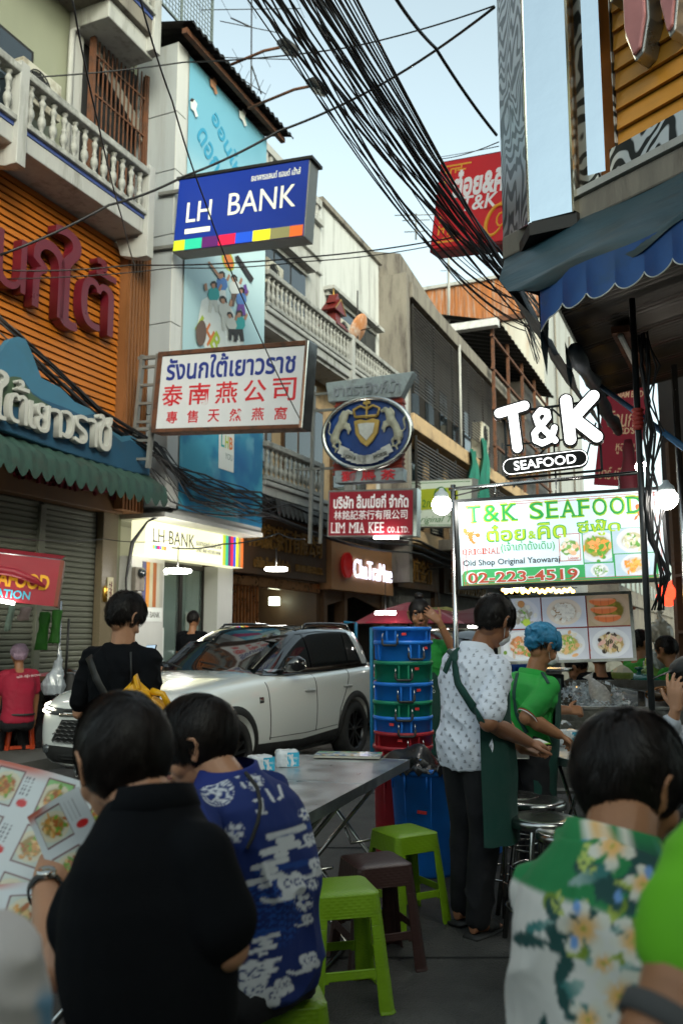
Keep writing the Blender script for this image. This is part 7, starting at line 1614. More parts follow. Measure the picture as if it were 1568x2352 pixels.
# ---------------------------------------------------------------- D waiter in the white print shirt and green apron
def shirtD(me):
 c=coords(me); px,py=projpx(c); col=np.ones((len(px),3))*np.array([.66,.69,.78])
 for k in range(-2,26):
  for j in range(-2,10):
   x=1000+j*19+(k%2)*9.5+(k*1.5)%5; y=1490+k*15+(j%2)*4
   m=caps(px,py,[(x-2.5,y+3),(x+2.5,y+3)],.9); m=np.maximum(m,sst(3.2,1.6,np.abs(px-x)+np.abs(py-y+1.0)*.8)); col=mixc(col,m*.8,(.03,.035,.06))
 return col
m_shD=vmat('printed_white_cotton',.85,bump=.2,bsc=250)
def person_D():
 Y=4.5; f=V((.80,.60,0)); rt=V((f.y,-f.x,0)); hd=at(1135,1430,Y-.0); Mh=MT(RZ(-math.atan2(.80,.60))@RX(R(-30)),hd)
 neck=at(1093,1500,Y+.02); shR=neck+rt*.160+V((.0,0,-.07)); shL=neck-rt*.175+V((0,0,-.05)); pel=V((at(1083,1790,Y+.05).x,Y+.05,.93))
 b=MB(); head_blobs(b,Mh); b.chain([neck+V((0,0,-.04)),lerpP(neck,hd,.5),hd+V((0,0,-.03))],[.065,.058,.058],14); torso_blobs(b,pel,neck,(-.02,-.02,0),rt,rt,g=-.012)
 eR=at(1122,1660,Y-.22); wR=at(1214,1706,Y+.02); eL=at(1150,1650,Y+.35); wL=at(1200,1722,Y+.22)
 b.chain([shR,lerpP(shR,eR,.5),eR,lerpP(eR,wR,.35),wR],[.058,.053,.047,.045,.028],16); b.chain([shL,eL,wL],[.055,.045,.028],14)
 hand_blobs(b,MT(basis(V((.75,.35,-.15)),(0,-.3,.9)),wR),1,(48,52,56,60),thumb=10); hand_blobs(b,MT(basis(V((.8,.1,-.2)),(0,.3,-.9)),wL),1,(20,24,26,30),thumb=20)
 an=[V((at(1063,2110,4.75).x,4.78,.10)),V((at(1098,2140,4.6).x,4.60,.09))]; kn=[]
 for sg,a in ((-1,an[0]),(1,an[1])): hp=pel+rt*.085*sg; kn.append(lerpP(hp,a,.5)+f*.03); leg_blobs(b,hp,kn[-1],a,g=-.012)
 for a in an: foot_blobs(b,a,-45,-.004)
 o=nrm('person',b,.0055,m_skind,'masked waiter in white printed shirt and dark green apron')
 s=MB(); secs=torso_blobs(s,pel-V((0,0,.03)),neck+V((0,0,.01)),(-.03,-.03,0),rt,rt,g=.024,w=.97,t1=1.0,t0=-.12,hemflare=.015)
 for sh,el,k in ((shR,eR,.82),(shL,eL,.8)): c=lerpP(sh,el,k); trap(s,neck,sh); s.chain([sh,lerpP(sh,el,.4),c],[.060,.063,.070],18)
 me=cloth(s,.007,.014,(7,7,10),seed=31); setcol(me,shirtD(me)); mk('shirt',me,m_shD,o); bv=bvh_of(me)
 fdv=f; vs=[];fs=[];N=26
 for i in range(N+1):
  a=2*PI*i/N
  for r_,z in ((.068,.05),(.078,.047),(.096,.0)): vs.append(tuple(neck+rt*math.cos(a)*r_+fdv*math.sin(a)*r_+V((0,0,z-.012*math.sin(a)))))
 for i in range(N):
  for j in range(2): a=i*3+j; fs.append((a,a+1,a+4,a+3))
 mk('collar',MB().add(vs,fs),mat('white_cotton',(.66,.69,.78),.85,var=.05),o,smooth=True)
 drape(bv,[(1022,1545),(1036,1510),(1060,1482),(1085,1476),(1100,1480)],.016,'apron_strap',m_apron,o); drape(bv,[(1046,1500),(1045,1525),(1052,1570),(1075,1605),(1098,1640),(1112,1665)],lambda t:.016+.012*t,'apron_strap',m_apron,o,off=.008)
 drape(bv,[(1030,1495),(1046,1512)],.014,'apron_strap',m_apron,o)
 ap=MB(); 
 for i in range(15):
  t_=i/14; 
 vs=[];fs=[]
 for i in range(19):
  t_=i/18; z=1.28-.80*t_
  for j in range(13):
   u=j/12; a=R(-38+150*u); rx=.205+.01*t_; ry=.175+.03*t_
   p=V((pel.x,pel.y,z))+rt*math.cos(a)*rx+f*math.sin(a)*ry+V((.0,0,.0)); n_=.03*noise.noise(V((u*9,t_*2,3))); vs.append(tuple(p+(rt*math.cos(a)+f*math.sin(a))*n_+f*(.03*t_)))
 for i in range(18):
  for j in range(12): a=i*13+j; fs.append((a,a+1,a+14,a+13))
 mk('apron',MB().add(vs,fs),m_apron,o,smooth=True)
 t=MB(); torso_blobs(t,pel,neck,(0,0,0),rt,rt,g=.01,t0=-.12,t1=.2)
 for sg,a,k in ((-1,an[0],kn[0]),(1,an[1],kn[1])): hp=pel+rt*.085*sg; leg_blobs(t,hp,k,a+V((0,0,.0)),g=.018)
 mk('trousers',cloth(t,.009,.014,(8,8,7),seed=33),m_trs,o)
 for a in an:
  sn=MB(); Ms=MT(yawM(-45),a); sn.loft([((0,-.07,-.085),(.045,0,0),(0,0,.012)),((0,.05,-.085),(.052,0,0),(0,0,.012)),((0,.2,-.085),(.04,0,0),(0,0,.012))],14,Ms,p=3); sn.loft([((0,.05,-.05),(.052,0,0),(0,0,.035)),((0,.12,-.055),(.05,0,0),(0,0,.03))],14,Ms); mk('sandal',sn,m_plast,o)
 make_hair('hair',o,Mh,m_hair,8000,.065,.08,seed=35,amp=.02,curl=.7,out=.09,front=.42,back=-.95,side=-.12,vol=(.08,.08,.02),whorl=(.1,-.75,.65)); mask(o,Mh)
 pd=thing('order_pad','green edged order pad held over the table corner','notepad'); p=at(1225,1706,Y+.15); mk('board',MB().box(-.07,.07,-.05,.05,0,.004,MT(RZ(.3)@RX(.1),p)),mat('lime_plastic',(.2,.5,.02),.4,var=0),pd); mk('paper',MB().box(-.06,.06,-.045,.045,.004,.008,MT(RZ(.3)@RX(.1),p)),flatmat('white',FP['white']),pd)
person_D()
# ---------------------------------------------------------------- E cook in the green polo and blue hairnet
def person_E():
 Y=5.55; f=V((.86,.25,0)).normalized(); rt=V((f.y,-f.x,0)); hd=at(1248,1487,Y); Mh=MT(RZ(-math.atan2(f.x,f.y))@RX(R(-26)),hd)
 neck=at(1222,1555,Y+.02); shR=neck+rt*.175+V((.01,0,-.055)); shL=neck-rt*.16+V((0,0,-.055)); pel=V((at(1212,1780,Y+.02).x,Y+.02,.84))
 b=MB(); head_blobs(b,Mh); b.chain([neck+V((0,0,-.04)),lerpP(neck,hd,.5),hd+V((0,0,-.03))],[.066,.06,.06],14); torso_blobs(b,pel,neck,(-.03,0,0),rt,rt,g=-.012,w=1.02)
 eR=at(1210,1648,Y-.22); wR=at(1283,1688,Y-.20); eL=at(1262,1630,Y+.35); wL=at(1305,1632,Y+.45)
 b.chain([shR,lerpP(shR,eR,.5),eR,lerpP(eR,wR,.35),wR],[.058,.055,.05,.047,.029],16); b.chain([shL,eL,wL],[.055,.045,.028],14)
 hand_blobs(b,MT(basis(V((.7,.5,-.35)),(0,-.2,.9)),wR),1,(40,42,45,50)); hand_blobs(b,MT(basis(V((.75,.1,.0)),(-.2,-.7,.6)),wL),-1,(55,60,65,70),thumb=10)
 for sg in (-1,1): hp=pel+rt*.09*sg; leg_blobs(b,hp,V((hp.x+.02,hp.y,.45)),V((hp.x+.0,hp.y,.09)),g=-.01); foot_blobs(b,V((hp.x,hp.y,.09)),-70)
 o=nrm('person',b,.006,m_skin,'cook in green polo and blue hairnet leaning over the table')
 s=MB(); torso_blobs(s,pel-V((0,0,.02)),neck+V((0,0,.01)),(-.035,0,0),rt,rt,g=.026,w=1.03,t1=1.0,t0=-.12,belly=.015)
 for sh,el,k in ((shR,eR,.78),(shL,eL,.75)): c=lerpP(sh,el,k); trap(s,neck,sh); s.chain([sh,lerpP(sh,el,.4),c],[.064,.066,.068],18)
 me=cloth(s,.008,.015,(7,7,10),seed=41); mk('polo_shirt',me,m_greenpolo,o); bv=bvh_of(me)
 c=lerpP(shR,eR,.80); ax=(eR-shR).normalized()
 for off,m in ((0,mat('cuff_white',(.6,.6,.6),.8,var=0)),(.008,mat('cuff_red',(.3,.02,.02),.8,var=0))): mk('sleeve_band',MB().lathe([(.067,-.003),(.070,0),(.067,.003)],24,MT(basis(ax,(0,0,1))@RX(-PI/2),c+ax*(.045-off))),m,o)
 vs=[];fs=[];N=26
 for i in range(N+1):
  a=2*PI*i/N
  for r_,z in ((.07,.048),(.08,.045),(.097,.0)): vs.append(tuple(neck+rt*math.cos(a)*r_+f*math.sin(a)*r_+V((0,0,z-.012*math.sin(a)))))
 for i in range(N):
  for j in range(2): a=i*3+j; fs.append((a,a+1,a+4,a+3))
 mk('collar',MB().add(vs,fs),m_greenpolo,o,smooth=True)
 drape(bv,[(1192,1530),(1180,1590),(1186,1640),(1212,1690)],.012,'apron_strap',m_apron,o); drape(bv,[(1193,1522),(1215,1515),(1238,1535),(1262,1575)],.01,'apron_strap',m_apron,o)
 vs=[];fs=[]
 for i in range(17):
  t_=i/16; z=1.22-.85*t_
  for j in range(13):
   u=j/12; a=R((-25 if t_>.35 else 25)+ (125 if t_>.35 else 90)*u); p=V((pel.x-.0+.05*(1-t_),pel.y,z))+rt*math.cos(a)*(.18)+f*math.sin(a)*(.165)+f*.025*noise.noise(V((u*8,t_*3,1))); vs.append(tuple(p))
 for i in range(16):
  for j in range(12): a=i*13+j; fs.append((a,a+1,a+14,a+13))
 mk('apron',MB().add(vs,fs),m_apron,o,smooth=True)
 h=bv.ray_cast(V((0,0,CAMH)),ray(1245,1590).normalized())
 ap=at(1254,1578,Y-.19); 
 t=MB(); torso_blobs(t,pel,neck,(0,0,0),rt,rt,g=.012,t0=-.12,t1=.15)
 for sg in (-1,1): hp=pel+rt*.09*sg; leg_blobs(t,hp,V((hp.x+.02,hp.y,.45)),V((hp.x,hp.y,.12)),g=.02)
 mk('trousers',cloth(t,.012,.01,seed=6),m_trs,o)
 make_hair('hair',o,Mh,m_hair,2500,.06,.02,seed=45,front=.5,back=-.6,side=0)
 hn=MB(); hn.ball((0,-.022,.055),.098,.125,.092,20,Mh); hn.ball((0,-.075,.02),.075,.06,.075,18,Mh); hn.ball((0,.03,.07),.078,.07,.05,16,Mh); me=blobmesh(hn,.006,3); crease(me,.012,(26,26,26),7,.003); mk('hairnet',me,mat('blue_hairnet',(.01,.14,.27),.6,var=.3,sc=25,bump=.6,bsc=50),o); mask(o,Mh)
person_E()
# ---------------------------------------------------------------- F woman behind the tubs, hand on her forehead
def person_F():
 Y=6.85; f=V((-.18,-.98,0)).normalized(); rt=V((f.y,-f.x,0)); hd=at(963,1413,Y); Mh=MT(RZ(-math.atan2(f.x,f.y)+R(12))@RX(R(-4)),hd)
 neck=at(976,1472,Y+.06); rt=-V((1,0,0)).lerp(V((.95,.2,0)),.5).normalized(); shR=neck+rt*.17+V((0,0,-.05)); shL=neck-rt*.17+V((0,0,-.05)); pel=V((neck.x+.02,Y+.1,.9))
 b=MB(); head_blobs(b,Mh,.9); b.chain([neck+V((0,0,-.04)),lerpP(neck,hd,.5),hd+V((0,.02,-.04))],[.056,.05,.05],14); torso_blobs(b,pel,neck,(0,0,0),rt,rt,g=-.012,w=.95)
 eL=at(1040,1492,Y-.12); wL=at(1008,1428,Y-.14); b.chain([shL,lerpP(shL,eL,.5),eL,lerpP(eL,wL,.35),wL],[.048,.043,.037,.035,.024],14)
 hand_blobs(b,MT(basis(at(966,1388,Y-.12)-wL,(.1,-1,.1)),wL),1,(14,16,18,20),thumb=25,spread=5,sc=.95)
 eR=shR+V((-.04,0,-.28)); b.chain([shR,eR,eR+V((.05,-.12,-.2))],[.048,.038,.026],12)
 for sg in (-1,1): hp=pel+rt*.09*sg; leg_blobs(b,hp,V((hp.x,hp.y,.48)),V((hp.x,hp.y,.09)),g=-.01)
 o=nrm('person',b,.0045,m_skin,'woman in green polo and dark apron behind the blue tubs, one hand on her forehead')
 s=MB(); torso_blobs(s,pel,neck-V((0,0,.01)),(0,0,0),rt,rt,g=.02,w=.98,t1=.98,t0=-.05)
 for sh,el,k in ((shR,eR,.7),(shL,eL,.62)): c=lerpP(sh,el,k); trap(s,neck,sh,.92); s.chain([sh,c],[.056,.062],16)
 mk('polo_shirt',cloth(s,.009,.008,seed=51),m_greenpolo,o)
 vs=[];fs=[]
 for i in range(13):
  t_=i/12; z=1.25-.75*t_
  for j in range(11): u=j/10-.5; vs.append(tuple(V((neck.x,Y+.1,z))+V((1,0,0))*u*(.26+.14*min(1,t_*3))+V((0,-.155+.25*u*u,0))))
 for i in range(12):
  for j in range(10): a=i*11+j; fs.append((a,a+11,a+12,a+1))
 mk('apron',MB().add(vs,fs),m_apron,o,smooth=True); mk('lettering',txt('T&K',.10,.06,.003),flatmat('white',FP['white']),o,T3(neck.x,Y-.062,1.12)); mk('lettering',txt('SEAFOOD',.12,.025,.003),flatmat('white',FP['white']),o,T3(neck.x,Y-.062,1.06))
 mk('trousers',mk_tr(pel,rt,neck),m_trs,o)
 make_hair('hair',o,Mh,m_hair,5000,.12,.03,seed=55,amp=.004,curl=.15,out=.02,front=.85,back=-.75,side=-.25,whorl=(0,-.2,.97),down=.3)
 make_top=MB(); make_top.ball((0,-.03,.145),.035,.035,.03,12,Mh); mk('hair_bun',crease(blobmesh(make_top,.005,1),.006,(40,40,40)),m_hair,o); eyes(o,Mh)
 br=MB(); br.lathe([(.026,-.004),(.03,0),(.026,.004)],16,MT(basis(wL-eL)@RX(-PI/2),lerpP(eL,wL,.8))); mk('bracelet',br,m_gold,o)
def mk_tr(pel,rt,neck):
 t=MB(); torso_blobs(t,pel,neck,(0,0,0),rt,rt,g=.012,t0=-.12,t1=.15)
 for sg in (-1,1): hp=pel+rt*.09*sg; leg_blobs(t,hp,V((hp.x,hp.y,.48)),V((hp.x,hp.y,.09)),g=.015)
 return cloth(t,.012,.008,seed=6)
person_F()
# ---------------------------------------------------------------- G foreground person in the floral shirt
def shirtG(me):
 c=coords(me); px,py=projpx(c); n=len(px); line=2112+(px-1400)*.45+10*np.sin(px/60.); g=sst(8,-8,py-line)
 col=np.ones((n,3))*np.array([.62,.60,.56]); col=mixc(col,g,(.012,.19,.055)); rw_=random.Random(9)
 def petal(x,y,a,L,wd,cc,tip=None):
  nonlocal col
  dx,dy=math.cos(R(a)),math.sin(R(a)); u=(px-x)*dx+(py-y)*dy; v=-(px-x)*dy+(py-y)*dx; m=sst(1.1,.85,((u-L*.5)/(L*.5))**2+(v/(wd*np.clip(.4+u/L*.7,.2,1.1)))**2); col=mixc(col,m,cc)
  if tip is not None: col=mixc(col,m*sst(L*.75,L*.15,u)*.85,tip)
 dk=(.01,.06,.055); ol=(.16,.24,.02); tl=(.03,.16,.15)
 for k in range(46):
  x=rw_.uniform(1270,1560); y=rw_.uniform(1990,2352)
  if x<1300+(y-2000)*-.1 and y<2080: continue
  petal(x,y,rw_.uniform(0,360),rw_.uniform(55,110),rw_.uniform(16,28),(dk,tl,ol,dk)[k%4],(None,(.30,.42,.38),(.42,.48,.10),None)[k%4])
 for x,y,a,L,w_ in ((1330,2160,200,85,22),(1300,2200,230,60,22),(1270,2170,190,95,22),(1250,2330,95,90,22),(1280,2260,70,70,18)): petal(x,y,a,L,w_,dk)
 for k in range(26): petal(1352+rw_.uniform(-22,22),1965+rw_.uniform(-35,35),rw_.uniform(20,160),15,6,(.42,.5,.12))
 for k in range(14): petal(1285+rw_.uniform(-12,12),2070+rw_.uniform(-25,25),rw_.uniform(20,160),12,5,(.38,.45,.1))
 def bloom(x,y,s,a0=0):
  for k in range(5): petal(x,y,a0+72*k,44*s,15*s,(.62,.60,.52),(.72,.36,.05))
  nonlocal col
  col=mixc(col,sst(6*s,3*s,np.hypot(px-x,py-y)),(.3,.32,.03))
 for x,y,s,a in ((1405,1945,1.3,20),(1340,2135,1.5,50),(1455,2160,1.3,100),(1385,2215,.9,10),(1425,2290,1.5,70),(1370,1900,.8,200),(1475,2030,1.0,50),(1510,2100,1.1,120),(1500,2240,1.2,30),(1350,2345,1.2,80)): bloom(x,y,s,a)
 for x,y in ((1325,2085),(1318,2165),(1345,1915),(1490,2005),(1420,2060)): col=mixc(col,sst(12,7,np.hypot(px-x,(py-y)*.6)),(.15,.3,.6))
 return np.clip(col,0,1)
m_shG=vmat('printed_floral_cotton',.75,bump=.2,bsc=300)
def person_G():
 Y=1.70; hd=at(1452,1805,Y); Mh=MT(RZ(R(-62))@RX(R(-20)),hd); neck=at(1420,1965,1.62); rt=V((.55,-.83,0)).normalized()
 neck=at(1408,1955,1.60); f=V((-rt.y,rt.x,0)); shR=neck+rt*.16+V((.02,0,-.09)); shL=neck-rt*.155+V((0,0,-.11)); pel=V((neck.x-.02,neck.y-.04,.52))
 b=MB(); head_blobs(b,Mh); b.chain([neck+V((0,0,-.05)),lerpP(neck,hd,.45),hd+V((-.01,0,-.03))],[.068,.062,.062],14); torso_blobs(b,pel,neck,(-.05,-.03,.02),rt,rt,g=-.012,w=1.0)
 eR=shR+V((.22,.0,-.22)); wR=eR+V((.2,.12,.05)); eL=shL+V((.12,.12,-.28)); wL=eL+V((.22,.05,.02))
 for s,e,w_ in ((shL,eL,wL),(shR,eR,wR)): b.chain([s,lerpP(s,e,.5),e,w_],[.054,.048,.043,.027],16); hand_blobs(b,MT(basis(w_-e,(0,0,1)),w_),1)
 for sg in (1,-1): hp=pel+rt*.10*sg; leg_blobs(b,hp,hp+f*.42,hp+f*.42+V((0,0,-.43)),g=-.01)
 o=nrm('person',b,.006,m_skin,'short haired person in green and white floral shirt, seen from behind')
 s=MB(); torso_blobs(s,pel,neck+V((0,0,.012)),(-.02,-.03,.02),rt,rt,g=.022,w=.94,t1=1.0,t0=-.12,belly=.02,dscale=1.05)
 for sh,el,k in ((shL,eL,.85),(shR,eR,.85)): c=lerpP(sh,el,k); trap(s,neck,sh,.9); s.chain([sh,lerpP(sh,el,.45),c],[.06,.064,.07],18)
 me=cloth(s,.006,.020,(5,5,8),seed=61,sm=6); setcol(me,shirtG(me)); mk('shirt',me,m_shG,o)
 vs=[];fs=[];N=30
 for i in range(N+1):
  a=2*PI*i/N
  for r_,z in ((.069,.042),(.079,.04),(.095,.0)): vs.append(tuple(neck+rt*math.cos(a)*r_+f*math.sin(a)*r_+V((0,0,z-.02*math.sin(a)))))
 for i in range(N):
  for j in range(2): a=i*3+j; fs.append((a,a+1,a+4,a+3))
 me2=bpy.data.meshes.new('collar'); me2.from_pydata(vs,[],fs); setcol(me2,shirtG(me2)); mk('collar',me2,m_shG,o,smooth=True)
 t=MB(); torso_blobs(t,pel,neck,(0,0,0),rt,rt,g=.02,t0=-.12,t1=.12)
 for sg in (1,-1): hp=pel+rt*.10*sg; leg_blobs(t,hp,hp+f*.42,hp+f*.42+V((0,0,-.43)),g=.016)
 mk('trousers',cloth(t,.014,.008,seed=6),m_trs,o)
 make_hair('hair',o,Mh,m_hair,15000,.10,.06,seed=62,amp=.02,curl=.5,out=.09,front=.45,back=-.92,side=-.06,vol=(.04,.04,.08),width=.0013,whorl=(.1,-.5,.86))
person_G()
# ---------------------------------------------------------------- H arm with lime sleeve at the right edge, I person at the left edge
def person_H():
 neck=V((.78,.98,1.28)); rt=V((.9,-.43,0)).normalized(); f=V((-rt.y,rt.x,0)); shL=at(1705,2010,1.0); shR=shL+rt*.36; pel=V((.82,.80,.5)); neck=shL+rt*.18+V((0,0,.07))
 b=MB(); Mh=MT(RZ(R(-60)),neck+V((.05,.04,.17))); head_blobs(b,Mh); b.chain([neck,neck+V((.04,.03,.12))],[.06,.055],12); torso_blobs(b,pel,neck,(0,0,0),rt,rt,g=-.012)
 eL=at(1535,2400,.93); wL=V((eL.x+.12,eL.y+.2,eL.z-.04)); b.chain([shL,lerpP(shL,eL,.35),lerpP(shL,eL,.7),eL,lerpP(eL,wL,.4),wL],[.06,.058,.052,.05,.045,.028],18); hand_blobs(b,MT(basis(wL-eL,(0,0,1)),wL),-1)
 eR=shR+V((.05,.1,-.3)); b.chain([shR,eR,eR+V((-.05,.22,.02))],[.055,.045,.028],12)
 for sg in (1,-1): hp=pel+rt*.10*sg; leg_blobs(b,hp,hp+f*.42,hp+f*.42+V((0,0,-.43)),g=-.01)
 o=nrm('person',b,.006,m_skin,'person with bare tanned arm and lime green sleeve at the right edge')
 s=MB(); torso_blobs(s,pel,neck-V((0,0,.01)),(0,0,0),rt,rt,g=.025,t1=.98,t0=-.1)
 for sh,el,k in ((shL,eL,.42),(shR,eR,.5)): c=lerpP(sh,el,k); trap(s,neck,sh,.92); s.chain([sh,c],[.08,.078],18)
 mk('shirt',cloth(s,.009,.006,seed=71),mat('lime_green_cotton',(.12,.42,.01),.85,var=.1,sc=5),o)
 t=MB(); torso_blobs(t,pel,neck,(0,0,0),rt,rt,g=.02,t0=-.12,t1=.12)
 for sg in (1,-1): hp=pel+rt*.10*sg; leg_blobs(t,hp,hp+f*.42,hp+f*.42+V((0,0,-.43)),g=.016)
 mk('trousers',cloth(t,.014,.008,seed=6),m_trs,o); make_hair('hair',o,Mh,m_hair,1500,.08,.05,seed=72)
 c=lerpP(shL,eL,.93); ax=(eL-shL).normalized(); mk('arm_band',MB().lathe([(.052,-.012),(.056,-.01),(.056,.01),(.052,.012)],24,MT(basis(ax)@RX(-PI/2),c)),mat('grey_band',(.05,.05,.05),.8,var=.1),o)
person_H()
def person_I():
 hd=at(-225,1800,1.15); Mh=MT(RZ(R(-20)),hd); neck=hd+V((-.02,-.05,-.16)); rt=V((.97,.2,0)); f=V((-rt.y,rt.x,0)); shR=neck+rt*.15+V((0,0,-.06)); shL=neck-rt*.17+V((0,0,-.06)); pel=V((neck.x,neck.y-.1,.5))
 b=MB(); head_blobs(b,Mh); b.chain([neck,lerpP(neck,hd,.6)],[.055,.05],12); torso_blobs(b,pel,neck,(0,-.04,0),rt,rt,g=-.012,w=.9)
 eR=shR+V((.02,.06,-.28)); wR=eR+V((-.06,.22,.05)); b.chain([shR,eR,wR],[.045,.038,.025],14); hand_blobs(b,MT(basis(wR-eR,(0,0,1)),wR),-1); eL=shL+V((-.03,.05,-.28)); b.chain([shL,eL,eL+V((.05,.2,.05))],[.045,.038,.025],12)
 for sg in (1,-1): hp=pel+rt*.10*sg; leg_blobs(b,hp,hp+f*.42,hp+f*.42+V((0,0,-.43)),g=-.01)
 o=nrm('person',b,.007,m_skin2,'brown haired person in white top with light blue edging at the far left edge')
 s=MB(); torso_blobs(s,pel,neck-V((0,0,.01)),(0,-.04,0),rt,rt,g=.025,t1=.98,t0=-.1,w=.92)
 for sh,el in ((shR,eR),(shL,eL)): trap(s,neck,sh); s.chain([sh,lerpP(sh,el,.7)],[.07,.072],18)
 me=cloth(s,.009,.008,seed=81); c=coords(me); d=np.abs((c[:,0]-shR.x)*.9-(c[:,2]-shR.z)*.0+.02); col=np.ones((len(c),3))*np.array([.5,.47,.46]); col=mixc(col,sst(.018,.010,np.abs(c[:,0]-shR.x-.085)),(.12,.27,.42)); setcol(me,col); mk('top',me,vmat('printed_white_top',.85),o)
 t=MB(); torso_blobs(t,pel,neck,(0,0,0),rt,rt,g=.02,t0=-.12,t1=.12)
 for sg in (1,-1): hp=pel+rt*.10*sg; leg_blobs(t,hp,hp+f*.42,hp+f*.42+V((0,0,-.43)),g=.016)
 mk('jeans',cloth(t,.014,.008,seed=6),m_denim,o)
 make_hair('hair',o,Mh,m_hairbr,7000,.26,.04,seed=82,curl=.3,out=.12,front=.5,back=-.7,side=-.3,down=.6,width=.0012)
person_I()
# ---------------------------------------------------------------- J vendor on the orange stool, and people further off
def simple_person(label,hx,hy,Y,yaw,shirt,h=None,seated=False,hair=None,sk=None,arms='down',zs=None,net=None,lean=0,pants=None,group=None,hairL=.07,scale=1.0):
 hd=at(hx,hy,Y); Mh=MT(RZ(R(yaw))@RX(R(-8-lean)),hd); f=V((-math.sin(R(yaw)),math.cos(R(yaw)),0)); rt=V((f.y,-f.x,0)); neck=hd-f*(.03+.002*lean)+V((0,0,-.16)); 
 pz=.48 if seated else max(.55,neck.z-.52); pel=V((neck.x,neck.y,pz))-f*(.006*lean)
 shR=neck+rt*.17+V((0,0,-.05)); shL=neck-rt*.17+V((0,0,-.05)); b=MB(); head_blobs(b,Mh); b.chain([neck+V((0,0,-.03)),lerpP(neck,hd,.6)],[.056,.052],12); torso_blobs(b,pel,neck,-f*.03,rt,rt,g=-.012)
 E=[]
 for s_,sh in ((1,shR),(-1,shL)):
  el=sh+rt*.04*s_+f*.05+V((0,0,-.27)); w_=el+f*(.22 if arms!='down' else .04)+V((0,0,.02 if arms!='down' else -.24)); b.chain([sh,el,w_],[.048,.04,.026],12); hand_blobs(b,MT(basis(w_-el,rt*s_),w_),s_); E.append((sh,el))
 if seated:
  for s_ in (1,-1): hp=pel+rt*.09*s_; leg_blobs(b,hp,hp+f*.4+rt*.04*s_,hp+f*.4+rt*.05*s_+V((0,0,-.4)),g=-.01)
 else:
  for s_ in (1,-1): hp=pel+rt*.09*s_; leg_blobs(b,hp,V((hp.x,hp.y,pz*.52)),V((hp.x,hp.y,.09)),g=-.01)
 o=nrm('person',b,.011,sk or m_skin,label,group=group,sm=2)
 s=MB(); torso_blobs(s,pel,neck-V((0,0,.01)),-f*.03,rt,rt,g=.02,t1=.98,t0=-.08)
 for sh,el in E: trap(s,neck,sh); s.chain([sh,lerpP(sh,el,.65)],[.057,.062],14)
 mk('shirt',cloth(s,.012,.008,seed=hx%17),shirt,o)
 t=MB(); torso_blobs(t,pel,neck,(0,0,0),rt,rt,g=.012,t0=-.12,t1=.15)
 for s_ in (1,-1):
  hp=pel+rt*.09*s_
  if seated: leg_blobs(t,hp,hp+f*.4+rt*.04*s_,hp+f*.4+rt*.05*s_+V((0,0,-.4)),g=.014)
  else: leg_blobs(t,hp,V((hp.x,hp.y,pz*.52)),V((hp.x,hp.y,.09)),g=.014)
 mk('trousers',cloth(t,.016,.006,seed=2),pants or m_trs,o)
 if net is not None: hn=MB(); hn.ball((0,-.03,.05),.1,.12,.095,16,Mh); hn.ball((0,-.07,-.0),.08,.06,.07,16,Mh); mk('hairnet',crease(blobmesh(hn,.008,2),.01,(20,20,20)),net,o)
 else: make_hair('hair',o,Mh,hair or m_hair,1800,hairL,.08,seed=int(hx),curl=.5,out=.08,width=.002,amp=.012,seg=5,front=.45,back=-.6,side=.05)
 return o,Mh,neck,pel
red=mat('crimson_tshirt',(.28,.008,.03),.85,var=.12,sc=5); gr2=mat('bright_green_shirt',(.02,.24,.02),.85,var=.1)
o,Mh,nk,pl_=simple_person('vendor in crimson t-shirt and lilac hairnet sitting on the orange stool at left',44,1508,10.35,28,red,seated=True,net=mat('lilac_hairnet',(.36,.25,.33),.7,var=.3,sc=25),lean=10)
sM=MT(RZ(R(28)),at(58,1562,10.3)-V((-.05,.2,0))); mk('lettering',txt('แม่ค้า ซีฟู้ด เยาวราช',.26,.04,.003),flatmat('white',FP['white']),o,MT(RZ(R(14))@RY(-.1),at(66,1553,10.12)))
mk('apron_tie',MB().lathe([(.17,-.012),(.178,0),(.17,.012)],20,Matrix.Translation(pl_+V((0,0,.1)))@Matrix.Diagonal((1.12,.85,1,1))),m_plast,o)
simple_person('man with short black hair standing beyond the white car, only his head showing',444,1425,12.2,-10,m_blackcl,hairL=.05)
simple_person('man in dark patterned shirt bending behind the rear of the white car',797,1478,12.6,40,mat('dark_check',(.02,.025,.035),.85,var=.5,sc=40),arms='fwd',lean=25)
simple_person('person in white top with orange bag walking beyond the rear of the white car',822,1500,14.5,-20,mat('white_tee',(.5,.48,.46),.85,var=.1))
simple_person('young man in green shirt standing right of the picture board, looking right',1471,1478,8.6,-75,gr2)
simple_person('kitchen helper in green shirt bent over left of the long haired woman',1325,1535,8.3,60,gr2,arms='fwd',lean=30)
simple_person('woman with long brown hair seen from behind beyond the seafood trays',1376,1508,8.2,-5,m_blackcl,hair=m_hairbr,hairL=.34)
simple_person('kitchen helper in green shirt behind the plastic bags, right of the dark post',1530,1495,8.0,40,gr2,arms='fwd',lean=15)
simple_person('green shirted helper standing between the long haired woman and the coconut',1437,1500,8.9,20,gr2,lean=15)
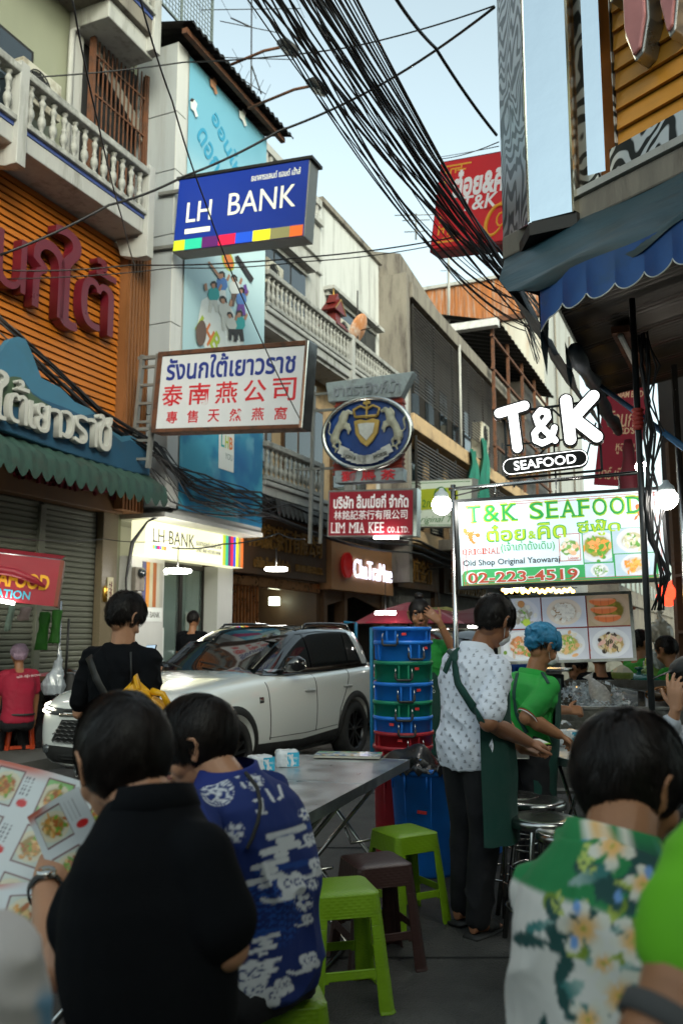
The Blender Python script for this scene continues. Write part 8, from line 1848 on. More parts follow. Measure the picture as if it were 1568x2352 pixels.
# diner at the right edge with a hand near her face
def person_K():
 Y=4.3; hd=at(1592,1568,Y); Mh=MT(RZ(R(70))@RX(R(-12)),hd); neck=hd+V((.05,.0,-.16)); rt=V((.34,.94,0)); f=V((-rt.y,rt.x,0)); shR=neck+rt*.16+V((0,0,-.05)); shL=neck-rt*.17+V((0,0,-.05)); pel=V((neck.x+.08,neck.y,.5))
 b=MB(); head_blobs(b,Mh); b.chain([neck,lerpP(neck,hd,.6)],[.052,.05],12); torso_blobs(b,pel,neck,(0,0,0),rt,rt,g=-.012,w=.9)
 eL=at(1530,1705,Y-.15); wL=at(1552,1628,Y-.22); b.chain([shL,lerpP(shL,eL,.5),eL,lerpP(eL,wL,.4),wL],[.045,.04,.036,.034,.023],14); hand_blobs(b,MT(basis(V((-.05,.0,1)),(-.8,-.5,0)),wL),-1,(10,16,24,34),thumb=20,spread=7)
 eR=shR+V((-.1,.0,-.26)); wR=at(1560,1702,Y+.05); b.chain([shR,eR,wR],[.045,.036,.024],12); hand_blobs(b,MT(basis(V((-.9,-.1,.1)),(0,.2,.9)),wR),1)
 for sg in (1,-1): hp=pel+rt*.10*sg; leg_blobs(b,hp,hp+f*.42,hp+f*.42+V((0,0,-.43)),g=-.01)
 o=nrm('person',b,.0055,m_skin2,'diner in pale grey sleeves at the right edge with one hand raised to her glasses')
 s=MB(); torso_blobs(s,pel,neck-V((0,0,.01)),(0,0,0),rt,rt,g=.02,t1=.98,t0=-.1,w=.92); s.chain([shL,lerpP(shL,eL,.5),eL,lerpP(eL,wL,.55)],[.062,.056,.052,.045],16); s.chain([shR,eR,lerpP(eR,wR,.6)],[.06,.05,.042],14)
 mk('shirt',cloth(s,.009,.007,seed=91),mat('pale_grey_knit',(.36,.38,.42),.85,var=.08),o)
 t=MB(); torso_blobs(t,pel,neck,(0,0,0),rt,rt,g=.02,t0=-.12,t1=.12)
 for sg in (1,-1): hp=pel+rt*.10*sg; leg_blobs(t,hp,hp+f*.42,hp+f*.42+V((0,0,-.43)),g=.016)
 mk('trousers',cloth(t,.014,.008,seed=6),m_trs,o); make_hair('hair',o,Mh,m_hair,3500,.16,.05,seed=93,down=.4,side=-.2,back=-.7); eyes(o,Mh)
 cp=MB(); cp.ball((0,-.01,.075),.088,.108,.06,18,Mh); cp.loft([((0,.09,.07),(.07,0,0),(0,0,.006)),((0,.15,.06),(.06,0,0),(0,0,.004)),((0,.18,.05),(.02,0,0),(0,0,.003))],14,Mh); mk('cap',blobmesh(cp,.006,2),m_plast,o)
 g=MB()
 for sg in (1,-1): g.tube([Mh@V((sg*.034+.023*math.cos(a),.098,.004+.018*math.sin(a))) for a in np.linspace(0,2*PI,14,endpoint=False)],.0018,5,closed=True); g.tube([Mh@V((sg*.058,.095,.01)),Mh@V((sg*.083,-.005,.02))],.0018,5)
 mk('eyeglasses',g,m_plast,o)
person_K()
# ================================================================ furniture, tubs, stall, food
m_lime=mat('lime_plastic_stool',(.15,.28,.006),.42,var=.12,sc=8,dirt=(.07,.10,.02),dsc=9,damt=.12); m_brn=mat('dark_brown_plastic',(.035,.014,.012),.42,var=.12,sc=8); m_org=mat('orange_plastic',(.50,.055,.012),.45,var=.12,sc=6)
def woven_stool(M,label,m,H=.455,group=None,weave=True):
 t=thing('plastic_stool',label,'stool',M,group)
 P=168; NV=112 if weave else 40
 top,bot=.135,.185; rc=.035
 def ringpt(q,a,r):   # q in [0,4): side index + fraction, rounded square
  s=int(q)%4; u=(q-int(q))*2-1; x,y=u*a,-a
  lim=a-r
  if abs(x)>lim: 
   tt=(abs(x)-lim)/r; an=tt*PI/4; x=math.copysign(lim+r*math.sin(an),x); y=-(lim+r*math.cos(an))
  c,s_=[(1,0),(0,1),(-1,0),(0,-1)][s]; return x*c-y*s_,x*s_+y*c
 def solid(u,v): # u in[-1,1] across one side, v height fraction (0 foot, 1 seat)
  leg=.42+.10*(1-v)*0
  w_=.60 if v<.93 else 0
  skirt=v>.80 or (v>.735 and abs(u)>.60-((v-.735)/.065)*.0 and abs(u)>.45+.15*math.sqrt(max(0,1-((v-.735)/.065)**2)))
  rail=.30<v<.385 
  if skirt: return 'seat_skirt'
  if abs(u)>.60: return 'leg'
  if rail: return 'rail'
  if .285<v<=.30 and abs(u)>.53: return 'rail'
  return None
 V3=[];
 for i in range(NV+1):
  v=i/NV; a=top+(bot-top)*(1-v); z=H*v*.985
  for j in range(P):
   q=4*j/P; s=int(q)%4; u=(q-int(q))*2-1
   x,y=ringpt(q,a,rc); n=V((x,y,0)).normalized()
   d=0
   if weave and v>.02:
    row=int(z/.0115); ph=(q*a*2/.036+(row%2)*.5); fz=(z/.0115)%1; fu=ph%1; d=.0028*(math.sin(PI*fz)**.6)*(math.sin(PI*fu)**.35)-.001
   fl=.006*max(0,1-v/.03)
   V3.append((x+n.x*(d+fl),y+n.y*(d+fl),z))
 cells={}
 for i in range(NV):
  for j in range(P):
   q=4*(j+.5)/P; u=(q-int(q))*2-1; k=solid(u,(i+.5)/NV)
   if k is None: continue
   if k=='leg': key=('leg',(int(q)+(1 if u>0 else 0))%4)
   elif k=='rail': key=('rail',int(q)%4)
   else: key=('seat_skirt',0)
   cells.setdefault(key,[]).append((i*P+j,i*P+(j+1)%P,(i+1)*P+(j+1)%P,(i+1)*P+j))
 for (nm,k),F in sorted(cells.items()):
  mp={};vs=[];fs=[]
  for f in F:
   g=[]
   for a in f:
    if a not in mp: mp[a]=len(vs); vs.append(V3[a])
    g.append(mp[a])
   fs.append(tuple(g))
  o=mk(nm,MB().add(vs,fs),m,t,smooth=True); so_=o.modifiers.new('thick','SOLIDIFY'); so_.thickness=.005; so_.offset=-1
 n=44; vs=[];fs=[]
 for i in range(n+1):
  for j in range(n+1):
   u,w_=2*i/n-1,2*j/n-1; k=max(abs(u),abs(w_)); a=top-.001
   x,y=u*a,w_*a
   if abs(x)>a-rc and abs(y)>a-rc:
    dx,dy=abs(x)-(a-rc),abs(y)-(a-rc); L=math.hypot(dx,dy)
    m_=max(dx,dy)
    if L>0: x=math.copysign(a-rc+dx*m_/L,x); y=math.copysign(a-rc+dy*m_/L,y)
   d=.0016*math.sin(i*PI*.5+(j//2%2)*PI)*.6 if weave else 0
   vs.append((x,y,H*.985+.010*(1-k**6)+d))
 for i in range(n):
  for j in range(n): a=i*(n+1)+j; fs.append((a,a+n+1,a+n+2,a+1))
 mk('seat',MB().add(vs,fs),m,t,smooth=True)
 return t
def place(px,py,z,rz): p=atz(px,py,z); return Matrix.Translation((p.x,p.y,0))@RZ(R(rz))
GS='woven look plastic stools around the steel tables'
st1=woven_stool(place(782,2032,.455,14),'lime green plastic stool nearest the table, in front of the brown one',m_lime,group=GS)
index_children()
limebr={'lime_plastic_stool':m_brn}
copy_tree(st1,None,place(862,1972,.455,20),'dark brown plastic stool between the two lime green ones',limebr)
copy_tree(st1,None,place(928,1905,.455,30),'lime green plastic stool farthest away, by the blue bin')
copy_tree(st1,None,place(632,2272,.455,12),'lime green plastic stool under the man in the blue printed shirt')
s5=copy_tree(st1,None,Matrix.Translation((-.36,1.52,0))@RZ(.3),'lime green plastic stool under the man in the black polo')
s6=copy_tree(st1,None,Matrix.Translation((.34,1.5,0))@RZ(.2),'lime green plastic stool under the person in the floral shirt'); 
t=thing('plastic_stool','orange red plastic stool with open legs under the crimson vendor at far left','stool',place(46,1655,.46,24)@Matrix.Scale(1.0,4)); m=m_org
b=MB(); b.loft([((0,0,.43),(.15,0,0),(0,.15,0)),((0,0,.455),(.15,0,0),(0,.15,0)),((0,0,.462),(.13,0,0),(0,.13,0))],28,p=4); mk('seat',b,m,t); 
for k in range(4):
 c,s=math.cos(k*PI/2+PI/4),math.sin(k*PI/2+PI/4); b=MB(); b.loft([((.12*c*1.414*.95,.12*s*1.414*.95,.44),(.045*-s,.045*c,0),(.018*c,.018*s,0)),((.175*c*1.3,.175*s*1.3,0),(.028*-s,.028*c,0),(.016*c,.016*s,0))],12,p=3); mk('leg',b,m,t)
 a=k*PI/2; c,s=math.cos(a),math.sin(a); mk('rail',MB().box(-.17,.17,.148,.160,.14,.18,RZ(a)),m,t); mk('arch',MB().box(-.13,.13,.128,.14,.37,.44,RZ(a)),m,t)
# ---------- steel tables
m_tab=mat('brushed_table_steel',(.60,.62,.63),.33,metal=1,var=.2,sc=5,dirt=(.38,.38,.39),dsc=3,damt=.3,bump=.1,bsc=8); m_tube=mat('chromed_tube',(.45,.45,.43),.2,metal=1,var=.3,sc=14,dirt=(.12,.07,.04),dsc=14,damt=.2)
def steel_table(M,label,lx,ly,group=None):
 t=thing('steel_table',label,'table',M,group)
 mk('tabletop',MB().box(0,lx,0,ly,.722,.75),m_tab,t,bevel=.004)
 rim=MB(); rim.box(-.002,lx+.002,-.002,.004,.70,.751); rim.box(-.002,lx+.002,ly-.004,ly+.002,.70,.751); rim.box(-.002,.004,.004,ly-.004,.70,.751); rim.box(lx-.004,lx+.002,.004,ly-.004,.70,.751); mk('rim',rim,m_tab,t)
 for x in (.12,lx-.12):
  mk('leg',MB().tube([(x,.1,.70),(x,ly-.06,.02),(x,ly-.03,.0)],.0125,8),m_tube,t); mk('leg',MB().tube([(x+.03,ly-.1,.70),(x+.03,.06,.02),(x+.03,.03,.0)],.0125,8),m_tube,t)
  mk('hook',MB().tube([(x+.01,ly*.5-.16,.30),(x+.01,ly*.5-.04,.27),(x+.01,ly*.5+.0,.36)],.009,8),m_tube,t)
 for y in (.05,ly-.05): mk('floor_bar',MB().tube([(.12,y,.012),(lx-.09,y,.012)],.011,8),m_tube,t)
 for y in (.1,ly-.1): mk('under_bar',MB().tube([(.08,y,.695),(lx-.08,y,.695)],.011,8),m_tube,t)
 return t
j0=V((-.192,3.66,0)); j1=V((.112,4.53,0)); j2=V((.407,5.37,0)); e1=(j2-j0).normalized(); an=math.atan2(e1.y,e1.x)
GT='folding steel tables on the street'
steel_table(Matrix.Translation(j0)@RZ(an),'nearer folding steel table in the middle, beside the man in the blue shirt',.905,.74,GT); steel_table(Matrix.Translation(j0+e1*.915)@RZ(an),'farther folding steel table carrying the closed menu and a tissue pack',.89,.74,GT)
steel_table(Matrix.Translation((-.62,2.12,0))@RZ(an+.12),'folding steel table at left under the opened menus',1.0,.78,GT)
e2=V((1.378,5.28,0)); steel_table(Matrix.Translation(e2)@RZ(R(14)),'steel table with coconuts, tissues and plates in front of the seafood stall',1.3,.62,GT)
steel_table(Matrix.Translation((.95,2.25,0))@RZ(R(20)),'steel table in front of the person in the floral shirt',1.2,.7,GT)
# ---------- round metal stools
m_mst=mat('worn_stool_steel',(.42,.42,.41),.22,metal=1,var=.35,sc=9,dirt=(.12,.12,.12),dsc=7,damt=.2)
def round_stool(M,label):
 t=thing('metal_stool',label,'stool',M,'round steel stools behind the waiter')
 mk('seat',MB().lathe([(.001,.602),(.10,.600),(.150,.604),(.163,.60),(.168,.59),(.168,.562),(.162,.56)],36),m_mst,t)
 for k in range(4):
  a=PI/4+k*PI/2; c,s=math.cos(a),math.sin(a); mk('leg',MB().tube([(.12*c,.12*s,.585),(.135*c,.135*s,.56),(.215*c,.215*s,0)],.0135,8),m_mst,t)
 for z,r in ((.36,.155),(.18,.186)): mk('ring',MB().tube([(r*math.cos(a),r*math.sin(a),z) for a in np.linspace(0,2*PI,28,endpoint=False)],.0065,6,closed=True),m_mst,t)
 return t
q=atz(1245,1878,.60); round_stool(Matrix.Translation((q.x,q.y,0))@RZ(.2),'round steel stool nearest the viewer, right of the waiter legs')
q=atz(1228,1838,.60); ms=round_stool(Matrix.Translation((q.x,q.y,0))@RZ(.7),'round steel stool directly behind the nearest one')
q=atz(1312,1912,.58); round_stool(Matrix.Translation((q.x,q.y,-.02))@RZ(.1),'round steel stool partly hidden by the floral shirt')
q=atz(1170,1826,.60); round_stool(Matrix.Translation((q.x,q.y,0))@RZ(.4),'round steel stool half hidden behind the waiter')
# ---------- tubs and bins
def plastic(n,c): return mat('tub_'+n,c,.42,var=.14,sc=6,dirt=tuple(x*.45 for x in c),dsc=5,damt=.2)
TB={'blue':plastic('blue',(.010,.16,.60)),'green':plastic('green',(.006,.19,.10)),'red':plastic('red',(.30,.012,.02))}
def tub(x,y,zr,col,label,az,rt=.208,h=.2,group='stacked round plastic tubs'):
 t=thing('plastic_tub',label,'tub',T3(x,y,zr-h),group); rb=rt-.022
 mk('shell',MB().lathe([(.001,.004),(rb-.004,.004),(rb,.01),(rt-.012,h-.03),(rt-.008,h-.03),(rt,h-.026),(rt+.004,h-.012),(rt,h),(rt-.012,h),(rt-.02,h-.01),(rb-.008,.014),(.001,.014)],40),TB[col],t)
 for k in range(4):
  a=az+k*PI/2
  for d_ in (-.16,.16): mk('rib',MB().box(-.006,.006,-(rt-.004),-(rt-.03),h-.13,h-.02,RZ(a+d_)),TB[col],t)
  if k in(0,2):
   M=RZ(a); r_=rt+.006; mk('handle',MB().tube([(-.052,-r_+.012,h-.045),(-.056,-r_-.004,h-.05),(-.056,-r_-.01,h-.09)],.0035,6,M=M).tube([(.052,-r_+.012,h-.045),(.056,-r_-.004,h-.05),(.056,-r_-.01,h-.09)],.0035,6,M=M),m_chrome,t)
   mk('handle_grip',MB().tube([(-.057,-r_-.009,h-.08),(-.056,-r_-.011,h-.115),(-.045,-r_-.012,h-.127),(.045,-r_-.012,h-.127),(.056,-r_-.011,h-.115),(.057,-r_-.009,h-.08)],.0085,8,M=M),m_plast,t)
 mk('sticker',MB().box(-.016,.016,-.0015,0,-.009,.009,RZ(az+ (.45 if zr>1 else -.5))@T3(0,-rt+.0015,h-.05)),mat('sticker_red',(.5,.03,.03),.5,var=0),t)
 return t
xs,ys=.432,6.25
for zr,col,l,az in ((1.545,'blue','topmost blue tub of the stack',-.45),(1.45,'blue','second blue tub from the top of the stack',.35),(1.31,'green','upper green tub of the stack, third from the top',-.05),(1.165,'blue','blue tub between the two green tubs of the stack',.02),(1.04,'green','lower green tub of the stack, fifth from the top',-.03),(.935,'blue','lowest blue tub of the stack, tied with string',.05),(.83,'red','upper red tub under the lowest blue tub',.3),(.735,'red','lower red tub at the base of the stack',.6)): tub(xs+.004*math.sin(zr*40),ys,zr,col,l,az)
def bin_(x,y,h,col,label,rt=.245,rb=.19,bag=True):
 t=thing('round_bin',label,'bin',T3(x,y,0)); mk('shell',MB().lathe([(.001,.0),(rb,0),(rb+.006,.02),(rt-.014,h-.05),(rt-.004,h-.045),(rt+.006,h-.03),(rt+.008,h-.008),(rt,h),(rt-.014,h-.004),(rb,.03),(.001,.03)],48),TB[col],t)
 for k in range(10): a=k*2*PI/10+.2; mk('rib',MB().tube([(math.cos(a)*(rt-.008),math.sin(a)*(rt-.008),h-.04),(math.cos(a)*(rt-.012),math.sin(a)*(rt-.012),h-.14)],.006,6),TB[col],t)
 for k in range(8): a=k*2*PI/8; mk('rib',MB().tube([(math.cos(a)*(rt-.012),math.sin(a)*(rt-.012),h-.05),(math.cos(a)*(rb+.002),math.sin(a)*(rb+.002),.03)],.003,5),TB[col],t)
 if bag:
  vs=[];fs=[];N=60
  for i in range(N+1):
   a=2*PI*i/N
   for j,(r_,z) in enumerate(((rt-.04,h-.08),(rt-.015,h+.0),(rt-.0,h+.03),(rt+.016,h+.01),(rt+.018,h-.06))):
    w_=.02*noise.noise(V((math.cos(a)*6,math.sin(a)*6,j*.8)))+.008*math.sin(a*23+j); f_=1 if a>PI*1.15 else .5
    vs.append(((r_+w_)*math.cos(a),(r_+w_)*math.sin(a),z+ (w_*2 if j<4 else w_*2) if j<3 else h+(z-h)*.35+w_*2))
  for i in range(N):
   for j in range(4): a=i*5+j; fs.append((a,a+5,a+6,a+1))
  mk('bin_liner',MB().add(vs,fs),mat('black_bin_liner',(.012,.012,.014),.28,var=.1,bump=.5,bsc=12),t,smooth=True)
  vs=[];fs=[];n=16
  for i in range(n+1):
   for j in range(n+1): x_,y_=-.34+.5*i/n,-.16+.3*j/n; vs.append((x_,y_,h+.02+.09*noise.noise(V((x_*7,y_*7,2)))+.08*max(0,1-((x_+.1)**2+y_**2)/.04)))
  for i in range(n):
   for j in range(n): a=i*(n+1)+j; fs.append((a,a+n+1,a+n+2,a+1))
  mk('loose_liner',MB().add(vs,fs),MATS['black_bin_liner'],t,smooth=True)
 return t
bin_(xs,ys,.60,'red','tall red bin under the stacked tubs',.212,.19,False); bb_=bin_(.555,5.82,.66,'blue','big blue bin with a black liner beside the waiter'); stk=MB().box(-.03,.03,-.002,0,-.01,.01,RZ(-.25)@T3(0,-.228,.40)@RY(.1)); mk('sticker',stk,MATS['sticker_red'],bb_)
bin_(.95,6.35,.56,'blue','second blue bin behind the waiter legs',.2,.17,False)
t=thing('blue_pipe_rack','light blue pipe rack behind the tub stack','rack'); rk=MB()
for px,py,Yq in ((853,1442,9.5),(817,1430,12)): p=at(px,py,Yq); q_=at(px-28,py,Yq); rk.tube([V((p.x,Yq,0)),p,q_ if px<830 else at(px+30,py,Yq)],.022,8)
rk.tube([at(853,1560,9.5),at(880,1555,9.5)],.018,6); mk('pipe',rk,mat('light_blue_pipe',(.02,.22,.40),.5,var=.2),t)
# ---------- tissue packs and menus
m_tis=mat('clear_tissue_wrap',(.60,.63,.66),.25,var=.12,sc=20,bump=.5,bsc=35,coat=.4); m_tisb=mat('cyan_wrap_print',(.03,.36,.55),.3,var=.08,coat=.4)
def tissue(p,rz,label,lx=.14,ly=.10,hz=.085,puff=False):
 t=thing('tissue_pack',label,'tissues',Matrix.Translation(p)@RZ(rz),'wrapped tissue packs on the tables')
 b=MB(); b.loft([((0,0,0),(lx*.49,0,0),(0,ly*.48,0)),((0,0,hz*.15),(lx*.51,0,0),(0,ly*.51,0)),((0,0,hz*.8),(lx*.5,0,0),(0,ly*.5,0)),((0,0,hz),(lx*.44,0,0),(0,ly*.42,0))],36,p=7); me=blobmesh(b,.004,1); crease(me,.004,(30,30,30),3,.001); mk('wrap',me,m_tis,t)
 mk('printed_end',MB().box(lx*.505,lx*.515,-ly*.46,ly*.46,.004,hz*.92),m_tisb,t,bevel=.002); mk('printed_side',MB().box(.0,lx*.5,-ly*.525,-ly*.515,.004,hz*.9),m_tisb,t,bevel=.002)
 write(t,'RiverPRO',flatmat('white',FP['white']),lx*.25,hz*.55,w=lx*.38,h=hz*.15,y=-ly*.525,depth=.001)
 if puff:
  vs=[];fs=[]
  for i in range(9):
   for j in range(7): u,w_=i/8,j/6; vs.append((-lx*.35+u*lx*.55,(w_-.5)*ly*.5*(1-.3*u),hz+.065*math.sin(PI*(.25+u*.6))*(1-.3*abs(w_-.5))+.01*noise.noise(V((u*5,w_*5,3)))))
  for i in range(8):
   for j in range(6): a=i*7+j; fs.append((a,a+7,a+8,a+1))
  mk('tissue_sheet',MB().add(vs,fs),mat('tissue_paper',(.6,.65,.7),.9,var=.05),t,smooth=True)
p=atz(596,1772,.752); tissue(p,.5,'crushed white tissue pack nearest the man in the blue shirt',.135,.1,.085); p=atz(658,1760,.752); tissue(p,.15,'white and cyan tissue pack upright beside the crushed one',.13,.1,.09); p=atz(1303,1712,.752); tissue(p,.35,'tissue pack with a sheet pulled up on the right hand table',.16,.11,.10,True)
def menu_print(seed,cols,rows,green=False):
 r=np.random.default_rng(seed); cells=[[dish(seed*7+i*3+j,(.3,.2,.05),[(.55,.25,.05),(.15,.3,.03),(.6,.4,.15),(.35,.1,.02)],bg=((.2,.45,.15) if (i+j)%3==0 else (.5,.55,.5)),plate=(.6,.55,.4),pr=.5) for j in range(cols)] for i in range(rows)]
 def f(U,W,X_,Z_):
  c=np.ones((len(U),3))*np.array([.58,.62,.64]); c=mixc(c,sst(.35,.0,W)*.7,(.15,.5,.58)); c=mixc(c,sst(.9,1,W)*sst(.5,.2,U),(.5,.1,.05))
  for i in range(rows):
   for j in range(cols):
    u0=(j+.12)/cols; u1=(j+.62)/cols; v0=(i+.15)/rows; v1=(i+.85)/rows
    m=(U>u0)&(U<u1)&(W>v0)&(W<v1)
    if m.any(): c[m]=cells[i][j]((U[m]-u0)/(u1-u0),(W[m]-v0)/(v1-v0),None,None,1.0)
    b_=(np.abs(U-(u0+u1)/2)<(u1-u0)/2+.008)&(np.abs(W-(v0+v1)/2)<(v1-v0)/2+.012)&~m; c[b_]=(.12,.02,.03)
    d=np.hypot((U-(j+.82)/cols)*cols*.75,(W-(i+.25)/rows)*rows*.9); c=mixc(c,sst(.085,.07,d),(.55,.02,.02))
    for k in range(3):
     ln=(np.abs(U-(j+.70+.07*k)/cols)<.006)&(np.abs(W-(i+.62)/rows)<.22/rows)&(np.sin(W*400)>-.2); c[ln]=(.06,.06,.08)
  return c
 return f
vmn=vmat('menu_print',.32,coat=.3)
def menu(name,label,M,w_,h_,seed,bend=.03,cols=2,rows=3,pages=True):
 t=thing('menu_booklet',label,'menu',M); 
 def wp(vs,U,W): vs=vs.copy(); vs[:,1]+= -bend*np.sin(U*PI)-.01*np.sin(W*5+U*3); return vs
 panel('page',w_,h_,110,menu_print(seed,cols,rows),vmn,t,None,warp=wp)
 if pages:
  def wp2(vs,U,W): vs=wp(vs,U,W); vs[:,1]+=.006; return vs
  panel('back_page',w_*1.01,h_*1.01,20,lambda U,W,A,B:np.ones((len(U),3))*.5,vmn,t,None,warp=wp2)
 return t
def sheetM(c,xdir,up): # panel: local x along xdir, z along up, facing -y
 x=V(xdir).normalized(); z=V(up); z=(z-x*z.dot(x)).normalized(); y=z.cross(x); M=Matrix((x,y,z)).transposed().to_4x4(); M.translation=V(c); return M
menu('m','large open laminated menu with dish photographs held up at the left edge',sheetM(at(92,1955,2.25),(.93,.05,-.30),(.18,.45,.80)),.40,.36,5,cols=3,rows=3)
menu('m','blurred menu page lifted by the man in the black polo',sheetM(at(185,1985,2.02),(.75,.1,.42),(-.35,.15,.9)),.13,.30,6,bend=.02,cols=1,rows=3)
menu('m','menu page lying flat on the left table below the open menu',sheetM(at(60,2140,2.05),(.95,.2,-.1),(-.2,.9,.35)),.42,.26,7,cols=3,rows=1)
p=atz(800,1737,.757); t=thing('menu_booklet','closed green covered menu booklet lying on the far steel table','menu',Matrix.Translation(p)@RZ(R(-8)))
mk('pages',MB().box(-.2,.2,-.10,.10,0,.012),mat('page_edges',(.4,.38,.32),.8,var=.1),t); 
def cov(U,W,A,B):
 c=np.ones((len(U),3))*np.array([.5,.55,.52]); c=mixc(c,sst(.55,.85,W+.3*fbm(U*4,W*4,1,1)-.15),(.02,.33,.10)); c=mixc(c,sst(.52,.58,fbm(U*9,W*5,2,1)),(.03,.12,.3)); c=mixc(c,sst(.60,.66,fbm(U*14,W*8,4,1)),(.4,.25,.05)); return mixc(c,(np.abs(U-.5)>.485)|(np.abs(W-.5)>.47),(.5,.5,.46))
panel('cover',.4,.2,60,cov,vmn,t,T3(0,0,.014)@RX(-PI/2)@RX(0))
# ---------- seafood stall behind
m_galv=mat('galvanised_steel',(.36,.36,.34),.38,metal=.8,var=.35,sc=4,dirt=(.10,.09,.07),dsc=3,damt=.4)
stl=thing('seafood_counter','long steel seafood counter with sloping trays of ice, fish and crab','counter',T3(1.3,6.78,0)@RZ(R(-3)))
mk('front_panel',MB().box(0,2.6,0,.02,.35,.93),m_galv,stl,bevel=.003); mk('rim',MB().box(-.01,2.6,-.02,.03,.925,.95),m_galv,stl,bevel=.004); mk('side_panel',MB().box(0,.02,.02,.9,.35,1.0),m_galv,stl); mk('tray_floor',MB().add([(0,.02,.86),(2.6,.02,.86),(2.6,.9,1.02),(0,.9,1.02)],[(0,1,2,3)]),m_galv,stl); mk('back_rim',MB().box(0,2.6,.9,.93,1.0,1.1),m_galv,stl)
for x in (.95,1.0,1.95): mk('divider',MB().box(x,x+.008,.02,.9,.86,1.06),m_ss,stl)
for x in (.06,1.3,2.5):
 for y in (.06,.84): mk('leg',MB().box(x-.02,x+.02,y-.02,y+.02,0,.4),m_galv,stl)
mk('shelf',MB().box(0,2.6,.05,.85,.3,.32),m_galv,stl)
ctr=lambda x,y,z:(stl.matrix_world@V((x,y,z)))
def shards(n,x0,x1,y0,y1,zf,s0,s1,seed,zj=.05):
 r=random.Random(seed); b=MB()
 for k in range(n):
  x=r.uniform(x0,x1);y=r.uniform(y0,y1);s=r.uniform(s0,s1); M=T3(x,y,zf(y)+r.uniform(0,zj))@Euler((r.random()*6,r.random()*6,r.random()*6)).to_matrix().to_4x4()
  pts=[V((r.uniform(-1,1),r.uniform(-1,1),r.uniform(-.6,.6)))*s for _ in range(5)]; b.add(pts,[(0,1,2),(0,2,3),(0,3,1),(1,2,4),(2,3,4),(3,1,4)],M)
 return b
zf=lambda y:.87+.18*y
m_ice=mat('crushed_ice',(.78,.83,.86),.25,var=.1,sc=30,coat=.4)
o=mk('crushed_ice',shards(1700,.03,.95,.04,.86,zf,.012,.03,1,.07),m_ice,None,stl.matrix_world.copy(),label='heap of crushed ice in the left tray of the seafood counter',cat='ice',kind='stuff')
m_shellg=mat('grey_shell',(.10,.085,.06),.5,var=.5,sc=30); 
o=mk('small_clams',shards(260,.05,.5,.05,.35,zf,.014,.028,3,.09),m_shellg,None,stl.matrix_world.copy(),label='dark small shellfish heaped on the ice at the left of the tray',cat='shellfish',kind='stuff')
def fish(M,label,L=.42):
 t=thing('whole_fish',label,'fish',M); b=MB(); b.loft([((0,0,0),(.012,0,0),(0,0,.018)),((0,.05,0),(.032,0,0),(0,0,.055)),((0,.13,0),(.046,0,0),(0,0,.085)),((0,.22,0),(.042,0,0),(0,0,.08)),((0,.32,0),(.022,0,0),(0,0,.04)),((0,.37,0),(.01,0,0),(0,0,.022)),((0,L,0),(.006,0,0),(0,0,.055))],18); b.s=False
 me=blobmesh(b,.006,2); mk('body',me,mat('pale_fish_skin',(.62,.58,.52),.25,var=.25,sc=30,dirt=(.18,.17,.15),dsc=12,damt=.2,coat=.5),t); mk('eye',MB().ball((.028,.04,.018),.008,n=8),m_iris,t); mk('fin',MB().add([(0,.12,.08),(0,.2,.12),(0,.28,.06)],[(0,1,2)]),m_shellg,t); return t
fish(Matrix.Translation(at(1396,1628,6.95))@RZ(.2)@RX(R(38))@RY(R(55))@Matrix.Scale(.95,4),'large pale whole fish standing on its head in the crushed ice')
def crab(M,label,s=1.0,dark=True):
 t=thing('tied_crab',label,'crab',M,'crabs tied with straw in the trays'); mc=mat('dark_crab_shell',(.09,.06,.035),.35,var=.5,sc=20,coat=.3); mo=mat('straw_tie',(.42,.17,.04),.6,var=.3,sc=20)
 b=MB(); b.ball((0,0,.035),.085,.06,.032,16)
 for sg in (1,-1):
  b.chain([(sg*.07,-.03,.035),(sg*.10,-.06,.04),(sg*.06,-.09,.045)],[.018,.022,.016],8)
 mk('body',blobmesh(b,.007,1),mc,t)
 for sg in (1,-1):
  for k in range(4): lg=MB().tube([(sg*.06,.0+.015*k,.035),(sg*(.11+.01*k),.03+.02*k,.055),(sg*(.13),.06+.03*k,.01)],[.009,.008,.003],6); mk('leg',lg,mc,t)
 sp=MB()
 for a in (.3,-.3,1.3): sp.tube([V((math.cos(a)*.095*math.cos(q),math.sin(a)*.095*math.cos(q),.038+.042*math.sin(q))) for q in np.linspace(0,2*PI,16,endpoint=False)],.006,5,closed=True)
 for k in range(7): sp.tube([(.0+.02*k-.06,-.06,.05),(-.03+.03*k-.03,-.11-.01*(k%3),.075)],.005,4)
 mk('straw_tie',sp,mo,t); return t
cr0=crab(stl.matrix_world@T3(1.18,.25,.98)@RZ(.4)@Matrix.Scale(1.15,4),'big tied crab propped at the left of the right tray'); index_children()
rr_=random.Random(5)
for k,(x,y) in enumerate(((1.4,.18),(1.62,.22),(1.85,.18),(1.3,.5),(1.55,.5),(1.78,.48),(2.1,.25),(2.3,.3))):
 copy_tree(cr0,None,stl.matrix_world@T3(x,y,zf(y)+.03)@RZ(rr_.uniform(-1.5,1.5))@RX(rr_.uniform(-.4,.4)),'tied dark crab in the right tray, %s'%('front row left','front row second','front row third','back row left','back row middle','back row right','far right front','far right edge')[k])
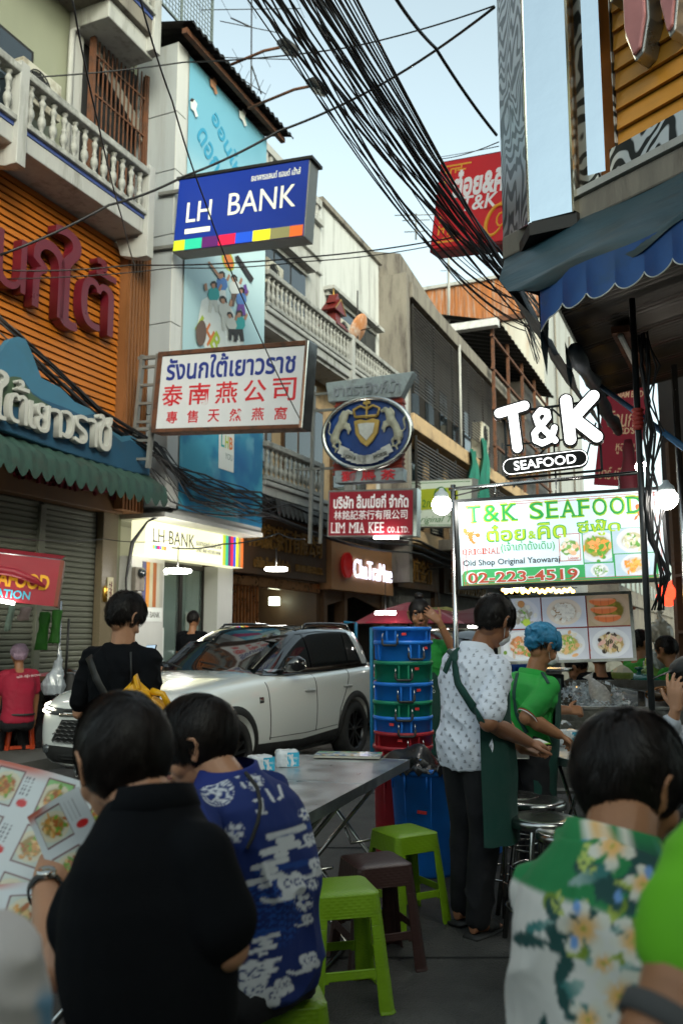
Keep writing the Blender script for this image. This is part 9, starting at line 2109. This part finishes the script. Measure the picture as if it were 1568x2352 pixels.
def coconut(p,label,s=1.0):
 t=thing('trimmed_coconut',label,'coconut',Matrix.Translation(p),'trimmed coconuts'); me=MB().lathe([(.001,.0),(.05*s,.0),(.078*s,.035*s),(.085*s,.07*s),(.083*s,.075*s),(.05*s,.11*s),(.001,.135*s)],9,RZ(.3)); o=mk('husk',me,mat('coconut_white_flesh',(.52,.48,.36),.7,var=.15,sc=15),t,smooth=False); mk('green_skin',MB().lathe([(.078*s,.025*s),(.0875*s,.06*s),(.086*s,.074*s)],9,RZ(.3)),mat('coconut_green',(.22,.28,.06),.6,var=.3,sc=12),t,smooth=False)
coconut(atz(1396,1692,.752),'left trimmed coconut on the right hand table',1.15); coconut(atz(1447,1697,.752),'right trimmed coconut on the right hand table',1.15); coconut(at(1429,1566,7.75),'white trimmed coconut behind the tied crabs',1.1)
t=crab(Matrix.Translation(atz(1270,1700,.755))@RZ(1.2)@Matrix.Scale(.95,4),'brown crab bundle tied in straw beside the tissue pack'); t['group']='x'; del t['group']
pl=thing('stacked_plates','two white plates with a black dish and lighter on the right hand table','plates',Matrix.Translation(atz(1365,1712,.752))); m_por=mat('white_porcelain',(.6,.6,.58),.2,var=0)
for k in range(2): mk('plate',MB().lathe([(.001,.004),(.06,.004),(.10,.016),(.102,.018),(.10,.02),(.06,.009),(.001,.009)],30,T3(0,0,.012*k)),m_por,pl)
mk('black_dish',MB().lathe([(.001,.03),(.05,.03),(.06,.05),(.055,.05),(.045,.035),(.001,.035)],20),m_plast,pl)
tr=thing('clam_tray','steel tray heaped with small clams between the cook and the counter','tray',Matrix.Translation(atz(1318,1690,.752)+V((0,.25,0)))@RZ(.1)); fr=MB(); fr.box(-.16,.16,-.11,.11,.0,.01); 
for a,b_ in (((-.16,-.11),(.16,-.11)),((.16,-.11),(.16,.11)),((.16,.11),(-.16,.11)),((-.16,.11),(-.16,-.11))): fr.bar((a[0],a[1],.045),(b_[0],b_[1],.045),.006,.09)
mk('pan',fr,m_galv,tr); cl=MB(); r=random.Random(8)
for k in range(60): cl.ball((r.uniform(-.12,.12),r.uniform(-.08,.08),.03+r.uniform(0,.075)),.019,.015,.013,8)
mk('clams',cl,mat('clam_shell',(.26,.23,.15),.4,var=.4,sc=30),tr,kind='stuff')
t=thing('green_pot','green enamel pot with a lidded knob behind the crab tray','pot',Matrix.Translation(at(1469,1580,7.9))); mg=mat('green_enamel',(.008,.13,.10),.25,var=.1,coat=.6); mk('lid',MB().lathe([(.19,.06),(.185,.075),(.12,.115),(.03,.13),(.001,.13)],30),mg,t); mk('body',MB().lathe([(.001,-.1),(.17,-.1),(.19,.0),(.195,.06),(.18,.06)],30),mg,t); mk('knob',MB().lathe([(.02,.13),(.018,.155),(.04,.165),(.04,.18),(.001,.185)],16),mg,t)
for k,(px,py,s,l,c) in enumerate(((1490,1558,.15,'clear plastic bag of cut lettuce on the back ledge',(.25,.40,.10)),(1510,1530,.17,'cloudy plastic bag beside the dark post',(.35,.38,.36)),(1515,1455,.16,'pale plastic bag hanging near the dark post',(.4,.36,.28)))):
 t=thing('plastic_bag',l,'bag',Matrix.Translation(at(px,py,8.0+.2*k))); b=MB(); b.ball((0,0,0),s*.75,s*.6,s*.75,14); b.loft([((0,0,s*.4),(s*.5,0,0),(0,s*.4,0)),((0,0,s*1.0),(s*.12,0,0),(0,s*.1,0)),((.02,0,s*1.3),(s*.2,0,0),(0,s*.06,0))],14); me=blobmesh(b,.012,1); crease(me,.02,(14,14,14),k,.004); mk('film',me,mat('bag_film_%d'%k,c,.2,var=.4,sc=14,coat=.6),t)
t=thing('blue_crate','blue slotted plastic crate behind the cook','crate',Matrix.Translation(at(1172,1560,7.3))); cb_=MB()
for k in range(9): cb_.box(-.16+k*.037,-.145+k*.037,-.1,-.09,-.08,.10)
cb_.box(-.17,.17,-.1,-.09,.07,.12); cb_.box(-.17,.17,-.1,-.09,-.10,-.06); cb_.box(-.17,-.16,-.1,.2,-.1,.12); cb_.box(.16,.17,-.1,.2,-.1,.12); cb_.box(-.17,.17,.19,.2,-.1,.12); cb_.box(-.17,.17,-.1,.2,-.1,-.09); mk('slotted_shell',cb_,mat('crate_blue',(.01,.07,.34),.45,var=.15),t)
t=thing('weighing_scale','grey scale pan on the ledge behind the cook','scale',Matrix.Translation(at(1262,1548,7.6))); mk('body',MB().box(-.1,.1,-.1,.1,-.2,.0),m_pole,t,bevel=.01); mk('pan',MB().lathe([(.001,.02),(.17,.025),(.19,.05),(.185,.05),(.16,.03),(.001,.026)],24),m_ss,t)
t=thing('prep_table','wooden back table holding pots and crates behind the seafood counter','table',T3(1.0,7.75,0)); mk('top',MB().box(0,3.4,0,.9,.82,.86),m_wood,t)
for x in (.1,1.7,3.3): mk('leg',MB().box(x-.03,x+.03,.05,.11,0,.82),m_wood,t)
ot=thing('oyster_tray','steel box of ice and oysters left of the waiter','tray',T3(.62,5.35,0)); fr=MB(); fr.box(0,.5,0,.01,.76,.89); fr.box(0,.5,.35,.36,.76,.89); fr.box(0,.01,.01,.35,.76,.89); fr.box(.49,.5,.01,.35,.76,.89); fr.box(0,.5,0,.36,.755,.762); mk('pan',fr,m_galv,ot,bevel=.002)
mk('leg',MB().box(.03,.06,.05,.08,0,.755),m_galv,ot); mk('leg',MB().box(.44,.47,.28,.31,0,.755),m_galv,ot)
mk('shucked_oysters',shards(160,.03,.47,.03,.33,lambda y:.84,.014,.035,11,.08),mat('oyster_pale',(.5,.45,.36),.3,var=.4,sc=30),None,T3(.62,5.35,0),label='heap of shucked oysters and ice in the small steel box',cat='oysters',kind='stuff')
# ---------- red stall at left
t=thing('stall_canopy','red stall banner with yellow and cyan letters and a rolled cloth at far left','banner'); Ms,w,h=sframe((-120,1250,1375),(131,1294,1386),9.0,9.3); t.matrix_world=Ms
m_rb=mat('red_vinyl',(.26,.010,.022),.45,var=.15,sc=3,bump=.4,bsc=8); mk('cloth',MB().box(-w/2,w/2,0,.03,-h/2,h/2),m_rb,t); mk('side_cloth',MB().box(w/2,w/2+.04,.0,.5,-h/2,h/2),mat('brown_vinyl',(.16,.03,.012),.5,var=.2),t); mk('top_tube',MB().tube([(-w/2,.02,h/2),(w/2,.02,h/2)],.012,8),m_ss,t); mk('top_cloth',MB().add([(-w/2,.03,h/2),(w/2,.03,h/2),(w/2,1.2,h/2+.15),(-w/2,1.2,h/2+.15)],[(0,1,2,3)]),m_rb,t)
write(t,'SEAFOOD',mat('yellow_vinyl',(.62,.30,.01),.5,var=.1,emis=.05),w*.13,-h*.02,w=w*.60,h=h*.33,y=-.004,bold=.035); write(t,'STATION',mat('cyan_vinyl',(.04,.30,.42),.5,var=.1,emis=.05),w*.06,-h*.33,w=w*.42,h=h*.18,y=-.004,bold=.02)
mk('rolled_cloth',MB().tube([(-w*.45,-.06,h*.18),(w*.1,-.08,h*.12),(w*.3,-.08,-.0),(w*.4,-.06,-h*.12)],[.05,.045,.035,.01],12),m_rb,t)
t=thing('stall_tube_lamp','lit tube lamp under the red stall banner','lamp'); mk('tube',MB().tube([at(-40,1372,9.1),at(32,1386,9.1)],.018,8),m_lamp,t)
lst=thing('street_food_stall','left street stall with steel post, counter, hanging bags and black plastic skirt','stall')
P_=at(139,1400,10.7); mk('post',MB().tube([V((P_.x,10.7,0)),P_+V((0,0,.1))],.018,8),m_ss,lst); 
cn=MB(); cn.box(-6.3,-3.35,10.8,11.6,.92,.98); mk('counter_top',cn,m_wood,lst); mk('pink_board',MB().box(-3.8,-3.38,10.82,11.4,.98,1.0),mat('pink_board',(.4,.1,.12),.5,var=.1),lst)
sk=MB(); vs=[];fs=[];N=50
for i in range(N+1):
 for j in range(6): z=.93-.17*j; vs.append((-6.25+2.9*i/N,10.78+.03*math.sin(i*1.3+j)+.03*noise.noise(V((i*.4,j*.9,0))),z))
for i in range(N):
 for j in range(5): a=i*6+j; fs.append((a,a+1,a+7,a+6))
mk('plastic_skirt',MB().add(vs,fs),mat('black_sheet',(.01,.01,.012),.25,var=.2,bump=.6,bsc=9),lst,smooth=True)
for k,(px,py,ww_,hh_,c) in enumerate(((103,1450,.12,.45,(.02,.13,.01)),(132,1440,.1,.4,(.02,.12,.01)),(26,1420,.06,.3,(.3,.4,.32)),(60,1410,.12,.15,(.4,.3,.28)))):
 p=at(px,py,10.6); b=MB(); b.loft([((p.x,10.6,p.z+hh_*.5),(ww_*.6,0,0),(0,.03,0)),((p.x-.02,10.6,p.z),(ww_*.5,0,0),(0,.05,0)),((p.x-.04,10.6,p.z-hh_*.5),(ww_*.7,0,0),(0,.04,0))],16); me=blobmesh(b,.014,1); crease(me,.015,(12,12,6),k); tt=mk('hanging_cloth',me,mat('cloth_%d'%k,c,.7,var=.3,sc=8),None,label=('dark green cloth hanging under the red banner','second green cloth hanging beside the steel post','pale strip of plastic hanging under the red banner','small pink clothes peg bag under the red banner')[k],cat='cloth')
t=thing('plastic_bag','translucent white plastic bag hanging on the steel post of the left stall','bag'); p=at(122,1575,10.5); b=MB(); b.loft([((p.x+.08,10.5,p.z+.42),(.01,0,0),(0,.01,0)),((p.x+.04,10.5,p.z+.2),(.06,0,0),(0,.05,0)),((p.x,10.5,p.z),(.15,0,0),(0,.09,0)),((p.x+.02,10.5,p.z-.1),(.11,0,0),(0,.06,0))],18); me=blobmesh(b,.012,1); crease(me,.02,(16,16,8),3,.004); mk('film',me,mat('clear_bag',(.45,.5,.55),.2,var=.3,sc=10,coat=.6,trans=.3),t)
t=thing('black_rucksack','black rucksack hanging by its strap beside the left stall post','bag'); p=at(160,1585,10.65); b=MB(); b.loft([((p.x,10.65,p.z+.2),(.05,0,0),(0,.05,0)),((p.x,10.65,p.z),(.13,0,0),(0,.08,0)),((p.x,10.65,p.z-.2),(.1,0,0),(0,.08,0))],16); mk('body',blobmesh(b,.014,2),m_plast,t); mk('strap',MB().tube([(p.x-.04,10.6,p.z+.1),(p.x-.03,10.6,p.z+.85)],.015,6),m_plast,t)
t=thing('steamer_pot','big aluminium steamer pot with a domed lid beside the white car','pot',Matrix.Translation(at(158,1572,11.1))); mk('lid',MB().lathe([(.20,.08),(.21,.09),(.18,.14),(.16,.145),(.12,.18),(.11,.185),(.03,.2),(.001,.2)],30,T3(0,0,0)@RX(-.12)@RY(.1)),m_chrome,t); mk('pot',MB().lathe([(.001,-.14),(.18,-.14),(.18,.06),(.195,.08),(.18,.08)],30),m_chrome,t)
mk('herb_bunch',shards(260,-.15,.15,-.1,.1,lambda y:0,.015,.04,15,.08),mat('dark_herbs',(.02,.08,.015),.7,var=.4,sc=20),None,Matrix.Translation(at(125,1600,11.0)),label='bunch of dark green herbs on the left stall counter beside the pot',cat='herbs',kind='stuff')
# ---------- far parasols, lamps
def parasol(px,py,Y,Rr,label,c,hh=.35):
 p=at(px,py,Y); t=thing('market_parasol',label,'umbrella',Matrix.Translation((p.x,Y,0)),'red market parasols down the street'); z=p.z
 mk('canopy',MB().lathe([(Rr,z-hh),(Rr*.98,z-hh+.02),(Rr*.6,z-hh*.42),(Rr*.25,z-.06),(.03,z)],10),mat('parasol_'+label[:4],c,.6,var=.15,sc=2),t,smooth=False); mk('pole',MB().tube([(0,0,0),(0,0,z)],.022,8),m_pole,t)
 for k in range(10): a=k*2*PI/10; mk('rib',MB().tube([(0,0,z-.3),(Rr*.97*math.cos(a),Rr*.97*math.sin(a),z-hh)],.008,4),m_pole,t)
parasol(938,1384,14.5,.92,'wine red market parasol behind the woman in green',(.26,.012,.03)); parasol(1110,1392,17,1.2,'dark maroon parasol farther right down the street',(.10,.012,.02)); parasol(1010,1400,24,1.5,'faded red parasol far down the street',(.2,.03,.03),.4)
for k,(px,py,Y,l) in enumerate(((885,1408,13.5,'lit tube lamp under the wine red parasol'),(1008,1424,16,'lit tube lamp right of the woman in green'),(1180,1352,14,'lit tube lamp behind the picture board'),(1090,1440,21,'small distant lit tube lamp down the street'))):
 p=at(px,py,Y); t=thing('tube_lamp',l,'lamp',Matrix.Translation(p)); mk('tube',MB().tube([(-.16,0,0),(.16,0,0)],.025,8),m_lamp,t); mk('cord',MB().tube([(0,0,0),(0,0,.5)],.006,4),m_wire,t)
# far crowd and stalls down the street : dark clutter with goods
for k,(px,py,Y,yaw,c,l) in enumerate(((1075,1462,19,10,(.4,.4,.4),'distant passer by in a pale shirt beyond the steel pole'),(1115,1468,23,-20,(.02,.02,.03),'distant passer by in dark clothes down the street'),(905,1465,18,30,(.03,.05,.12),'distant person in navy left of the woman in green'),(1215,1455,24,0,(.3,.05,.05),'distant person in red behind the picture board'),(1300,1462,21,90,(.1,.1,.1),'distant grey figure behind the picture board'))):
 simple_person(l,px,py,Y,yaw,mat('far_cloth_%d'%k,c,.9,var=.2),group=None)
for k,(x,y,w_,c,l) in enumerate(((5.2,19,1.6,(.35,.1,.05),'distant vending cart with a striped roof down the street'),(6.6,24,1.8,(.12,.2,.3),'second distant vending cart farther down the street'),(3.0,27,1.6,(.3,.28,.1),'yellow roofed vending cart in the middle of the street'))):
 t=thing('vending_cart',l,'cart',T3(x,y,0)@RZ(.3)); mk('body',MB().box(-w_/2,w_/2,-.4,.4,.35,1.0),m_galv,t,bevel=.02); mk('roof',MB().prism([(-w_*.6,2.05),(0,2.3),(w_*.6,2.05),(w_*.58,2.0),(-w_*.58,2.0)],-.6,.6),mat('cart_roof_%d'%k,c,.6,var=.2),t)
 for sx in (-1,1):
  for sy_ in (-.38,.38): mk('post',MB().tube([(sx*w_*.48,sy_,.9),(sx*w_*.48,sy_,2.05)],.018,6),m_ss,t)
  mk('wheel',MB().lathe([(.001,-.02),(.28,-.02),(.3,0),(.28,.02),(.001,.02)],20,T3(sx*w_*.3,-.43,.3)@RX(PI/2)),m_tyre,t)
# right-hand clutter: back wall of the kitchen under the awning
kt=thing('kitchen_shelving','dark kitchen shelving and wall under the awning at right','shelving'); kw=MB(); kw.box(3.6,8,9.4,9.5,0,3.6); mk('back_wall',kw,m_wood,kt)
for z in (.9,1.5,2.1): mk('shelf',MB().box(3.6,6.5,9.0,9.4,z,z+.03),m_wood,kt)
r=random.Random(6)
for k in range(16):
 p=V((3.75+.17*k,9.15,(.93,1.53,2.13)[k%3])); h_=r.uniform(.12,.3); t=thing('kitchen_jar','%s jar on the %s kitchen shelf at right, number %s from the left'%(('rust brown','grey','yellow','dark green')[k%4],('lowest','middle','top')[k%3],('one','two','three','four','five','six')[k//3]),'jar',Matrix.Translation(p),'jars on the kitchen shelves'); c=((.3,.1,.03),(.2,.22,.2),(.35,.3,.1),(.05,.1,.05))[k%4]; mk('glass',MB().lathe([(.001,0),(.05,0),(.05,h_*.7),(.025,h_*.85),(.025,h_),(.001,h_)],12),mat('jar_%d'%(k%4),c,.25,var=.2),t)
# ground clutter : stains and litter
rg=random.Random(11)
for k in range(26):
 p=V((rg.uniform(-1.2,1.6),rg.uniform(2.4,7.5),.006)); s=rg.uniform(.004,.012); mk('litter',MB().add([(-s,-s*.6,0),(s,-s*.5,.002),(s*.8,s*.6,.003),(-s*.7,s*.7,.001)],[(0,1,2,3)]),mat('litter_%d'%(k%3),((.4,.38,.33),(.3,.12,.05),(.25,.3,.3))[k%3],.8,var=0),None,Matrix.Translation(p)@RZ(rg.random()*6),label='small scrap of litter lying on the asphalt',cat='litter',group='scraps of litter on the road')
mh=thing('drain_cover','round iron drain cover in the road left of the blue bin','drain cover',T3(-.9,5.6,.003)); mk('plate',MB().lathe([(.001,.004),(.27,.004),(.28,.0)],30),m_rust,mh)
